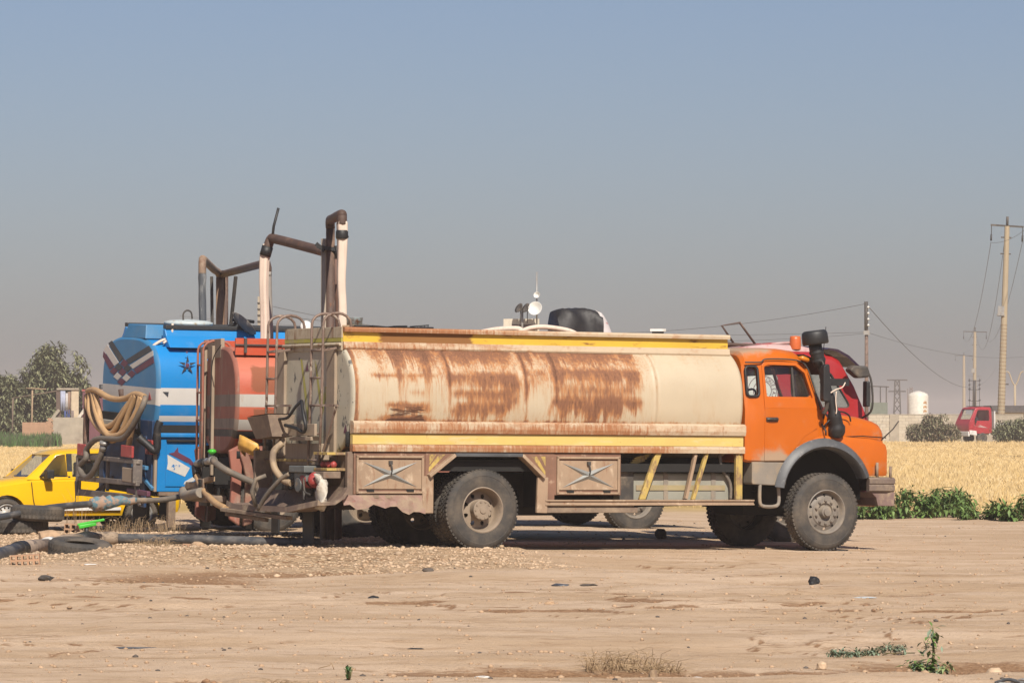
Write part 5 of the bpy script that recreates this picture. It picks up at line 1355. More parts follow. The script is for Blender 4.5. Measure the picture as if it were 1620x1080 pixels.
# painted star on the near side: five dark points round a maroon heart
b = MB(); sx, sz, yy = -1.50, 2.615, -1.192
for k in range(5):
    a = math.pi / 2 + 2 * math.pi * k / 5; d = .10; ca, sa = math.cos(a), math.sin(a)
    p = [(sx + (d + .055) * ca, yy, sz + (d + .055) * sa), (sx + .052 * math.cos(a + .5), yy, sz + .052 * math.sin(a + .5)), (sx + .052 * math.cos(a - .5), yy, sz + .052 * math.sin(a - .5))]
    b = MB(); b.add(p + [(q[0], q[1] - .004, q[2]) for q in p], [(3, 4, 5), (0, 1, 4, 3), (1, 2, 5, 4), (2, 0, 3, 5)]); b.build('star_point', dk, tk3)
b = MB(); b.lathe([(.035, 0), (0, .004)], o=(sx, yy, sz), ax=(0, -1, 0), n=12); b.build('star_heart', K['maroon'], tk3)
b = MB(); b.lathe([(.016, 0), (0, .004)], o=(sx, -1.16, sz + .20), ax=(0, -1, 0), n=10); b.build('dot', K['maroon'], tk3)
b = MB(); b.add([(-1.90, -1.196, 2.20), (-1.80, -1.196, 2.20), (-1.81, -1.196, 2.12)], [(0, 1, 2)]); b.build('triangle_mark', dk, tk3)
# top coaming, hatch, box
for s in (-1, 1):
    b = MB(); b.prism([(s * 1.08, 2.88), (s * .90, 3.06), (s * .84, 3.16), (s * .76, 3.16), (s * .76, 2.88)], -1.75, 5.6, 'yz'); b.build('top_rail', K['blue'], T3, .015)
    b = MB(); b.box((-1.74, s * .74, 3.162), (5.6, s * .87, 3.225)); b.build('rail_strip', K['charcoal'], T3, .01)
b = MB(); b.add([(-1.75, -.60, 3.0), (-1.75, .35, 3.0), (-1.22, .35, 3.0), (-1.22, -.60, 3.0), (-1.72, -.54, 3.215), (-1.72, .20, 3.215), (-1.26, .20, 3.215), (-1.26, -.54, 3.215)], [(0, 3, 2, 1), (4, 5, 6, 7), (0, 1, 5, 4), (1, 2, 6, 5), (2, 3, 7, 6), (3, 0, 4, 7)], 0, False, Matrix.Translation((-.22, 0, 0)))
b.build('top_box', K['blue_rear'], T3, .012)
b = MB(); b.box((-1.70, -.72, 2.95), (5.5, .72, 3.05)); b.build('deck', K['blue_rear'], T3)
b = MB(); b.lathe([(.37, 3.14), (.37, 3.22), (.385, 3.225), (.385, 3.265), (.30, 3.29), (0, 3.31)], o=(-1.05, -.10, 0), ax=(0, 0, 1), n=36); ha = b.build('hatch', worn('pale_blue_white_lid', (.52, .58, .58), .5, [((.36, .28, .18), (9, 9, 20), .52, .68)], .08, 5), T3)
b = MB(); b.tube(bez([(-1.18, -.2, 3.30), (-1.18, -.2, 3.40), (-1.12, -.2, 3.45), (-1.05, -.2, 3.42), (-1.03, -.2, 3.32)], 5), .014, 6); b.build('hatch_handle', K['frame_metal'], ha)
b = MB(); b.tube(bez([(-1.60, -.86, 3.03), (-1.78, -.86, 2.99), (-1.90, -.84, 2.92), (-1.95, -.78, 2.86)], 4), .025, 6); b.tube(bez([(-1.55, -.88, 3.05), (-1.7, -.9, 3.0), (-1.8, -.92, 2.94)], 4), .02, 6); b.tube([(-1.62, -.84, 3.25), (-1.64, -.86, 2.98)], .02, 6); b.build('rope', K['canvas'], T3)
b = MB(); b.tube([(-.62, -.72, 3.22), (-.40, -.72, 3.32), (-.2, -.72, 3.30)], .03, 6); b.tube([(-.55, -.7, 3.33), (-.35, -.7, 3.22)], .025, 6); b.build('wire_bundle', K['black'], T3)
# lockers on the near side, with a chipped maroon and white star
for s in (-1, 1):
    b = MB(); b.box((-1.95, s * 1.13, .66), (-1.05, s * 1.19, 1.54)); lk = b.build('locker', K['blue'], T3, .012)
    b = MB(); b.box((-1.82, s * 1.19, .74), (-1.10, s * 1.206, 1.43)); dr = b.build('locker_door', K['blue'], lk, .008)
    b = MB(); b.box((-1.82, s * 1.20, 1.432), (-1.08, s * 1.245, 1.465)); b.build('hinge_bar', K['black'], lk, .004)
    b = MB(); b.box((-1.97, s * 1.13, 1.50), (5.4, s * 1.235, 1.565)); b.build('side_ledge', K['blue'], T3, .015)
    b = MB(); b.box((-1.90, s * 1.06, 1.565), (5.4, s * 1.10, 1.76)); b.build('side_gap', K['void'], T3)
    b = MB(); b.box((-1.92, s * 1.14, .60), (-1.0, s * 1.2, .655)); b.build('sill', K['dusty_metal'], lk, .006)
    for x0, x1 in ((1.0, 2.4), (2.5, 4.2)):
        b = MB(); b.box((x0, s * 1.10, .66), (x1, s * 1.18, 1.5)); b.build('locker', K['blue'], T3, .012)
    if s < 0:
        y = -1.208
        def sp(nm, P, m_):
            b = MB(); b.add([(x, y, z) for x, z in P] + [(x, y - .003, z) for x, z in P], [tuple(range(len(P), 2 * len(P)))] + [(i, (i + 1) % len(P), len(P) + (i + 1) % len(P), len(P) + i) for i in range(len(P))]); b.build(nm, m_, dr)
        chip = lambda n_, c: worn(n_, c, .5, [((.012, .17, .45), (12, 12, 12), .60, .63, None, 1, .4, 1)], .08, 4)
        sp('star_half', [(-1.63, 1.35), (-1.69, 1.27), (-1.78, 1.25), (-1.43, 1.09), (-1.20, .93), (-1.42, 1.17), (-1.62, 1.27)], chip('chipped_maroon', (.125, .035, .065)))
        sp('star_half', [(-1.80, 1.235), (-1.79, 1.10), (-1.805, 1.01), (-1.50, .895), (-1.42, 1.03)], chip('chipped_white', (.60, .57, .52)))
        sp('star_half', [(-1.50, .82), (-1.22, .97), (-1.12, .98), (-1.12, .90), (-1.52, .775)], chip('chipped_white_low', (.58, .56, .52)))
b = MB(); b.box((-2.0, -1.185, .66), (-1.955, -1.12, 1.50)); b.build('corner_post', K['rear_strip'], T3, .006)
b = MB()
for s in (-1, 1): b.box((-2.0, s * .38, .80), (7.4, s * .46, 1.02))
b.box((-1.9, -1.08, 1.2), (5.5, 1.08, 1.5)); b.box((5.8, -.5, .5), (7.2, .5, 1.25)); b.box((-.9, -1.1, .6), (-.86, 1.1, 1.2)); b.box((-1.95, -1.1, .58), (-1.0, 1.1, .68))
b.build('chassis', K['void'], T3)
# tail of the blue truck
b = MB(); b.box((-2.02, -1.10, .75), (-1.97, 1.08, 1.75)); b.build('rear_panel', K['blue_dark'], T3, .01)
b = MB(); b.box((-2.06, -.62, 1.52), (-2.02, 1.0, 1.82)); b.build('recess_panel', K['void'], T3, .01)
b = MB(); b.box((-2.10, -.60, 1.60), (-2.03, .95, 1.69)); b.build('grey_board', K['red_stripe_white'], T3, .008)
for y0 in (.95, -.80):
    b = MB(); b.box((-2.04, y0 - .10, .4), (-2.0, y0 + .10, 1.5)); b.build('post_plate', K['blue_dark'], T3, .01)
b = MB(); b.bar((-2.35, 1.14, 1.09), (-2.35, -1.40, 1.13), .07, .07); b.bar((-2.35, 1.14, .74), (-2.35, -1.40, .80), .07, .08); b.bar((-2.35, 1.06, .52), (-2.35, -1.30, .57), .08, .10)
b.bar((-2.35, 1.14, 1.10), (-2.35, 1.14, .46), .08, .06); b.bar((-2.35, -1.36, 1.16), (-2.35, -1.36, .80), .15, .04, up=(0, 1, 0)); b.bar((-2.33, -1.25, .80), (-2.30, -1.40, .46), .06, .06); b.bar((-2.3, 0, .6), (-2.3, 0, 1.1), .05); b.bar((-2.35, .5, .5), (-2.0, .5, .8), .06); b.bar((-2.35, -.7, .8), (-2.0, -.7, 1.0), .06)
b.build('bumper_frame', worn('scuffed_grey_brown_frame', (.145, .12, .105), .65, [((.30, .25, .2), (6, 6, 6), .5, .7), ((.05, .045, .05), (5, 5, 5), .55, .7)], .15, 4, .12, 40), T3, .008)
for y0, z0, w in ((.93, 1.20, .36), (-1.0, 1.27, .46)):
    b = MB(); b.box((-2.40, y0 - w / 2, z0 - .09), (-2.36, y0 + w / 2, z0 + .09)); b.build('reflector', K['red_plastic'], T3, .01)
b = MB(); b.box((-2.39, -1.22, .80), (-2.37, -.82, 1.02)); b.build('number_plate', K['rear_strip'], T3, .01)
b = MB(); b.box((-2.34, -1.75, .62), (-2.28, -.90, .70)); b.build('red_bar', K['maroon'], T3, .01)
for k in range(4):
    b = MB(); y0 = -.99 - .14 * (k % 2); z0 = 1.28 + .12 * (k // 2); b.box((-2.06, y0 - .06, z0 - .05), (-2.02, y0 + .06, z0 + .05)); b.build('lamp', K['red_plastic'], T3, .006)
b = MB(); b.bar((-2.1, -1.12, 1.02), (-2.1, -.55, 1.04), .06); b.bar((-2.06, -.62, .95), (-2.02, -1.18, .70), .05); b.build('side_step', K['blue_rear'], T3, .006)
for y0, ln in ((-.85, .52), (.85, .52)):
    b = MB(); b.box((-1.0, y0 - .20, .08), (-.97, y0 + .20, .60)); b.build('mud_flap', K['void'], T3, .01)
b = MB(); b.box((-1.85, .05, .06), (-1.80, -.55, .62)); b.build('mud_flap', K['void'], T3, .01)
b = MB(); b.box((-1.72, -1.12, .10), (-1.60, -1.02, .60)); b.build('stand_leg', K['dusty_metal'], T3, .01)
b = MB(); b.tube([(-2.05, -.24, 2.06), (-2.20, -.25, 2.06), (-2.22, -.25, 2.20)], .045, 8); b.build('hook', K['brown_pipe'], T3)
b = MB(); b.tube([(-2.05, 1.0, 2.06), (-2.20, 1.05, 2.06), (-2.22, 1.05, 2.16)], .045, 8); b.build('hook', K['brown_pipe'], T3)
ST3 = [(q[0] + .2, q[1], q[2], q[3], q[4], q[5], q[6], q[7]) for q in ST2]
b = MB(); b.loft([cab_sec(*q) for q in ST3]); cab3 = b.build('cab_body', K['blue'], T3)
b = MB(); b.loft([cab_sec(q[0], q[1] - .05, q[2] - .05, q[3] - .05, q[4] + .05, q[5], q[6] - .05, max(.02, q[7] - .04)) for q in ST3[1:-2]]); cuts = [b.build('cut', K['void'])]
b = MB(); b.prism([(x + .2, z) for x, z in DW2], -1.5, 1.5); cuts.append(b.build('cut', K['void'])); b = MB(); b.box((7.3, -.98, 2.02), (8.1, .98, 2.58)); cuts.append(b.build('cut', K['void']))
boolean(cab3, cuts); sharp(cab3, 32)
b = MB(); b.add([(7.42, -1.02, 2.62), (7.42, 1.02, 2.62), (7.795, 1.06, 1.98), (7.795, -1.06, 1.98)], [(0, 1, 2, 3)]); b.build('windscreen', K['glass_wind'], T3)
b = MB(); b.box((7.75, -1.2, .55), (7.98, 1.2, .92)); b.build('bumper', K['blue_dark'], T3, .05)

# ------------------------------------------------------------------ hoses, standpipes and gear on and round the tankers
hc = thing('hose', 'long tan hose looped over two hooks on the back of the blue tanker', 'hose', T3.location, (2.5, .5, 27))
LOOPS = [
    [(-2.20, 1.22, 2.06), (-2.24, 1.08, 1.85), (-2.27, .64, 1.66), (-2.28, .24, 1.59), (-2.28, -.2, 1.68), (-2.25, -.6, 1.95), (-2.20, -.85, 2.12)],
    [(-2.22, 1.05, 2.10), (-2.28, .90, 1.80), (-2.31, .5, 1.60), (-2.32, .1, 1.51), (-2.31, -.2, 1.53), (-2.28, -.48, 1.78), (-2.22, -.83, 2.14)],
    [(-2.24, .89, 2.11), (-2.30, .62, 1.88), (-2.33, .36, 1.68), (-2.35, .02, 1.52), (-2.35, -.24, 1.47), (-2.33, -.70, 1.55), (-2.28, -.98, 1.80), (-2.22, -1.18, 2.10)],
    [(-2.25, .76, 2.10), (-2.28, .52, 1.86), (-2.30, .34, 1.64), (-2.30, .10, 1.46), (-2.29, -.18, 1.40), (-2.27, -.50, 1.58), (-2.25, -.70, 1.85), (-2.22, -.92, 2.13)],
    [(-2.22, -1.08, 2.12), (-2.26, -1.02, 1.83), (-2.26, -.85, 1.58), (-2.24, -.70, 1.36)],
    [(-2.22, 1.17, 2.12), (-2.26, .73, 2.15), (-2.27, .05, 2.05), (-2.26, -.49, 2.06), (-2.22, -.86, 2.15), (-2.2, -1.2, 2.12)]]
for P in LOOPS:
    b = MB(); b.tube(bez(P, 8), .047, 10); b.build('hose_loop', K['hose_tan'], hc)
b = MB(); b.tube(bez([(-2.2, -1.25, 2.12), (-2.28, -1.30, 1.95), (-2.34, -1.02, 1.62), (-2.36, -.73, 1.46), (-2.38, -.24, 1.43), (-2.40, .3, 1.39), (-2.42, .63, 1.22), (-2.44, .60, 1.08), (-2.46, .80, .95), (-2.46, .68, .82), (-2.46, .46, .79), (-2.46, .20, .90), (-2.44, .0, 1.14), (-2.42, -.05, 1.26)], 8), .046, 10)
b.build('hose_end', K['hose_grey'], hc)
b = MB(); b.tube([(-2.42, -.05, 1.24), (-2.41, -.09, 1.33)], [.055, .06], 12); b.tube([(-2.41, -.09, 1.33), (-2.41, -.10, 1.38)], .075, 12); b.build('nozzle', K['galv'], hc)
b = MB(); b.tube(bez([(-2.2, 1.24, 2.05), (-2.24, 1.14, 1.72), (-2.26, 1.09, 1.4), (-2.26, 1.04, 1.17), (-2.26, .96, 1.0)], 8), .05, 10); b.build('hose_tail', K['brown_pipe'], hc)
b = MB(); b.tube(bez([(-2.24, -1.10, 1.5), (-2.14, -1.16, 1.40), (-2.0, -1.25, 1.30), (-2.0, -1.26, 1.62), (-1.96, -1.27, 1.75)], 5), .06, 8); b.build('black_branch', K['black'], hc)

# standpipes
def pipe(b, pts, r, n=12): b.tube(pts, r, n)
def sleeve(b, P, r, seed, n=18):
    """hanging canvas sleeve: pleated, slightly flattened tube"""
    g = random.Random(seed); ph = [g.uniform(0, 6.28) for _ in range(4)]; secs = []
    for k, p in enumerate(P):
        t = k / (len(P) - 1); w = 1 + .10 * math.sin(t * 5 + ph[0]) - .12 * (t < .04)
        secs.append([(p[0] + r * w * (1 + .16 * math.sin(4 * a + ph[1] + t * 1.2) + .08 * math.sin(7 * a + ph[2])) * math.cos(a), p[1] + r * .8 * (1 + .16 * math.sin(4 * a + ph[1] + t * 1.2)) * math.sin(a), p[2]) for a in [2 * math.pi * j / n for j in range(n)]])
    b.loft(secs, smooth=True)
SPA = thing('standpipe', 'rusty brown water standpipe with two arms, behind the blue tanker', 'standpipe', (-4.87, 68.5, 0), group='water filling standpipes')
b = MB(); b.tube([(0, 0, -.3), (0, 0, 4.10)], .068, 14); b.build('post', worn('tan_rusted_pipe', (.30, .185, .11), .7, [((.14, .075, .045), (5, 5, 1.4), .48, .68, None, 1, .85, .9)], .12, 3, .1, 60), SPA)
b = MB(); b.tube([(.09, .04, -.3), (.09, .04, 4.12)], .045, 8); b.build('post', K['brown_pipe'], SPA)
b = MB(); b.bar((-.12, .02, 2.4), (-.14, 0, 4.12), .05); b.build('brace', K['frame_metal'], SPA)
b = MB(); b.bar((.10, 0, 2.5), (.30, -.55, 4.10), .05); b.build('brace', K['frame_metal'], SPA)
b = MB(); b.tube(bez([(0, 0, 4.10), (-.02, -.12, 4.18), (-.03, -1.0, 4.20), (-.045, -3.0, 4.28), (-.05, -3.2, 4.27), (-.05, -3.26, 4.18), (-.05, -3.26, 4.05)], 5), .062, 12); b.build('arm', worn('pale_rusted_arm', (.32, .22, .15), .7, [((.16, .08, .05), (5, 5, 5), .5, .7, None, 1, .85, .9)], .12, 3, .1, 60), SPA)
b = MB(); b.tube([(.02, 0, 4.16), (.10, -.3, 4.155), (1.18, -7.3, 4.06), (1.23, -7.6, 4.05), (1.25, -7.68, 3.98), (1.25, -7.7, 3.85)], .062, 12); b.build('arm', K['brown_pipe'], SPA)
b = MB(); b.tube(bez([(-.05, -3.26, 4.12), (-.05, -3.26, 3.7), (-.04, -3.26, 3.2), (-.05, -3.26, 2.95)], 5), [.052, .062, .066, .06, .058, .06, .062, .06, .06, .058, .06, .066, .066, .06, .058, .058], 10); b.build('fill_hose', worn('dark_grey_sleeve', (.085, .092, .10), .6, [((.35, .34, .32), (5, 5, .8), .58, .70, None, 1, .8, .8)], .12, 3), SPA)
b = MB(); b.tube(bez([(1.25, -7.7, 3.92), (1.26, -7.7, 3.5), (1.28, -7.7, 3.0), (1.27, -7.7, 2.80)], 5), .06, 10); b.build('fill_hose', worn('grey_sleeve', (.33, .30, .26), .8, [((.60, .52, .44), (5, 5, .8), .5, .65, None, 1, .8, .8)], .12, 3), SPA)

SPB = thing('standpipe', 'tall dark water standpipe with white canvas sleeve hanging over the cream tanker', 'standpipe', (-2.56, 57.2, 0), group='water filling standpipes')
b = MB(); b.tube([(.03, 0, -.3), (.03, 0, 4.45)], .062, 14); b.build('post', K['brown_pipe'], SPB)
b = MB(); b.tube([(-.07, .02, -.3), (-.055, .02, 4.25)], .045, 10); b.build('post', worn('tan_grey_post', (.32, .26, .20), .7, [((.14, .09, .06), (5, 5, 1.2), .5, .7)], .12, 3), SPB)
b = MB(); b.tube(bez([(.03, 0, 4.40), (.03, -.06, 4.50), (.08, -.5, 4.50), (.25, -1.75, 4.50), (.27, -1.88, 4.47), (.27, -1.9, 4.36)], 5), .066, 14); b.build('arm', K['brown_pipe'], SPB)
b = MB(); b.lathe([(.075, -.06), (.085, -.04), (.085, .04), (.075, .06)], o=(.27, -1.9, 4.22), ax=(0, 0, 1), n=18); b.tube([(.2, -1.9, 4.21), (.36, -1.92, 4.19)], .015, 6); b.build('clamp', K['black'], SPB)
b = MB(); b.bar((-.16, -.04, 4.14), (.22, -.04, 4.08), .07, .05); b.bar((-.17, -.04, 4.18), (-.05, -.04, 4.08), .06); b.tube([(.12, -.05, 4.15), (.14, -.05, 3.97)], .04, 8); b.build('tie', K['black'], SPB)
b = MB(); P = bez([(.27, -1.9, 4.40), (.275, -1.9, 4.1), (.262, -1.9, 3.6), (.28, -1.9, 3.25), (.275, -1.9, 2.92)], 6); sleeve(b, P, .066, 3); b.build('fill_hose', K['canvas'], SPB)
SPC = thing('standpipe', 'short brown standpipe whose sloping arm drops a white sleeve into the red tanker', 'standpipe', (-2.44, 57.75, 0), group='water filling standpipes')
b = MB(); b.tube([(0, 0, -.3), (0, 0, 3.4), (-.02, 0, 3.55), (-.02, 0, 4.02)], [.05, .05, .075, .075], 14); b.build('post', worn('red_brown_pipe', (.16, .085, .06), .65, [((.07, .04, .03), (5, 5, 2), .5, .7)], .12, 3), SPC)
b = MB(); b.tube(bez([(-.02, 0, 3.98), (-.10, .1, 4.06), (-.5, 1.0, 4.20), (-1.0, 2.1, 4.36), (-1.08, 2.26, 4.37), (-1.12, 2.25, 4.28), (-1.14, 2.25, 4.22)], 5), .070, 14); b.build('arm', K['brown_pipe'], SPC)
b = MB(); b.tube([(-1.06, 2.2, 4.36), (-1.04, 2.2, 4.55), (-.97, 2.2, 4.82)], .022, 6); b.build('rod', K['black'], SPC)
b = MB(); b.tube([(-1.13, 2.25, 4.26), (-1.17, 2.25, 4.12)], .085, 14); b.build('clamp', K['black'], SPC)
b = MB(); P = bez([(-1.12, 2.25, 4.30), (-1.17, 2.25, 4.12), (-1.185, 2.25, 3.7), (-1.17, 2.25, 3.2), (-1.165, 2.25, 2.78)], 6); sleeve(b, P, .066, 8); b.build('fill_hose', K['canvas'], SPC)
b = MB(); b.tube([(-.12, .02, 3.95), (-.10, .02, 3.84), (-.06, .0, 3.72)], .022, 6); b.build('gusset', K['black'], SPC)

# gear on the roofs
b = MB(); b.lathe([(0, -.05), (.10, -.042), (.19, -.012), (.235, .03), (.24, .035), (.19, .0), (.10, -.03), (0, -.036)], n=32, ax=(.66, .30, .69)); d_ = b.build('satellite_dish', worn('weathered_grey_dish', (.22, .19, .165), .7, [((.45, .40, .34), (5, 5, 5), .55, .75)], .1, 4), loc=(-4.20, 64.2, 3.21))
tag(d_, 'grey brown satellite dish leaning on the blue tanker edge, seen nearly edge-on', 'satellite dish')
b = MB(); b.tube([(-.17, .02, .20), (-.04, .02, -.02), (.0, .02, -.06)], .02, 6); b.build('dish_arm', K['frame_metal'], d_)
b = MB(); b.lathe([(.0, .025), (.07, .02), (.085, 0), (.085, -.03)], n=20, ax=(0, -1, .25)); o = b.build('tank_cap', K['dish'], loc=(-3.02, 60.2, 3.10)); tag(o, 'small round white cap peeping over the cream tanker rear', 'cap')
b = MB(); b.tube([(0, .1, 0), (0, .1, -.35)], .02, 6); b.build('stalk', K['galv'], o)
b = MB(); b.lathe([(.0, 0), (.10, 0), (.112, .10), (.118, .105), (.108, .105), (.096, .012), (0, .012)], n=28, ax=(0, 0, 1)); o = b.build('tin', worn('pale_blue_rusty_tin', (.42, .52, .54), .5, [(RUST, (9, 9, 9), .52, .66)], .1, 6), loc=(-2.12, 55.3, 3.0)); tag(o, 'pale blue rusty tin at the foot of the white sleeve on the cream tanker', 'tin')
b = MB(); b.box((-.16, -.16, -.08), (.2, .2, 0)); b.build('wood_block', K['board'], o)
o = thing('wire_rack', 'small dark wire rack on the cream tanker deck', 'rack', (-1.26, 55.85, 2.76))
for k in range(6):
    b = MB(); b.tube([(-.12 + .048 * k, 0, 0), (-.12 + .048 * k, 0, .235 + .004 * k)], .007, 5); b.build('wire', K['black'], o)
b = MB(); b.tube([(-.13, 0, .235), (.13, 0, .255)], .008, 5); b.build('top_wire', K['black'], o)
# black tarpaulin bundle and sack on the red tanker deck
M2 = Matrix.Translation((.97, 61.0, 2.74)) @ Matrix.Rotation(R(16), 4, 'Z')
b = MB(); secs = []
for k in range(13):
    t = k / 12; x = -.36 + .66 * t; hh = .58 + .07 * math.sin(t * math.pi) + .02 * math.sin(t * 9); w = .30 + .05 * math.sin(t * 7)
    pr = []
    for j in range(17):
        a = math.pi * j / 16; f = 1 + .04 * math.sin(5 * a + k)
        pr.append((x + .05 * math.sin(a) * (t - .5), -w * math.copysign(abs(math.cos(a)) ** .55, math.cos(a)) * f, hh * abs(math.sin(a)) ** .5 * f))
    secs.append(pr)
b.loft(secs); o = b.build('tarpaulin_bundle', worn('black_tarpaulin', (.020, .018, .018), .6, [], .3, 6, .4, 14)); o.matrix_world = M2; sharp(o, 60)
tag(o, 'rounded black tarpaulin bundle on top of the middle tanker', 'tarpaulin')
b = MB(); secs = []
for k in range(9):
    t = k / 8; x = .30 + .30 * t; hh = (.60 - .62 * t ** 1.6) + .02; w = .30 - .05 * t
    secs.append([(x, -w, 0), (x - .02, -w * 1.05, hh * .5), (x - .03, -w * .8, hh * .95), (x - .02, 0, hh), (x, w * .8, hh * .95), (x, w, 0)])
b.loft(secs); o = b.build('white_sack', worn('white_printed_sack', (.60, .55, .53), .8, [((.45, .12, .11), (6, 6, 9), .60, .66, None, 1, .8, .7)], .06, 5, .2, 18)); o.matrix_world = M2
tag(o, 'white woven sack with red print slumped against the black tarpaulin', 'sack')
b = MB(); b.tube(bez([(-.15, -.34, .0), (.05, -.36, .14), (.22, -.36, .18), (.30, -.34, .12)], 5), .014, 6); b.build('pale_cord', K['canvas'], o)
o = thing('deck_hose', 'beige hose lying in loops along the cream tanker deck', 'hose', (-.2, 55.9, 2.9))
b = MB(); b.tube(bez([(-.32, 0, .0), (0, 0, .06), (.28, .02, .07), (.34, .02, .02)], 6), .035, 8); b.build('hose_loop', K['canvas'], o)
b = MB(); b.tube(bez([(.26, 0, .0), (.46, 0, .08), (.68, .02, .09), (.98, .03, .04), (1.15, .03, -.05)], 6), .032, 8); b.build('hose_loop', K['canvas'], o)
b = MB(); b.obox((0, 0, 0), (.22, .16, .035)); b.obox((0, 0, -.05), (.16, .12, .07), mat=1); o = b.build('vent_cap', [K['white'], K['black']], loc=(2.02, 56.9, 2.97)); tag(o, 'small white capped vent near the front of the cream tanker deck', 'vent')

# rag on the pump
b = MB(); g = random.Random(5); secs = []
for k in range(12):
    t = k / 11; z = 1.02 - .46 * t; w = .05 + .06 * math.sin(t * 2.6); y = -1.02 - .07 * math.sin(t * 3)
    secs.append([(-2.30 + .03 * math.sin(a * 2 + k) + .05 * math.cos(a), y + w * math.sin(a) * (1 + .25 * math.sin(3 * a + k * .8)), z + .02 * math.sin(a + k)) for a in [2 * math.pi * j / 10 for j in range(10)]])
b.loft(secs); o = b.build('rag', K['cloth']); o.matrix_world = Matrix.Translation((-.947, 55.36, 0)) @ Matrix.Rotation(R(28), 4, 'Z'); tag(o, 'dirty white rag hanging from the pump at the cream tanker rear', 'rag')
b = MB(); secs = []
for k in range(9):
    t = k / 8; secs.append([(-2.10 - .16 * math.sin(t * 3) + .03 * math.cos(a), 1.34 + .42 * t + .02 * math.sin(2 * a), 1.30 + .12 * math.sin(t * 2.8) + .10 * math.sin(a) * (1 + .3 * math.sin(4 * a))) for a in [2 * math.pi * j / 12 for j in range(12)]])
b.loft(secs); o = b.build('folded_sheet', worn('ochre_plastic_sheet', (.62, .34, .07), .5, [], .2, 9, .4, 18)); o.matrix_world = Matrix.Translation((-.947, 55.36, 0)) @ Matrix.Rotation(R(28), 4, 'Z'); tag(o, 'folded ochre yellow sheet draped beside the cream tanker ladder', 'sheet')

# ------------------------------------------------------------------ pipes, tyres and blocks at the left
def wz(px_y, d): return 1.72 - (px_y - 665) * d / 6500
pl = thing('ground_pipe', 'black plastic water pipe with taped joints lying across the gravel', 'pipe', (-4, 55, 0))
def WP(*pts): return [(x + 4, y - 55, z) for x, y, z in pts]
b = MB(); b.tube(WP(*bez([(-2.55, 54.4, .10), (-3.2, 54.6, .11), (-4.35, 55.1, .13), (-5.35, 55.4, .135)], 6)), .066, 14); b.build('pipe_run', K['black_pipe'], pl)
b = MB(); b.tube(WP((-2.9, 54.5, .105), (-2.96, 54.53, .105)), .072, 14); b.build('collar', K['black'], pl)
b = MB(); b.tube(WP((-5.33, 55.4, .135), (-5.42, 55.35, .135), (-5.55, 55.2, .14), (-5.62, 55.1, .14)), [.085, .095, .09, .08], 14); b.build('taped_joint', worn('tan_tape_wrap', (.36, .27, .19), .9, [((.16, .12, .09), (8, 8, 20), .5, .62)], .15, 6, .4, 30), pl)
b = MB(); b.tube(WP((-5.60, 55.1, .14), (-5.68, 54.9, .135), (-5.78, 54.7, .13)), [.09, .115, .09], 16); b.lathe([(.03, 0), (.03, .10), (0, .10)], o=WP((-5.68, 54.9, .22))[0], ax=(0, 0, 1), n=10); vb = b.build('valve', K['black'], pl)
b = MB(); b.bar(WP((-5.80, 54.9, .33))[0], WP((-5.44, 54.9, .40))[0], .085, .035); b.bar(WP((-5.78, 54.88, .30))[0], WP((-5.55, 54.9, .345))[0], .07, .05); b.build('lever', K['green'], vb, .012)
b = MB(); b.tube(WP((-5.76, 54.7, .13), (-5.90, 54.2, .12), (-6.02, 53.7, .11)), [.09, .10, .085], 14); b.build('taped_joint', worn('pale_brown_wrap', (.34, .25, .18), .9, [((.50, .40, .30), (8, 8, 8), .5, .65)], .15, 6, .4, 30), pl)
b = MB(); b.tube(WP((-6.02, 53.7, .11), (-6.06, 53.5, .105)), .10, 14); b.build('collar', K['white'], pl)
b = MB(); b.tube(WP((-6.05, 53.5, .10), (-6.16, 52.6, .10), (-6.22, 52.1, .095)), [.085, .10, .095], 14); b.build('taped_joint', worn('peeling_brown_wrap', (.33, .25, .19), .9, [((.08, .07, .07), (8, 8, 14), .52, .64)], .2, 6, .4, 30), pl)
b = MB(); b.tube(WP((-6.24, 52.1, .16), (-6.25, 52.0, .16)), .02, 6); b.tube(WP((-6.21, 52.2, .095), (-6.24, 51.8, .09)), .108, 14); b.build('clamp', K['black'], pl)
b = MB(); b.tube(WP((-6.22, 52.0, .09), (-6.30, 50.6, .06), (-6.40, 48.8, .03), (-6.6, 46.5, -.05)), .10, 14); b.build('pipe_run', K['black_pipe'], pl)

uh = thing('supply_hose', 'black supply hose rising over the tyres to the blue tanker, blue rag round its end', 'hose', (-7, 62, 0))
def UP(*pts): return [(x + 7, y - 62, z) for x, y, z in pts]
b = MB(); b.tube(UP(*bez([(-8.6, 59.5, .16), (-7.55, 60.2, .30), (-6.9, 61.2, .42), (-6.3, 62.0, .47)], 6)), .050, 12); b.build('hose_run', K['black_pipe'], uh)
b = MB(); P = UP(*bez([(-6.36, 61.95, .47), (-6.2, 62.05, .47), (-5.98, 62.15, .50), (-5.7, 62.3, .51)], 5)); b.tube(P, [.06, .075, .09, .12, .10, .12, .11, .10, .10, .09, .08, .075, .07, .06, .055, .05], 14); o = b.build('rag_wrap', K['rag_blue'], uh)
for v in o.data.vertices: v.co += Vector((.012 * math.sin(v.co.z * 90 + v.co.x * 40), 0, .015 * math.sin(v.co.x * 60 + v.co.y * 33)))
b = MB(); b.tube(UP(*bez([(-5.7, 62.3, .51), (-5.3, 62.6, .52), (-4.9, 63.0, .60)], 5)), .045, 10); b.build('hose_run', K['hose_grey'], uh)

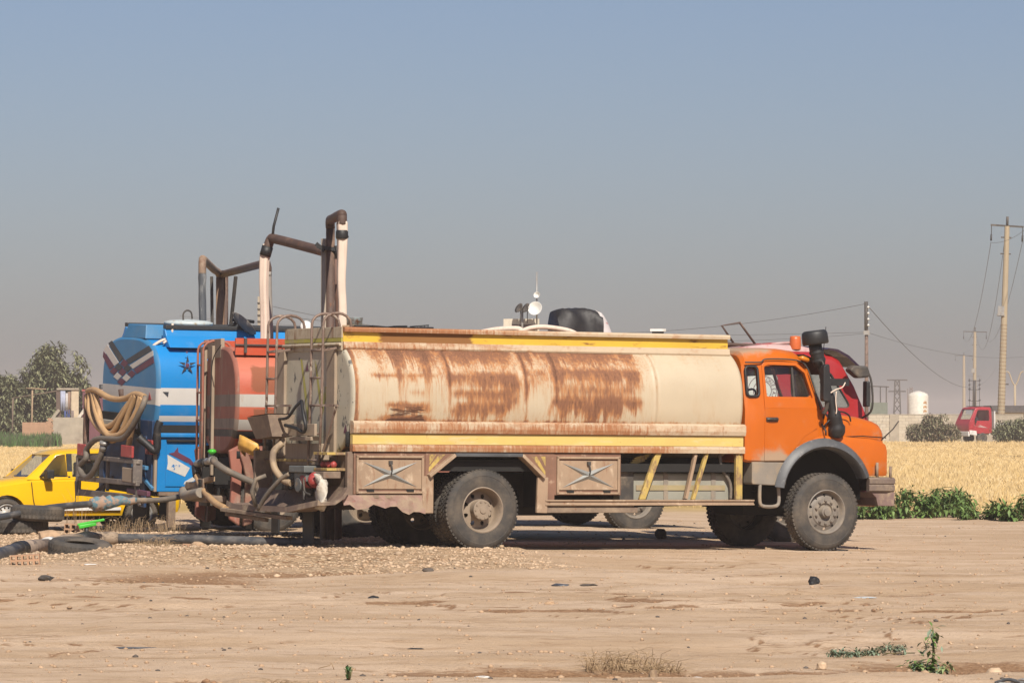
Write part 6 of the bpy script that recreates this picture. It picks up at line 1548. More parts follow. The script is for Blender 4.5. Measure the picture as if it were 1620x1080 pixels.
CT = tyre_mesh(.40, .20, 40, 'tyre_tread', bead=.20)
def loose_tyre(x, y, z, rot, label, parts=True):
    o = D.objects.new('tyre', CT); COL.objects.link(o); o.location = (x, y, z); o.rotation_euler = [R(q) for q in rot]
    return tag(o, label, 'tyre', 'old tyres lying by the pipe')
z0 = gz(-7.1, 61)
loose_tyre(-7.28, 61.0, z0 + .10, (90, 0, 20), 'old black tyre lying flat under another tyre at the left edge')
ut = loose_tyre(-7.03, 60.9, z0 + .305, (90, 3, 0), 'old tyre stacked on top beneath the black supply hose')
b = MB(); b.lathe([(.20, -.06), (.19, -.02), (.08, .0), (.08, .02), (.19, .0)], n=28); o = b.build('rim', K['white'], ut)
loose_tyre(-5.42, 51.6, gz(-5.42, 51.6) + .045, (97, 4, 10), 'half buried worn tyre under the pipe valve')

K['hole'] = K['void']
def hollow_block(x, y, z, rot, label, nh=5, rows=2, L=.34, H=.13, W=.20):
    """clay block with real holes right through"""
    b = MB(); cw = L / nh; ch = H / rows; t = .012
    xs2 = []
    for i in range(nh): xs2 += [i * cw, i * cw + t, (i + 1) * cw - t]
    xs2.append(L); zs2 = []
    for i in range(rows): zs2 += [i * ch, i * ch + t, (i + 1) * ch - t]
    zs2.append(H)
    def hol(i, j): return i % 3 == 1 and j % 3 == 1
    for i in range(len(xs2) - 1):
        for j in range(len(zs2) - 1):
            if hol(i, j):
                a, c, d, e = xs2[i], xs2[i + 1], zs2[j], zs2[j + 1]
                b.add([(a, 0, d), (c, 0, d), (c, 0, e), (a, 0, e), (a, W, d), (c, W, d), (c, W, e), (a, W, e)], [(0, 4, 5, 1), (1, 5, 6, 2), (2, 6, 7, 3), (3, 7, 4, 0)])
            else:
                a, c, d, e = xs2[i], xs2[i + 1], zs2[j], zs2[j + 1]
                b.add([(a, 0, d), (c, 0, d), (c, 0, e), (a, 0, e)], [(0, 1, 2, 3)]); b.add([(a, W, d), (c, W, d), (c, W, e), (a, W, e)], [(3, 2, 1, 0)])
    b.add([(0, 0, 0), (L, 0, 0), (L, W, 0), (0, W, 0), (0, 0, H), (L, 0, H), (L, W, H), (0, W, H)], [(3, 2, 1, 0), (4, 5, 6, 7), (1, 2, 6, 5), (3, 0, 4, 7)])
    o = b.build('hollow_block', K['clay'], loc=(x, y, z), fix=False); o.rotation_euler = [R(q) for q in rot]; return tag(o, label, 'clay block', 'hollow clay blocks')
hollow_block(-5.90, 48.4, gz(-5.8, 48.4) - .02, (0, -3, 4), 'hollow clay block with ten holes under the big pipe, lower left')
hollow_block(-6.78, 62.2, gz(-6.7, 62.2) - .01, (0, 4, -8), 'small hollow clay block beside the stacked tyres', 2, 2, .20, .16)
hollow_block(-4.35, 54.3, gz(-4.3, 54.3) - .03, (0, 2, 6), 'broken pale block lying flat under the black pipe', 3, 1, .22, .09)

# ------------------------------------------------------------------ yellow car at the left
CAR = thing('parked_car', 'small yellow car with black mirror parked behind the hanging hoses, left', 'car', (-6.50, 69.4, -.13), (0, 0, 204))
def carsec(x, hw, zb, zt, z0=.27): return [(x, -hw + .06, z0), (x, -hw + .01, z0 + .10), (x, -hw, (z0 + zb) / 2 + .05), (x, -hw + .02, zb), (x, -hw + .10, zt), (x, 0, zt + .03), (x, hw - .10, zt), (x, hw - .02, zb), (x, hw, (z0 + zb) / 2 + .05), (x, hw - .01, z0 + .10), (x, hw - .06, z0)]
b = MB(); b.loft([carsec(*q) for q in ((-.72, .70, .70, .78, .40), (-.66, .76, .80, .88, .32), (-.3, .79, .84, .90), (.5, .80, .85, .90), (1.3, .80, .845, .90), (1.9, .80, .835, .89), (2.15, .79, .80, .86), (2.6, .775, .74, .80), (2.92, .75, .68, .74, .30), (3.02, .68, .60, .68, .34))], smooth=True)
cb = b.build('car_body', K['yellow_car'], CAR)
cuts = []
for wx in (0, 2.34):
    b = MB(); b.prism([(wx + .335 * math.cos(2 * math.pi * k / 24), .29 + .335 * math.sin(2 * math.pi * k / 24)) for k in range(24)], -1, 1); cuts.append(b.build('cut', K['void']))
boolean(cb, cuts); sharp(cb, 35)
GH = [(-.55, .60, .88, .92), (-.15, .64, .88, 1.30), (.3, .64, .88, 1.37), (.9, .635, .88, 1.375), (1.35, .62, .88, 1.345), (1.52, .60, .88, 1.28), (1.98, .68, .87, .89)]
b = MB(); b.loft([[(x, -.74, z0), (x, -hw, zt - .04), (x, -hw + .08, zt), (x, 0, zt + .025), (x, hw - .08, zt), (x, hw, zt - .04), (x, .74, z0)] for x, hw, z0, zt in GH], smooth=True)
gh = b.build('cabin', K['yellow_car'], CAR)
b = MB(); b.loft([[(x, -.70, z0 - .02), (x, -hw + .04, zt - .06), (x, 0, zt - .03), (x, hw - .04, zt - .06), (x, .70, z0 - .02)] for x, hw, z0, zt in GH]); cuts = [b.build('cut', K['void'])]
CW = [[(1.78, .915), (1.44, 1.27), (1.30, 1.29), (1.28, .915)], [(1.20, .915), (1.20, 1.30), (.62, 1.31), (.58, .915)], [(.50, .915), (.54, 1.31), (.1, 1.29), (-.12, 1.1), (-.15, .915)]]
for P in CW:
    b = MB(); b.prism(P, -1, 1); cuts.append(b.build('cut', K['void']))
b = MB(); b.add([(1.4, -.52, 1.26), (1.4, .52, 1.26), (1.78, .60, .90), (1.78, -.60, .90), (2.1, -.52, 1.40), (2.1, .52, 1.40), (2.3, .60, .95), (2.3, -.60, .95)], [(0, 1, 2, 3), (7, 6, 5, 4), (0, 4, 5, 1), (1, 5, 6, 2), (2, 6, 7, 3), (3, 7, 4, 0)]); cuts.append(b.build('cut', K['void']))
boolean(gh, cuts); sharp(gh, 35)
for s in (-1, 1):
    for P in CW:
        b = MB(); b.add([(x, s * (.70 - (z - .9) * .17), z) for x, z in P], [tuple(range(len(P)))]); b.build('window_pane', K['glass'], CAR)
    b = MB(); b.tube([(1.75, s * .74, .93), (1.70, s * .86, .96)], .025, 6); b.obox((1.66, s * .92, .965), (.12, .20, .14), (0, 0, 0)); b.build('mirror', K['black'], CAR, .025)
    b = MB(); b.box((.38, s * .802, .36), (1.95, s * .812, .41)); b.build('side_strip', K['white'], CAR)
    b = MB(); b.box((1.235, s * .725, .90), (1.275, s * .735, .93)); b.bar((1.24, s * .71, .91), (1.24, s * .655, 1.30), .09, .02, up=(0, 1, 0)); b.build('door_pillar', K['black'], CAR)
    b = MB(); b.tube([(1.93, s * .812, .84), (1.90, s * .818, .55), (1.85, s * .812, .34)], .006, 4); b.tube([(1.18, s * .812, .86), (1.17, s * .818, .55), (1.2, s * .812, .34)], .006, 4); b.build('door_gap', K['void'], CAR)
    for wx in (0, 2.34):
        w = D.objects.new('wheel', CARRIM) if 'CARRIM' in globals() else None
        if w is None:
            b = MB(); b.lathe([(.185, -.06), (.19, -.08), (.175, -.085), (.165, -.06), (.155, -.05)], n=40); disc_with_holes(b, .155, -.05, .105, -.065, 12, .014, n=96, rows=6); b.lathe([(.105, -.065), (.06, -.075), (.055, -.09), (0, -.095)], n=24)
            CARRIM = b.mesh('wheel', K['galv']); CARTYRE = tyre_mesh(.285, .165, 44, 'tyre', bead=.175); w = D.objects.new('wheel', CARRIM)
        COL.objects.link(w); w.parent = CAR; w.location = (wx, s * .70, .285); w.rotation_euler = (0, 0, 0 if s < 0 else math.pi)
        o = D.objects.new('tyre', CARTYRE); COL.objects.link(o); o.parent = w
    b = MB(); b.lathe([(.11, 0), (.10, .03), (0, .05)], o=(2.97, s * .56, .60), ax=(1, 0, 0), n=18); b.build('headlight', K['galv'], CAR)
b = MB(); b.add([(1.49, -.55, 1.29), (1.49, .55, 1.29), (1.97, .64, .885), (1.97, -.64, .885)], [(0, 1, 2, 3)]); b.build('windscreen', K['glass_wind'], CAR)
b = MB(); b.bar((1.98, -.64, .90), (1.72, .0, .905), .012); b.bar((1.98, -.1, .91), (1.75, .40, .95), .012); b.build('wiper', K['black'], CAR)
b = MB(); b.box((2.9, -.72, .30), (3.08, .72, .50)); b.build('bumper', K['black'], CAR, .04)
b = MB(); b.box((.75, -.6, .35), (1.15, .6, .85)); b.box((.68, -.55, .8), (.78, -.1, 1.15)); b.box((.68, .1, .8), (.78, .55, 1.15)); b.box((1.75, -.65, .6), (2.0, .65, .88)); b.build('seats', K['black'], CAR, .03)
b = MB(); b.box((-.6, -.6, .20), (2.8, .6, .32)); b.build('underside', K['void'], CAR)
b = MB(); b.box((-.45, -.64, .86), (1.80, .64, .935)); b.build('dark_interior_slab', K['void'], CAR)  # black slab added over the solid body top to paint the cabin dark

# ------------------------------------------------------------------ dry field and plants
def blade_template(seed, nb=7, h=.5, w=.010, spread=.10):
    g = random.Random(seed); v = []; f = []
    for k in range(nb):
        a = g.uniform(0, 6.28); r = g.uniform(0, spread); hh = h * g.uniform(.55, 1.1); lean = g.uniform(.05, .35) * hh; la = g.uniform(0, 6.28); ww = w * g.uniform(.6, 1.3); wa = g.uniform(0, 3.14)
        bx, by = r * math.cos(a), r * math.sin(a); n = len(v)
        dx, dy = ww * math.cos(wa), ww * math.sin(wa)
        v += [(bx - dx, by - dy, -.02), (bx + dx, by + dy, -.02), (bx + lean * .4 * math.cos(la) + dx * .8, by + lean * .4 * math.sin(la) + dy * .8, hh * .6), (bx + lean * math.cos(la), by + lean * math.sin(la), hh)]
        f += [(n, n + 1, n + 2), (n, n + 2, n + 3)]
    return v, f
def straw(name, cols):
    t = NT(name); c = t.mix(t.ramp(t.noise((.30, .06, .3), 5), .38, .62), cols[0], cols[1]); c = t.mix(t.ramp(t.noise((3, 3, 3), 3), .4, .7, 0, .6), c, cols[2]); c = t.mix(t.ramp(t.noise((.42, .05, .5), 6, .7, (7, 3, 0)), .58, .70, 0, .7), c, (.33, .26, .13))
    t.link(c, t.p.inputs['Base Color']); t.p.inputs['Roughness'].default_value = .8; t.p.inputs['Specular IOR Level'].default_value = .2; return t.m
K['straw'] = straw('dry_straw', ((.57, .40, .175), (.65, .48, .235), (.43, .29, .13)))
K['straw2'] = straw('pale_dry_straw', ((.66, .50, .27), (.58, .42, .20), (.72, .57, .34)))
def field(n, u0, u1, y0, y1, wmul=1.0):
    t = nrg.random(n); y = np.sqrt(y0 ** 2 + t * (y1 ** 2 - y0 ** 2)) if False else y0 * np.exp(t ** .9 * np.log(y1 / y0)); x = nrg.uniform(u0, u1, n) * y
    s = (.40 + .95 * fbm(x * .35, y * .10, 50, 4) * 1.4) * (.75 + .5 * nrg.random(n)) * (1 - .35 * sst(120, 240, y) + .75 * sst(285, 300, y))
    w = np.stack([.48 + y / 560, .48 + y / 560, s * (.28 + .10 * nrg.random(n) ** 6 + .42 * vnoise(x * .3, y * .1, 7) * vnoise(x * 1.1, y * .4, 8))], -1)
    return x, y, w
TB = [blade_template(k, 8, .55, .0075, .30) for k in range(5)]
X, Y, W_ = [], [], []
for a in ((46000, .062, .158, 80.5, 318), (26000, -.158, -.078, 86, 318), (6000, -.078, .062, 84, 300)):
    x, y, w = field(*a); X.append(x); Y.append(y); W_.append(w)
X, Y, W_ = np.concatenate(X), np.concatenate(Y), np.concatenate(W_)
keep = ((fbm(X * .5, Y * .10, 55, 3) > .30) | (nrg.random(len(X)) < .4)) & ~((X < -5) & (Y < 92) & (nrg.random(len(X)) < .5)); X, Y, W_ = X[keep], Y[keep], W_[keep]
o = scatter('dry_grass', TB, np.stack([X, Y, ground_z(X, Y)], -1), W_, nrg.uniform(0, 6.28, len(X)), [K['straw'], K['straw2']], matidx=nrg.integers(0, 2, len(X)))
tag(o, kind='stuff', label='tall straw coloured dry grass covering the field')

def leafm(name, a, b_, rough=.55):
    t = NT(name); c = t.mix(t.ramp(t.noise((7, 7, 7), 4), .35, .65), a, b_); t.link(c, t.p.inputs['Base Color']); t.p.inputs['Roughness'].default_value = rough
    t.p.inputs['Specular IOR Level'].default_value = .3
    return t.m
K['leaf_green'] = leafm('broad_green_leaf', (.090, .150, .035), (.150, .225, .065))
K['leaf_dark'] = leafm('dark_green_leaf', (.055, .095, .026), (.095, .145, .040))
K['leaf_olive'] = leafm('olive_grey_leaf', (.085, .095, .048), (.135, .140, .075))
K['leaf_dull'] = leafm('dull_olive_leaf', (.060, .068, .034), (.10, .105, .055))
K['leaf_silver'] = leafm('silvery_green_leaf', (.13, .18, .12), (.20, .25, .17))
K['stem'] = leafm('green_brown_stem', (.10, .11, .04), (.16, .13, .06))
K['bark'] = worn('grey_brown_bark', (.16, .115, .08), .9, [], .2, 4, .3, 20)
K['twig'] = leafm('dry_twig', (.30, .20, .11), (.42, .30, .18), .9)
LEAF = ([(0, 0, 0), (.5, -.17, .06), (.5, .17, .06), (1, 0, -.06), (.5, 0, .0)], [(0, 1, 4), (0, 4, 2), (1, 3, 4), (4, 3, 2)])
def leaf_cloud(name, P, size, mats, parent=None, seed=0, up=.35):
    """leaves at points P (n,3): one mesh of small folded leaf faces"""
    g = np.random.default_rng(seed); n = len(P)
    o = scatter(name, [LEAF], np.asarray(P, float), size * (.6 + .8 * g.random(n)), g.uniform(0, 6.28, n), mats, tilt=g.normal(up, .55, n), which=np.zeros(n, int), matidx=g.integers(0, len(mats) if isinstance(mats, list) else 1, n))
    if parent is not None: o.parent = parent
    return o
def weed(x, y, h, w, nst, seed, label, group, leaf=.15, lmats=None, nleaf=46):
    z = gz(x, y); o = thing('green_weed', label, 'weed', (x, y, z), group=group); g = random.Random(seed); P = []; b = MB()
    for k in range(nst):
        a = g.uniform(0, 6.28); r = w * math.sqrt(g.random()) * .5; hh = h * g.uniform(.55, 1.0) * (1 - .35 * (r / (w * .5)) ** 2)
        bx, by = r * math.cos(a) * .8, r * math.sin(a) * .8; tx, ty = r * math.cos(a) * 1.25, r * math.sin(a) * 1.25
        b.tube([(bx, by, -.03), ((bx + tx) / 2, (by + ty) / 2, hh * .5), (tx, ty, hh)], [.008, .006, .003], 4)
        for q in range(nleaf):
            t = g.random() ** .8; P.append((bx + (tx - bx) * t + g.gauss(0, .05), by + (ty - by) * t + g.gauss(0, .05), hh * t + g.gauss(0, .02) + .03))
    b.build('stem', K['stem'], o); leaf_cloud('foliage', P, leaf, lmats or [K['leaf_green'], K['leaf_dark'], K['leaf_green']], o, seed); return o
GW = 'green weeds along the field edge'
for x, y, h, w, ns, sd, lb in ((6.65, 76.5, .42, .9, 14, 1, 'low green weed directly behind the brown truck bumper'),
                               (7.35, 77.2, .58, 1.05, 20, 2, 'bushy green weed just right of the truck bumper'),
                               (8.05, 77.6, .60, 1.0, 18, 3, 'second bushy green weed from the truck bumper, full and dark'),
                               (8.55, 79.6, .62, .95, 16, 4, 'taller green weed set back behind the front weeds'),
                               (8.60, 75.8, .36, .9, 13, 5, 'low spreading green weed closest to the dirt track'),
                               (9.25, 75.0, .38, .7, 11, 8, 'lower green weed next to the rightmost clump of weeds'),
                               (9.95, 77.0, .58, .75, 13, 6, 'upright green weed at the right edge of the photo'),
                               (10.8, 77.5, .5, .9, 12, 7, 'outermost green weed beyond the right edge')):
    weed(x, y, h, w, ns, sd, lb, GW)

# small plants close to the camera
o = thing('wild_plant', 'single leafy weed with a tall flower stem on the broken soil, lower right', 'plant', (2.93, 28.7, gz(2.93, 28.7))); o.scale = (1.15, 1.15, 1.1)
b = MB(); b.tube([(0, 0, -.03), (.01, 0, .15), (.005, 0, .31)], [.009, .008, .004], 6)
g = random.Random(9); P = []
for k in range(9):
    a = g.uniform(0, 6.28); r = g.uniform(.06, .17); b.tube([(0, 0, .01), (r * .5 * math.cos(a), r * .5 * math.sin(a), .04), (r * math.cos(a), r * math.sin(a), .06)], [.005, .004, .002], 4)
    for q in range(20): t = g.random(); P.append((r * t * math.cos(a) + g.gauss(0, .012), r * t * math.sin(a) + g.gauss(0, .012), .03 + .05 * t + g.gauss(0, .012)))
for q in range(70): t = g.random(); P.append((g.gauss(0, .022 + .02 * (1 - t)), g.gauss(0, .022), .06 + .26 * t))
b.build('stem', K['stem'], o); leaf_cloud('foliage', P, .062, [leafm('pale_weed_leaf', (.15, .21, .07), (.24, .29, .13)), K['leaf_green'], K['leaf_silver']], o, 4)
P = []; g = random.Random(12)
o = thing('creeping_plant', 'low silvery creeping weed along the soil ridge beside the leafy weed', 'plant', (2.66, 31.0, gz(2.66, 31.0)))
b = MB()
for k in range(9):
    x0 = -.26 + .065 * k; b.tube([(x0, 0, .0), (x0 + .05, .05 * g.uniform(-1, 1), .02), (x0 + .12, .1 * g.uniform(-1, 1), .015)], .004, 4)
for q in range(620): x0 = g.uniform(-.28, .30); yy_ = g.gauss(.05 * math.sin(x0 * 9), .05); P.append((x0, yy_, gz(2.66 + x0, 31.0 + yy_) - gz(2.66, 31.0) + .015 + abs(g.gauss(0, .018)) + .03 * (x0 > .1)))
b.build('stem', K['stem'], o); leaf_cloud('foliage', P, .042, [K['leaf_silver'], K['leaf_silver'], K['leaf_olive']], o, 5)
o = thing('grass_tuft', 'small bright green tuft at the bottom edge of the photo', 'plant', (-1.085, 27.25, gz(-1.085, 27.25)))
P = []; g = random.Random(3); b = MB()
for k in range(16):
    a = g.uniform(0, 6.28); r = g.uniform(0, .045); b.tube([(r * .4 * math.cos(a), r * .4 * math.sin(a), 0), (r * math.cos(a), r * math.sin(a), .085 * g.uniform(.6, 1))], [.004, .002], 4)
    for q in range(14): t = g.random(); P.append((r * t * math.cos(a) + g.gauss(0, .006), r * t * math.sin(a) + g.gauss(0, .006), .085 * t))
b.build('stem', K['stem'], o); leaf_cloud('foliage', P, .022, [leafm('bright_tuft_leaf', (.035, .12, .03), (.06, .17, .05))], o, 6, up=-.6)
def twigs(x, y, w, n, seed, label, h=.12, mat='twig'):
    o = thing('dry_twigs', label, 'twigs', (x, y, gz(x, y))); g = random.Random(seed); b = MB()
    for k in range(n):
        x0, y0 = g.uniform(-w, w), g.gauss(0, w * .35); a = g.uniform(0, 6.28); L = g.uniform(.04, .16)
        p1 = (x0 + L * .5 * math.cos(a), y0 + L * .5 * math.sin(a), h * g.random()); p2 = (p1[0] + L * math.cos(a + g.uniform(-1, 1)), p1[1] + L * math.sin(a), p1[2] * g.uniform(.3, 1.5) + .005)
        zg = gz(x + x0, y + y0) - gz(x, y); b.tube([(x0, y0, zg), (p1[0], p1[1], p1[2] + zg), (p2[0], p2[1], p2[2] + zg)], [.0025, .002, .001], 3, cap=False)
    tw = b.build('twig_mass', K[mat], o, fix=False); tw['kind'] = 'stuff'; return o
twigs(.78, 29.2, .26, 230, 1, 'tangle of thin dry twigs on the brown soil, lower middle')
twigs(1.08, 29.1, .10, 60, 2, 'smaller wiry twig tuft right of the main twig tangle', .09)
twigs(-1.45, 27.1, .16, 50, 5, 'short dry grass stubble at the bottom edge, left of the green tuft', .03)
twigs(-4.35, 43.6, .3, 60, 6, 'faded dry stubble at the gravel edge, left', .05)
twigs(3.2, 41.3, .55, 120, 7, 'dry leaf litter and sticks in the rut below the black lump', .05)
twigs(-4.7, 54.0, .20, 160, 8, 'brown dry grass clump under the black pipe', .14)
twigs(-6.65, 62.6, .16, 40, 9, 'thin dry weed stems in front of the yellow car', .6)
twigs(-6.2, 63.2, .35, 120, 10, 'low dry stubble below the yellow car sill', .22)
twigs(-5.3, 61.5, .4, 120, 11, 'sparse dry stems beside the blue truck flap', .25)

# litter -----------------------------------------------------------------------
def lump(x, y, r, sq, mat, label, seed=0, name='litter', jit=.22, cat='litter', z=.6):
    b = MB(); b.blob((0, 0, 0), r, 2, jit, sq=sq, seed=seed, smooth=False); o = b.build(name, mat, loc=(x, y, gz(x, y) + r * sq[2] * z)); return tag(o, label, cat)
lump(3.27, 44.6, .062, (1, .8, .9), K['black'], 'crumpled black lump on the dirt in front of the orange cab', 1)
lump(2.22, 61.4, .085, (1.1, .8, 1.1), K['black'], 'dark lump in the shade between the cream truck wheels', 2)
lump(.52, 44.6, .06, (1.5, .7, .35), worn('dark_blue_plastic', (.05, .055, .07), .5), 'dark blue plastic scrap on the dirt below the cream truck', 3)
lump(.82, 44.3, .06, (1.6, .5, .25), K['frame_metal'], 'thin dark scrap beside the dark blue plastic scrap', 4)
lump(-2.93, 31.9, .15, (1.1, .45, .05), K['flare'], 'flat grey scrap pressed into the dirt, lower left', 5, z=.5)
lump(3.36, 39.2, .075, (1.5, .4, .12), worn('pale_blue_plastic', (.42, .46, .48), .5), 'pale blue plastic strip on the dirt below the black lump', 6)
lump(-5.02, 48.9, .06, (1.5, .8, .15), K['white'], 'white plastic scrap at the gravel edge, left', 7)
lump(-5.2, 45.8, .07, (1.2, .9, .55), K['frame_metal'], 'dark stone at the left end of the gravel', 8, 'stone', .15, 'stone')
lump(-.2, 27.45, .035, (1.5, .6, .3), K['white'], 'white scrap in the dark soil at the bottom edge', 9)
lump(1.28, 28.5, .04, (1.6, .6, .3), K['white'], 'white scrap right of the dry twig tangle', 10)
lump(.98, 28.55, .045, (.8, .6, 1.1), K['board'], 'upright bit of brown wood in the twig tangle', 11)
lump(.73, 28.45, .042, (1.1, .9, .8), K['stone_b'], 'rounded tan stone beside the twig tangle', 12, 'stone', .1, 'stone')
lump(3.47, 29.6, .05, (1.2, .8, .8), K['stone_a'], 'pale stone on the broken soil at the right edge', 13, 'stone', .12, 'stone')
lump(2.2, 29.2, .04, (1, .9, .9), K['stone_a'], 'pale stone on the broken soil left of the leafy weed', 14, 'stone', .12, 'stone')
lump(-4.10, 53.7, .085, (1.2, .8, .7), K['stone_b'], 'large tan stone under the black pipe', 15, 'stone', .12, 'stone')
lump(-6.35, 56.5, .14, (1.2, .8, .8), K['stone_b'], 'rough pale rock between the tyres and the green lever', 16, 'stone', .2, 'stone')
lump(-6.0, 57.5, .10, (1.2, .8, .8), K['stone_a'], 'smaller pale rock beside the rough rock', 17, 'stone', .2, 'stone')
lump(-.96, 46.8, .055, (1.2, .7, .5), K['stone_c'], 'grey stone below the cream truck rear wheel', 18, 'stone', .2, 'stone')
lump(-.75, 32.0, .05, (1.3, .4, .14), K['black'], 'thin dark strip of litter on the packed dirt', 19)
lump(-1.35, 40.1, .045, (1.2, .6, .4), K['black'], 'small black scrap on the dirt below the cream truck rear', 20)
lump(.36, 38.9, .045, (1.2, .6, .5), K['stone_b'], 'small tan stone standing on the smooth dirt', 21, 'stone', .2, 'stone')
lump(4.55, 57.0, .08, (1.3, .3, .14), K['black'], 'black strip on the track right of the front wheel', 22)
o = thing('rope_end', 'frayed dark rope lying in the bottom right corner', 'rope', (3.33, 27.4, gz(3.33, 27.4)))
b = MB(); b.tube(bez([(-.10, .1, .02), (-.02, .06, .045), (.06, 0, .03), (.14, -.03, .03)], 5), .013, 6); b.build('strand', K['flare'], o)
b = MB(); b.tube(bez([(-.08, .08, .02), (.0, .05, .02), (.07, -.01, .05), (.14, -.02, .02)], 5), .010, 6); b.build('strand', K['galv'], o)
o = thing('stick', 'thin dark twig standing on the dirt, lower left', 'twig', (-1.28, 28.9, gz(-1.28, 28.9))); b = MB(); b.tube([(-.08, 0, .01), (0, 0, .03), (.012, 0, .05), (.03, 0, .0)], .003, 4); b.build('twig', K['twig'], o)

# ------------------------------------------------------------------ far side of the field
def crown_points(lobes, n, seed):
    g = np.random.default_rng(seed); P = []
    w = np.array([l[3] * l[4] * l[5] for l in lobes]); w = w / w.sum()
    for l, k in zip(lobes, (w * n).astype(int)):
        d = g.normal(size=(k, 3)); d /= np.linalg.norm(d, axis=1)[:, None]; r = g.random(k) ** (.42)
        q = d * r[:, None] * np.array(l[3:6]); q *= (1 + .22 * np.sin(q[:, :1] * 3.1 + q[:, 2:3] * 2.3))
        P.append(q + np.array(l[:3]))
    P = np.concatenate(P)
    keep = fbm(P[:, 0] * .9 + 50, P[:, 2] * .9 + P[:, 1] * .4, seed, 3) > .30
    return P[keep]
def tree(x, y, lobes, n, size, mats, label, seed, trunk_h, tr=.16, cat='tree', name='tree', group=None):
    o = thing(name, label, cat, (x, y, 0), group=group); b = MB(); g = random.Random(seed)
    b.tube([(0, 0, -.3), (.05, 0, trunk_h * .5), (0, .05, trunk_h)], [tr, tr * .8, tr * .6], 8)
    for l in lobes: b.tube([(0, 0, trunk_h * .6), (l[0] * .5, l[1] * .5, (trunk_h * .7 + l[2]) / 2), (l[0], l[1], l[2])], [tr * .5, tr * .3, tr * .1], 5)
    b.build('trunk', K['bark'], o); leaf_cloud('crown', crown_points(lobes, n, seed), size, mats, o, seed, .5); return o
OL = [leafm('olive_mid_leaf', (.12, .13, .065), (.17, .175, .095)), K['leaf_olive'], leafm('pale_olive_leaf', (.17, .175, .09), (.25, .245, .14))]
tree(-33.8, 303, [(0, 0, 4.9, 2.3, 1.8, 2.0), (-1.3, 0, 3.6, 1.6, 1.5, 1.9), (1.4, 0, 3.3, 1.6, 1.5, 1.9), (1.8, .4, 4.0, 1.2, 1.1, 1.1), (-.2, 0, 6.4, 1.3, 1.1, 1.0), (.4, 0, 6.8, .8, .6, .6), (-1.6, 0, 1.5, 1.6, 1.2, 1.3), (1.6, 0, 1.6, 1.6, 1.2, 1.4), (0, -.5, 1.9, 2.4, 1.5, 1.3)], 30000, .40, OL, 'tall olive green tree with a pointed crown behind the shelter, left', 21, 3.0, group='trees at the far left')
tree(-37.4, 301, [(0, 0, 3.4, 1.6, 1.5, 2.0), (-1.1, 0, 4.0, 1.3, 1.3, 1.3), (.9, 0, 3.6, 1.2, 1.2, 1.3), (0, -.4, 1.6, 1.9, 1.4, 1.3), (-1.8, 0, 2.6, 1.3, 1.2, 1.6)], 21000, .40, OL, 'lower rounded olive green tree at the left edge of the photo', 22, 2.6, group='trees at the far left')
tree(31.3, 306, [(0, 0, 1.0, 1.7, 1.0, .95), (-1.2, 0, .7, .9, .7, .65), (1.1, 0, .8, 1.0, .8, .75), (.6, 0, 1.7, .6, .5, .5), (-.3, 0, 1.7, .6, .5, .5)], 12000, .22, [leafm('oleander_dark_leaf', (.12, .12, .06), (.16, .155, .08)), leafm('oleander_leaf', (.16, .155, .08), (.22, .20, .12)), leafm('oleander_bloom', (.24, .17, .11), (.28, .22, .15))], 'wide grey green bush in front of the distant red truck', 23, .8, .07, 'bush', 'bush', 'bushes along the far wall')  # darker, mid and bloom leaf tones dealt out at random
tree(37.4, 306, [(0, 0, 1.0, 1.5, 1.0, .9), (-.9, 0, .9, .8, .7, .8), (.9, 0, 1.2, .9, .8, .8)], 7500, .24, OL, 'grey green bush at the foot of the big concrete pole', 24, .8, .07, 'bush', 'bush', 'bushes along the far wall')
tree(26.6, 312, [(0, 0, .5, .5, .4, .45)], 500, .18, OL, 'tiny bush against the pale block wall', 25, .3, .04, 'bush', 'bush', 'bushes along the far wall')
# green crop patch at the far left
n = 2600; y = nrg.uniform(255, 296, n); x = nrg.uniform(-.138, -.1105, n) * y; 
o = scatter('green_crop', [blade_template(k + 60, 9, .85, .035, .35) for k in range(4)], np.stack([x, y, np.zeros(n)], -1), .45 + 1.0 * vnoise(x * .9, y * .12, 31) * (.6 + .4 * nrg.random(n)) * .8, nrg.uniform(0, 6.28, n), [K['leaf_dull'], leafm('crop_green', (.05, .12, .025), (.10, .17, .05))], matidx=nrg.integers(0, 2, n))
tag(o, kind='stuff', label='strip of green crop in front of the trees, left')

# shelter of poles with sheets, left
sh = thing('shelter', 'open pole shelter with hanging cloths and pale panel beside the trees', 'shelter', (-34.5, 296, 0))
for x0, z1, m_ in ((-1.45, 3.35, 'bark'), (-.05, 3.9, 'board')):
    b = MB(); b.tube([(x0 - .06, 0, -.2), (x0, 0, z1)], .065, 6); b.build('pole', K[m_], sh)
b = MB(); b.tube([(-1.5, 0, 3.32), (2.3, 0, 3.95)], .05, 6); b.build('rail', K['bark'], sh)
b = MB(); b.tube([(-.5, 0, 4.05), (.95, 0, 3.98)], .05, 6); b.build('rail', K['board'], sh)
b = MB(); b.box((1.70, -.1, 3.93), (3.3, .3, 4.06)); b.build('roof_edge', K['concrete'], sh)
b = MB(); b.box((2.75, 0, 1.6), (3.28, .12, 3.93)); b.build('pale_panel', worn('pale_plank_panel', (.60, .48, .33), .8), sh)
b = MB(); b.box((1.66, 0, 1.6), (2.0, .15, 3.9)); b.build('dark_panel', worn('brown_board_panel', (.14, .095, .075), .85), sh)
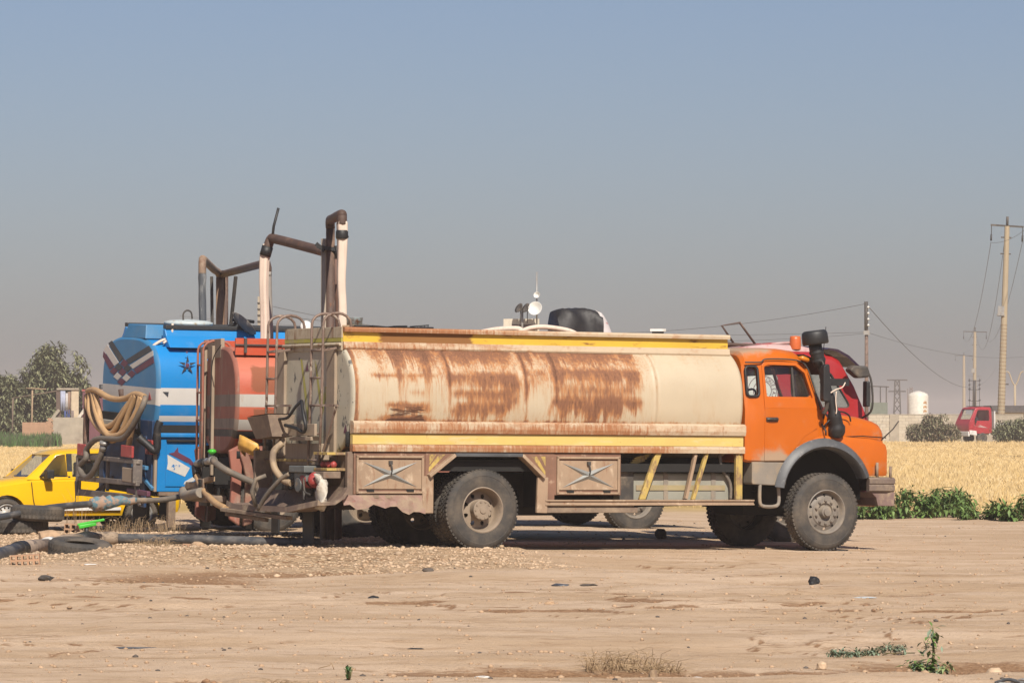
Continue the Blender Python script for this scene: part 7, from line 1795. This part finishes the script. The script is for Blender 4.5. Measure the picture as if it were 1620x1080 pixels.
for x0, x1, z0, z1, c in ((1.98, 2.34, 2.4, 3.85, (.36, .38, .48)), (2.36, 2.52, 2.4, 3.7, (.50, .46, .44)), (2.5, 2.72, 2.2, 3.8, (.26, .17, .12)), (2.26, 2.40, 1.6, 2.45, (.045, .07, .20)), (2.46, 2.68, 1.6, 2.5, (.04, .06, .17)), (2.74, 2.95, 1.7, 2.45, (.22, .17, .15))):
    b = MB(); b.loft([[(x0 + (x1 - x0) * k / 6, -.12 - .05 * math.sin(k * 2.1 + x0 * 9), z0 + .03 * math.sin(k)), (x0 + (x1 - x0) * k / 6, -.10 - .05 * math.sin(k * 2.1 + x0 * 9), z0 + .03 * math.sin(k)), (x0 + (x1 - x0) * k / 6, -.10, z1), (x0 + (x1 - x0) * k / 6, -.12, z1)] for k in range(7)]); b.build('hanging_cloth', worn('cloth_dye', c, .9), sh)
b = MB(); b.bar((.75, -.4, 1.0), (1.9, -.2, 2.5), .12, .20); b.build('leaning_board', K['concrete'], sh)
b = MB(); b.bar((3.3, -.3, 1.9), (4.0, -.2, 2.9), .1, .2); b.build('leaning_board', K['cloth'], sh)
o = thing('maroon_shed', 'low maroon shed wall between the pale panel and the blue tanker', 'shed', (-30.5, 299, 0)); b = MB(); b.box((-.75, 0, 0), (3.0, 2.5, 3.85)); b.build('wall', worn('maroon_sheet', (.15, .045, .06), .7), o); b = MB(); b.box((-.8, -.05, 3.85), (3.1, 2.6, 3.98)); b.build('roof', K['pink_white'], o); b = MB(); b.lathe([(.2, 0), (.2, .35), (0, .38)], o=(.6, .5, 3.98), ax=(0, 0, 1), n=12); b.build('roof_pot', K['black'], o)
o = thing('rendered_wall', 'low tan rendered wall with a broken end in the far field, left', 'wall', (-31.3, 290, 0), ); b = MB(); b.box((-1.1, 0, -.2), (1.35, .3, 1.95)); b.build('render', K['concrete'], o)
for k in range(14):
    g = random.Random(k); b = MB(); b.obox((-1.25 - .07 * (k % 3), .1, .35 + .115 * k), (.34 + g.uniform(-.1, .15), .3, .10), (0, g.uniform(-.1, .1), 0)); b.build('brick', K['clay'], o)
o = thing('field_wall', 'low earth wall running left of the rendered wall behind the crop', 'wall', (-35.2, 292, 0)); b = MB(); b.box((.4, 0, -.2), (2.7, .3, 1.6)); b.build('render', K['clay'], o)

# block wall, right: 40 cm blocks laid one by one where they can be seen
bw = thing('block_wall', 'long pale concrete block wall across the far side of the field', 'wall', (0, 318, 0))
b = MB(); b.box((14, .06, -.3), (45, .18, 2.14)); b.build('core', worn('mortar_grey', (.33, .29, .24), .95), bw)
blk = MB(); blk.box((0, 0, 0), (.485, .2, .225)); bme = [blk.mesh('block', worn('pale_block_%d' % k, c, .95, [], .08, 1.5)) for k, c in enumerate(((.58, .50, .38), (.54, .46, .35), (.60, .525, .41)))]
g = random.Random(2); cnt = 0
for r in range(9):
    x = 27.2 - (.25 if r % 2 else 0)
    while x < 33.5:
        if not 29.2 < x + .25 < 29.9:
            o = D.objects.new('block', bme[g.randrange(3)]); COL.objects.link(o); o.parent = bw; o.location = (x, g.uniform(-.012, .012), .02 + r * .236); cnt += 1
        x += .50
b = MB(); b.box((29.22, -.06, -.1), (29.95, .15, 2.18)); b.build('pier', K['concrete'], bw)
b = MB(); b.box((33.7, 0, 0), (45, .06, 2.13)); b.build('rendered_panel', K['concrete'], bw)
b = MB(); b.box((14, 0, 0), (26.9, .06, 2.13)); b.build('rendered_panel', K['concrete'], bw)
b = MB(); b.box((14, -.02, 2.145), (45, .22, 2.22)); b.build('coping', K['concrete'], bw)

# distant red truck with its driver
RT = thing('distant_truck', 'small red cabover truck with white flatbed driving along the far wall', 'truck', (35.9, 312, .0), (0, 0, 205)); RT.scale = (1.15, 1.15, 1.06)
ST4 = [(.0, .86, .88, .80, .75, 1.6, 2.50, .10), (.1, .90, .92, .84, .70, 1.6, 2.58, .10), (.8, .92, .94, .86, .68, 1.6, 2.60, .10), (1.15, .92, .94, .86, .68, 1.6, 2.56, .10), (1.25, .92, .94, .85, .68, 1.6, 2.48, .08), (1.62, .91, .93, .88, .68, 1.55, 1.72, .06), (1.75, .90, .92, .88, .68, 1.3, 1.42, .06), (1.78, .85, .88, .84, .75, 1.2, 1.30, .05)]
b = MB(); b.loft([cab_sec(*q) for q in ST4]); cb = b.build('cab_body', worn('red_small_cab', (.40, .03, .04), .35), RT)
b = MB(); b.loft([cab_sec(q[0], q[1] - .05, q[2] - .05, q[3] - .05, q[4] + .3, q[5], q[6] - .05, max(.02, q[7] - .04)) for q in ST4[1:-2]]); cuts = [b.build('cut', K['void'])]
b = MB(); b.prism(rpoly([(.22, 1.62, .05), (.22, 2.38, .08), (1.08, 2.38, .1), (1.38, 1.62, .05)]), -1.2, 1.2); cuts.append(b.build('cut', K['void']))
b = MB(); b.box((1.1, -.78, 1.72), (2.0, .78, 2.44)); cuts.append(b.build('cut', K['void']))
boolean(cb, cuts); sharp(cb, 32)
b = MB(); b.add([(1.27, -.82, 2.45), (1.27, .82, 2.45), (1.62, .88, 1.70), (1.62, -.88, 1.70)], [(0, 1, 2, 3)]); b.build('windscreen', K['glass_wind'], RT)
for s in (-1, 1):
    b = MB(); b.prism([(.35, 1.10), (1.1, 1.36), (.9, 1.22), (1.45, 1.30), (1.2, 1.18), (.7, 1.12)], *sorted((s * .935, s * .942))); b.build('side_graphic', K['pink_white'], RT)
    b = MB(); b.box((1.30, s * 1.0, 1.45), (1.38, s * 1.12, 1.85)); b.build('mirror', K['black'], RT, .03)
    for wx in (.75, -2.2):
        b = MB(); b.lathe([(0, -.12), (.2, -.12), (.22, -.13), (.36, -.12), (.38, -.08), (.38, .1), (.2, .1)], o=(wx, s * .82, .38), ax=(0, -s, 0), n=24); b.build('wheel', K['tyre'], RT)
    b = MB(); b.prism([(1.15, .55), (1.7, .62), (1.75, .95), (1.2, .9)], *sorted((s * .80, s * .93))); b.build('bumper_corner', K['white'], RT, .03)
b = MB(); b.box((1.70, -.90, .50), (1.82, .90, .85)); b.build('bumper', K['white'], RT, .03)
b = MB(); b.box((.2, -.7, 2.62), (1.0, .7, 2.66)); b.build('roof_rack', K['black'], RT)
b = MB(); b.box((-3.6, -.98, .95), (-.12, .98, 1.05)); b.box((-.2, -.98, 1.05), (-.12, .98, 2.3)); b.box((-3.6, -.98, 1.05), (-.2, -.94, 1.45)); b.box((-3.6, .94, 1.05), (-.2, .98, 1.45)); b.box((-3.5, -.4, .6), (1.0, .4, .9)); b.build('flatbed', K['white'], RT)
b = MB(); secs = []
for x, z, rx, ry in ((.42, 1.30, .15, .20), (.42, 1.55, .14, .22), (.42, 1.80, .12, .24), (.43, 1.90, .06, .07), (.44, 1.96, .055, .06), (.45, 2.02, .09, .075), (.46, 2.10, .10, .08), (.45, 2.18, .08, .07), (.45, 2.22, .02, .02)): secs.append([(x + rx * math.cos(a), -.42 + ry * math.sin(a), z) for a in [2 * math.pi * k / 14 for k in range(14)]])
b.loft(secs); b.tube([(.45, -.62, 1.78), (.62, -.66, 1.60), (.88, -.58, 1.66)], [.06, .05, .035], 8)
pm = [worn('white_shirt', (.66, .64, .62), .9), worn('brown_skin', (.30, .17, .10), .6)]
for i, f in enumerate(b.f):
    zc = sum(b.v[q][2] for q in f) / len(f)
    if zc > 1.9: b.m[i] = 1
pe = b.build('person', pm); pe.location = RT.location; pe.rotation_euler = RT.rotation_euler; pe.scale = RT.scale; tag(pe, 'driver in a white shirt seated in the distant red truck', 'person')

# storage tank, buildings
o = thing('storage_tank', 'white upright storage tank with rust coloured writing beyond the wall', 'storage tank', (59.3, 600, 0))
b = MB(); b.lathe([(1.5, 0), (1.5, 5.3), (1.35, 5.6), (.9, 5.85), (.15, 6.05), (0, 6.05)], ax=(0, 0, 1), n=40); tkk = b.build('shell', worn('white_tank_shell', (.72, .67, .58), .6), o); tkk.data.set_sharp_from_angle(angle=R(35))
for k in range(5):
    b = MB(); z = 4.3 - .62 * k; a = R(-62)
    for q in range(3): b.obox((1.51 * math.cos(a + .14 * q), 1.51 * math.sin(a + .14 * q), z + .1 * (q % 2)), (.16, .05, .34 - .08 * (q == k % 3)), (0, 0, a + .14 * q + R(90)))
    b.build('painted_sign', worn('rust_orange_print', (.50, .24, .06), .7), tkk)
b = MB(); b.tube([(-1.55, -.3, 0), (-1.55, -.3, 6.4)], .05, 6); b.tube([(-1.2, -.3, 5.4), (-1.2, -.3, 6.6)], .06, 6); b.tube([(-.9, -.3, 5.5), (-.9, -.3, 6.6)], .06, 6); b.tube([(-1.2, -.3, 6.3), (-.9, -.3, 6.3)], .05, 6); b.build('ladder_rail', K['rail_tan'], o)
bd = thing('long_building', 'low cream building with a dark tiled roof edge, far right', 'building', (53.5, 430, 0))
b = MB(); b.box((-2.6, 0, 0), (14, 8, 2.55)); b.build('wall', worn('cream_render', (.55, .46, .33), .9), bd)
b = MB(); b.prism([(-.4, 2.55), (-.4, 2.75), (1.5, 3.3), (8.5, 3.3), (8.5, 2.55)], -3.2, 14.3, 'yz'); b.build('roof', worn('dark_roof_sheet', (.085, .07, .06), .8), bd)
for k in range(4):
    b = MB(); b.box((-1.6 + 3.2 * k, -.06, 1.0), (-.5 + 3.2 * k, .02, 2.0)); b.build('window', K['frame_metal'], bd)
bd = thing('roof_house', 'pale flat roofed house behind the tankers, only its rooftop room showing', 'house', (3.6, 240, 0))
b = MB(); b.box((-5, 0, 0), (4, 8, 6.55)); b.build('wall', worn('pale_house_render', (.50, .43, .34), .9), bd)
for zz_ in (1.1, 4.2):
    for xx in (-3.9, -1.6, .7, 2.6):
        b = MB(); b.box((xx - .08, -.10, zz_ - .10), (xx + .98, .05, zz_ - .02)); b.box((xx, -.03, zz_), (xx + .9, .04, zz_ + 1.25), 1); b.box((xx + .42, -.05, zz_), (xx + .48, -.03, zz_ + 1.25)); b.build('window', [K['concrete'], K['frame_metal']], bd)
b = MB(); b.box((-5.1, -.12, 6.35), (4.1, .0, 6.62)); b.build('parapet', K['concrete'], bd)
b = MB(); b.box((-4.1, 1, 6.55), (-2.0, 4, 7.68)); b.build('roof_room', worn('cream_block_room', (.60, .53, .42), .85), bd)
b = MB(); b.box((-3.6, .96, 6.7), (-2.25, 1.02, 7.35)); b.build('door', K['brown_pipe'], bd)
b = MB(); b.tube([(-3.0, .6, 6.5), (-3.0, .6, 8.3)], .07, 6); b.tube([(-3.05, .6, 8.2), (-2.95, .6, 8.35)], .10, 6); b.build('vent_pipe', K['galv'], bd)
an = thing('mast', 'thin mast on the house roof carrying one large and one small white dish', 'mast', (1.45, 240.3, 6.5))
b = MB(); b.tube([(0, 0, 0), (0, 0, 3.90)], .045, 6); b.build('pole', K['galv'], an)
for r, z, y in ((.42, 1.72, -.3), (.19, 2.50, -.25)):
    b = MB(); b.lathe([(0, .0), (r * .55, .03), (r * .85, .10), (r, .17), (r * .97, .17), (r * .8, .08), (0, -.03)], o=(-.06 if r > .3 else .04, y, z), ax=(-.30, -1, .35), n=28); dd = b.build('dish', K['dish'], an)
    b = MB(); b.tube([(0, 0, z), (0, y, z)], .03, 5); b.build('dish_arm', K['frame_metal'], an)
for xx in (-.95, -.55):
    b = MB(); b.lathe([(0, 0), (.25, .08), (.32, .16), (.2, .06)], o=(xx, -.1, 1.72), ax=(-.7, -.5, .5), n=20); b.tube([(xx, 0, .9), (xx, 0, 1.7)], .03, 5); b.build('grey_dish', K['frame_metal'], an)

for o in list(D.objects):
    if o.name in ('rendered_wall', 'field_wall', 'block_wall', 'roof_house'): o['kind'] = 'thing'

# poles, pylons and wires
K['pole_concrete'] = worn('tan_concrete_pole', (.42, .335, .22), .9, [((.30, .24, .17), (2, 2, .3), .5, .7)], .06, .5)
def line_pole(x, y, h, w0, w1, label, arm=1.55, hoops=0, extras=True, name='utility_pole', mat=None, lean=0.0, group='utility poles'):
    o = thing(name, label, 'utility pole', (x, y, 0), (0, lean, 0), group)
    b = MB(); b.tube([(0, 0, -.5), (0, 0, h)], [w0 / 2, w1 / 2], 10, smooth=False); b.build('shaft', mat or K['pole_concrete'], o)
    b = MB(); b.bar((-arm, 0, h + .05), (arm, 0, h - .02), .12, .14); b.tube([(0, 0, h), (0, 0, h + .75)], .10, 6); b.build('crossarm', K['frame_metal'], o)
    for xx in (-arm * .95, arm * .95):
        b = MB(); b.tube([(xx, 0, h), (xx, 0, h - 1.2)], .035, 5); b.tube([(xx, 0, h - .7), (xx, 0, h - 1.2)], .07, 6); b.build('insulator', K['black'], o)
    for k in range(hoops):
        z = 2.0 + (h * .56 - 2) * k / hoops; w = (w0 + (w1 - w0) * z / h) / 2 + .012
        b = MB(); b.lathe([(w, -.03), (w + .02, 0), (w, .03)], o=(0, 0, z), ax=(.05, 0, 1), n=10); b.build('hoop', K['board'], o)
    if extras:
        for z in (h - .9, h - 2.2):
            w = (w0 + (w1 - w0) * z / h) / 2
            b = MB(); b.bar((-w - .25, 0, z), (w + .15, 0, z), .14, .10); b.build('bracket', K['frame_metal'], o)
        b = MB(); b.box((-.55, -.35, h * .585), (-.05, -.25, h * .585 + .75)); b.box((-.62, -.30, h * .585 - .05), (-.0, -.1, h * .585 + .12)); b.build('flood_lamp', K['galv'], o)
    return o
line_pole(38.6, 325, 17.1, .62, .40, 'nearest big tan concrete pole with wire hoops and small lamp', 1.3, 26, lean=2.0)
line_pole(77.6, 690, 16.6, .75, .45, 'second concrete pole behind the distant red truck, carrying black switchgear', 2.0, 0, lean=.6)
line_pole(110.0, 1000, 17.5, .9, .55, 'third concrete pole seen left of the switchgear pole', 2.2, 0, False)
line_pole(160, 1420, 17, 1.0, .6, 'faint farthest concrete pole left of the third pole', 2.2, 0, False)
sg = thing('switchgear', 'black switchgear hung on the second concrete pole', 'switchgear', (77.6, 689.4, 0))
for xx in (-.85, .85):
    b = MB(); b.tube([(xx, 0, 3.5), (xx, 0, 8.8)], .05, 5)
    for z in (5.0, 6.9, 7.6, 8.3): b.tube([(xx - .12, 0, z), (xx + .12, 0, z + .25)], .16, 6)
    b.build('insulator_string', K['black'], sg)
for z in (5.0, 6.9, 8.4):
    b = MB(); b.tube([(-.85, 0, z), (.85, 0, z)], .06, 5); b.build('bar', K['frame_metal'], sg)
b = MB(); b.tube([(0, -.1, 4), (0, -.1, 8.5)], .22, 8); b.build('cable_head', K['black'], sg)
po = thing('steel_pole', 'thin brown steel pole behind the orange bonnet with a floodlight box', 'utility pole', (24.85, 288, 0), group='utility poles')
b = MB(); b.tube([(0, 0, -.3), (0, 0, 8.1)], [.15, .12], 8); b.build('shaft', worn('brown_lattice_pole', (.20, .13, .10), .8, [((.10, .07, .05), (3, 3, 3), .5, .6)], .1, 4), po)
b = MB(); b.tube([(-.02, 0, 7.9), (-.02, 0, 10.05)], .13, 8); b.build('dark_top', K['frame_metal'], po)
for k in range(4):
    b = MB(); b.blob((.12, -.08, 8.4 + .42 * k), .10, 1); b.build('insulator', K['white'], po)
b = MB(); b.box((-.22, -.22, 7.72), (.20, -.1, 8.02)); b.build('flood_lamp', K['galv'], po)
cp = thing('concrete_post', 'grey concrete post with rungs showing above the red tanker, left of the white sleeve', 'utility pole', (-12.25, 200, 0), group='utility poles')
b = MB(); b.box((-.13, -.1, 0), (.13, .1, 7.75)); b.build('shaft', K['concrete'], cp)
for k in range(6):
    b = MB(); b.box((-.15, -.14, 5.9 + .3 * k), (.15, -.1, 5.97 + .3 * k)); b.build('rung', K['frame_metal'], cp)
def pylon(x, y, h, w, label, arms):
    o = thing('pylon', label, 'pylon', (x, y, 0), group='lattice pylons'); b = MB()
    for sx in (-1, 1):
        for sy in (-1, 1): b.bar((sx * w, sy * w, 0), (sx * w * .55, sy * w * .55, h), .16)
    n = int(h / 1.6)
    for k in range(n):
        f0 = 1 - .45 * k / n; f1 = 1 - .45 * (k + 1) / n; z0, z1 = h * k / n, h * (k + 1) / n
        for sy in (-1, 1): b.bar((-w * f0, sy * w * f0, z0), (w * f1, sy * w * f1, z1), .10); b.bar((w * f0, sy * w * f0, z0), (-w * f1, sy * w * f1, z1), .10)
    b.build('lattice', K['frame_metal'], o)
    for z, a in arms:
        q = MB(); q.bar((-a, 0, z), (a, 0, z), .22, .25); q.build('crossarm', K['frame_metal'], o)
    return o
pylon(75, 800, 9.7, .75, 'square lattice pylon standing above the wall left of the white tank', ((9.6, 2.0), (7.4, 1.7)))
o = thing('transformer', 'transformer on twin poles right behind the steel pole', 'transformer', (39.8, 450, 0))
for xx in (-.55, .55, 1.2):
    b = MB(); b.tube([(xx, 0, 0), (xx, 0, 5.5)], .07, 5); b.build('post', K['frame_metal'], o)
b = MB(); b.bar((-1.0, 0, 5.5), (1.5, 0, 5.4), .12); b.build('crossarm', K['frame_metal'], o)
b = MB(); b.box((-.6, -.4, 2.2), (1.3, .4, 3.7)); b.build('tank', worn('grey_green_box', (.17, .19, .15), .7), o)
sl = thing('street_lamp', 'pale double armed street lamp right of the big concrete pole', 'street lamp', (61.2, 500, 0))
b = MB(); b.tube([(0, 0, 0), (0, 0, 6.0)], .14, 8); b.build('post', K['pole_concrete'], sl)
for s in (-1, 1):
    b = MB(); b.tube(bez([(0, 0, 5.9), (s * .35, 0, 6.5), (s * .7, 0, 7.5), (s * 1.1, 0, 7.7)], 4), .09, 6); b.build('arm', K['pole_concrete'], sl)
    b = MB(); b.obox((s * 1.25, 0, 7.68), (.5, .25, .14)); b.build('lamp_head', K['galv'], sl)
o = thing('lamp_post', 'short dark post with a side arm between the big pole and the street lamp', 'street lamp', (48.2, 405, 0)); b = MB(); b.tube([(0, 0, 0), (0, 0, 5.3)], .10, 6); b.build('post', K['frame_metal'], o); b = MB(); b.bar((0, 0, 5.3), (.75, 0, 5.3), .14); b.build('arm', K['frame_metal'], o)

K['wire'] = worn('dull_wire', (.10, .10, .10), .8)
def wire(p, q, sag, r, label):
    P = []; p, q = Vector(p), Vector(q)
    for k in range(25):
        t = k / 24; v = p.lerp(q, t); v.z -= sag * 4 * t * (1 - t); P.append(v)
    b = MB(); b.tube(P, r * .62, 4, cap=False); o = b.build('power_line', K['wire']); return tag(o, label, 'wire', 'overhead wires')
wire((24.8, 288, 9.9), (-2, 330, 9.0), 1.0, .024, 'overhead wire running left from the top of the steel pole')
wire((24.9, 288, 9.8), (118, 1000, 15.0), 5.5, .05, 'overhead wire falling right from the steel pole to the far poles')
wire((24.8, 288, 7.9), (-34, 420, 12.4), .9, .02, 'faint overhead wire crossing behind the tankers to the left')
wire((24.9, 288, 7.9), (62, 460, 9.8), 1.4, .02, 'faint overhead wire crossing low behind the big concrete pole')
for dx, lb in ((-1.24, 'left wire strung between the two biggest concrete poles'), (1.24, 'right wire strung between the two biggest concrete poles')):
    wire((39.15 + dx, 325, 15.8), (77.8 + dx * 1.5, 690, 15.4), 3.0, .032, lb)
wire((39.2, 325, 17.6), (77.8, 690, 17.2), 6.5, .032, 'middle wire strung between the two biggest concrete poles')
for dx, lb in ((-1.3, 'left wire leaving the big pole towards the right edge'), (1.3, 'right wire leaving the big pole towards the right edge')):
    wire((39.15 + dx, 325, 15.8), (28 + dx, 185, 15.0), 1.5, .022, lb)
line_pole(28.0, 185, 16.2, .62, .40, 'concrete pole just outside the right edge of the photo', 1.3, 0, lean=0)
wire((-12.2, 200, 7.4), (2, 330, 9.0), .8, .02, 'faint overhead wire rising from the concrete post behind the tankers')
wire((-12.2, 200, 6.9), (24.6, 288, 7.8), .9, .02, 'lower faint overhead wire from the concrete post to the steel pole')

# every part that is made of separate pieces becomes single pieces
for o in list(D.objects):
    if o.type != 'MESH' or o.get('kind') or o.children: continue
    if o.name.split('.')[0] in ('bracket', 'hinge', 'chevron', 'warning_triangle', 'yellow_stripe', 'shelf', 'peg', 'wood_offcuts', 'deck_mat', 'panel_gap', 'cable', 'door_gap', 'wiper', 'rope', 'wire_bundle', 'roof_clutter', 'rail_lip', 'seats', 'ladder_rail', 'tow_crossbeam', 'painted_sign', 'valve_box', 'drain_pipe', 'bumper_beam', 'rear_frame', 'side_step', 'lower_beam', 'mirror_arm', 'insulator_string', 'snorkel_clamp'):
        explode(o)
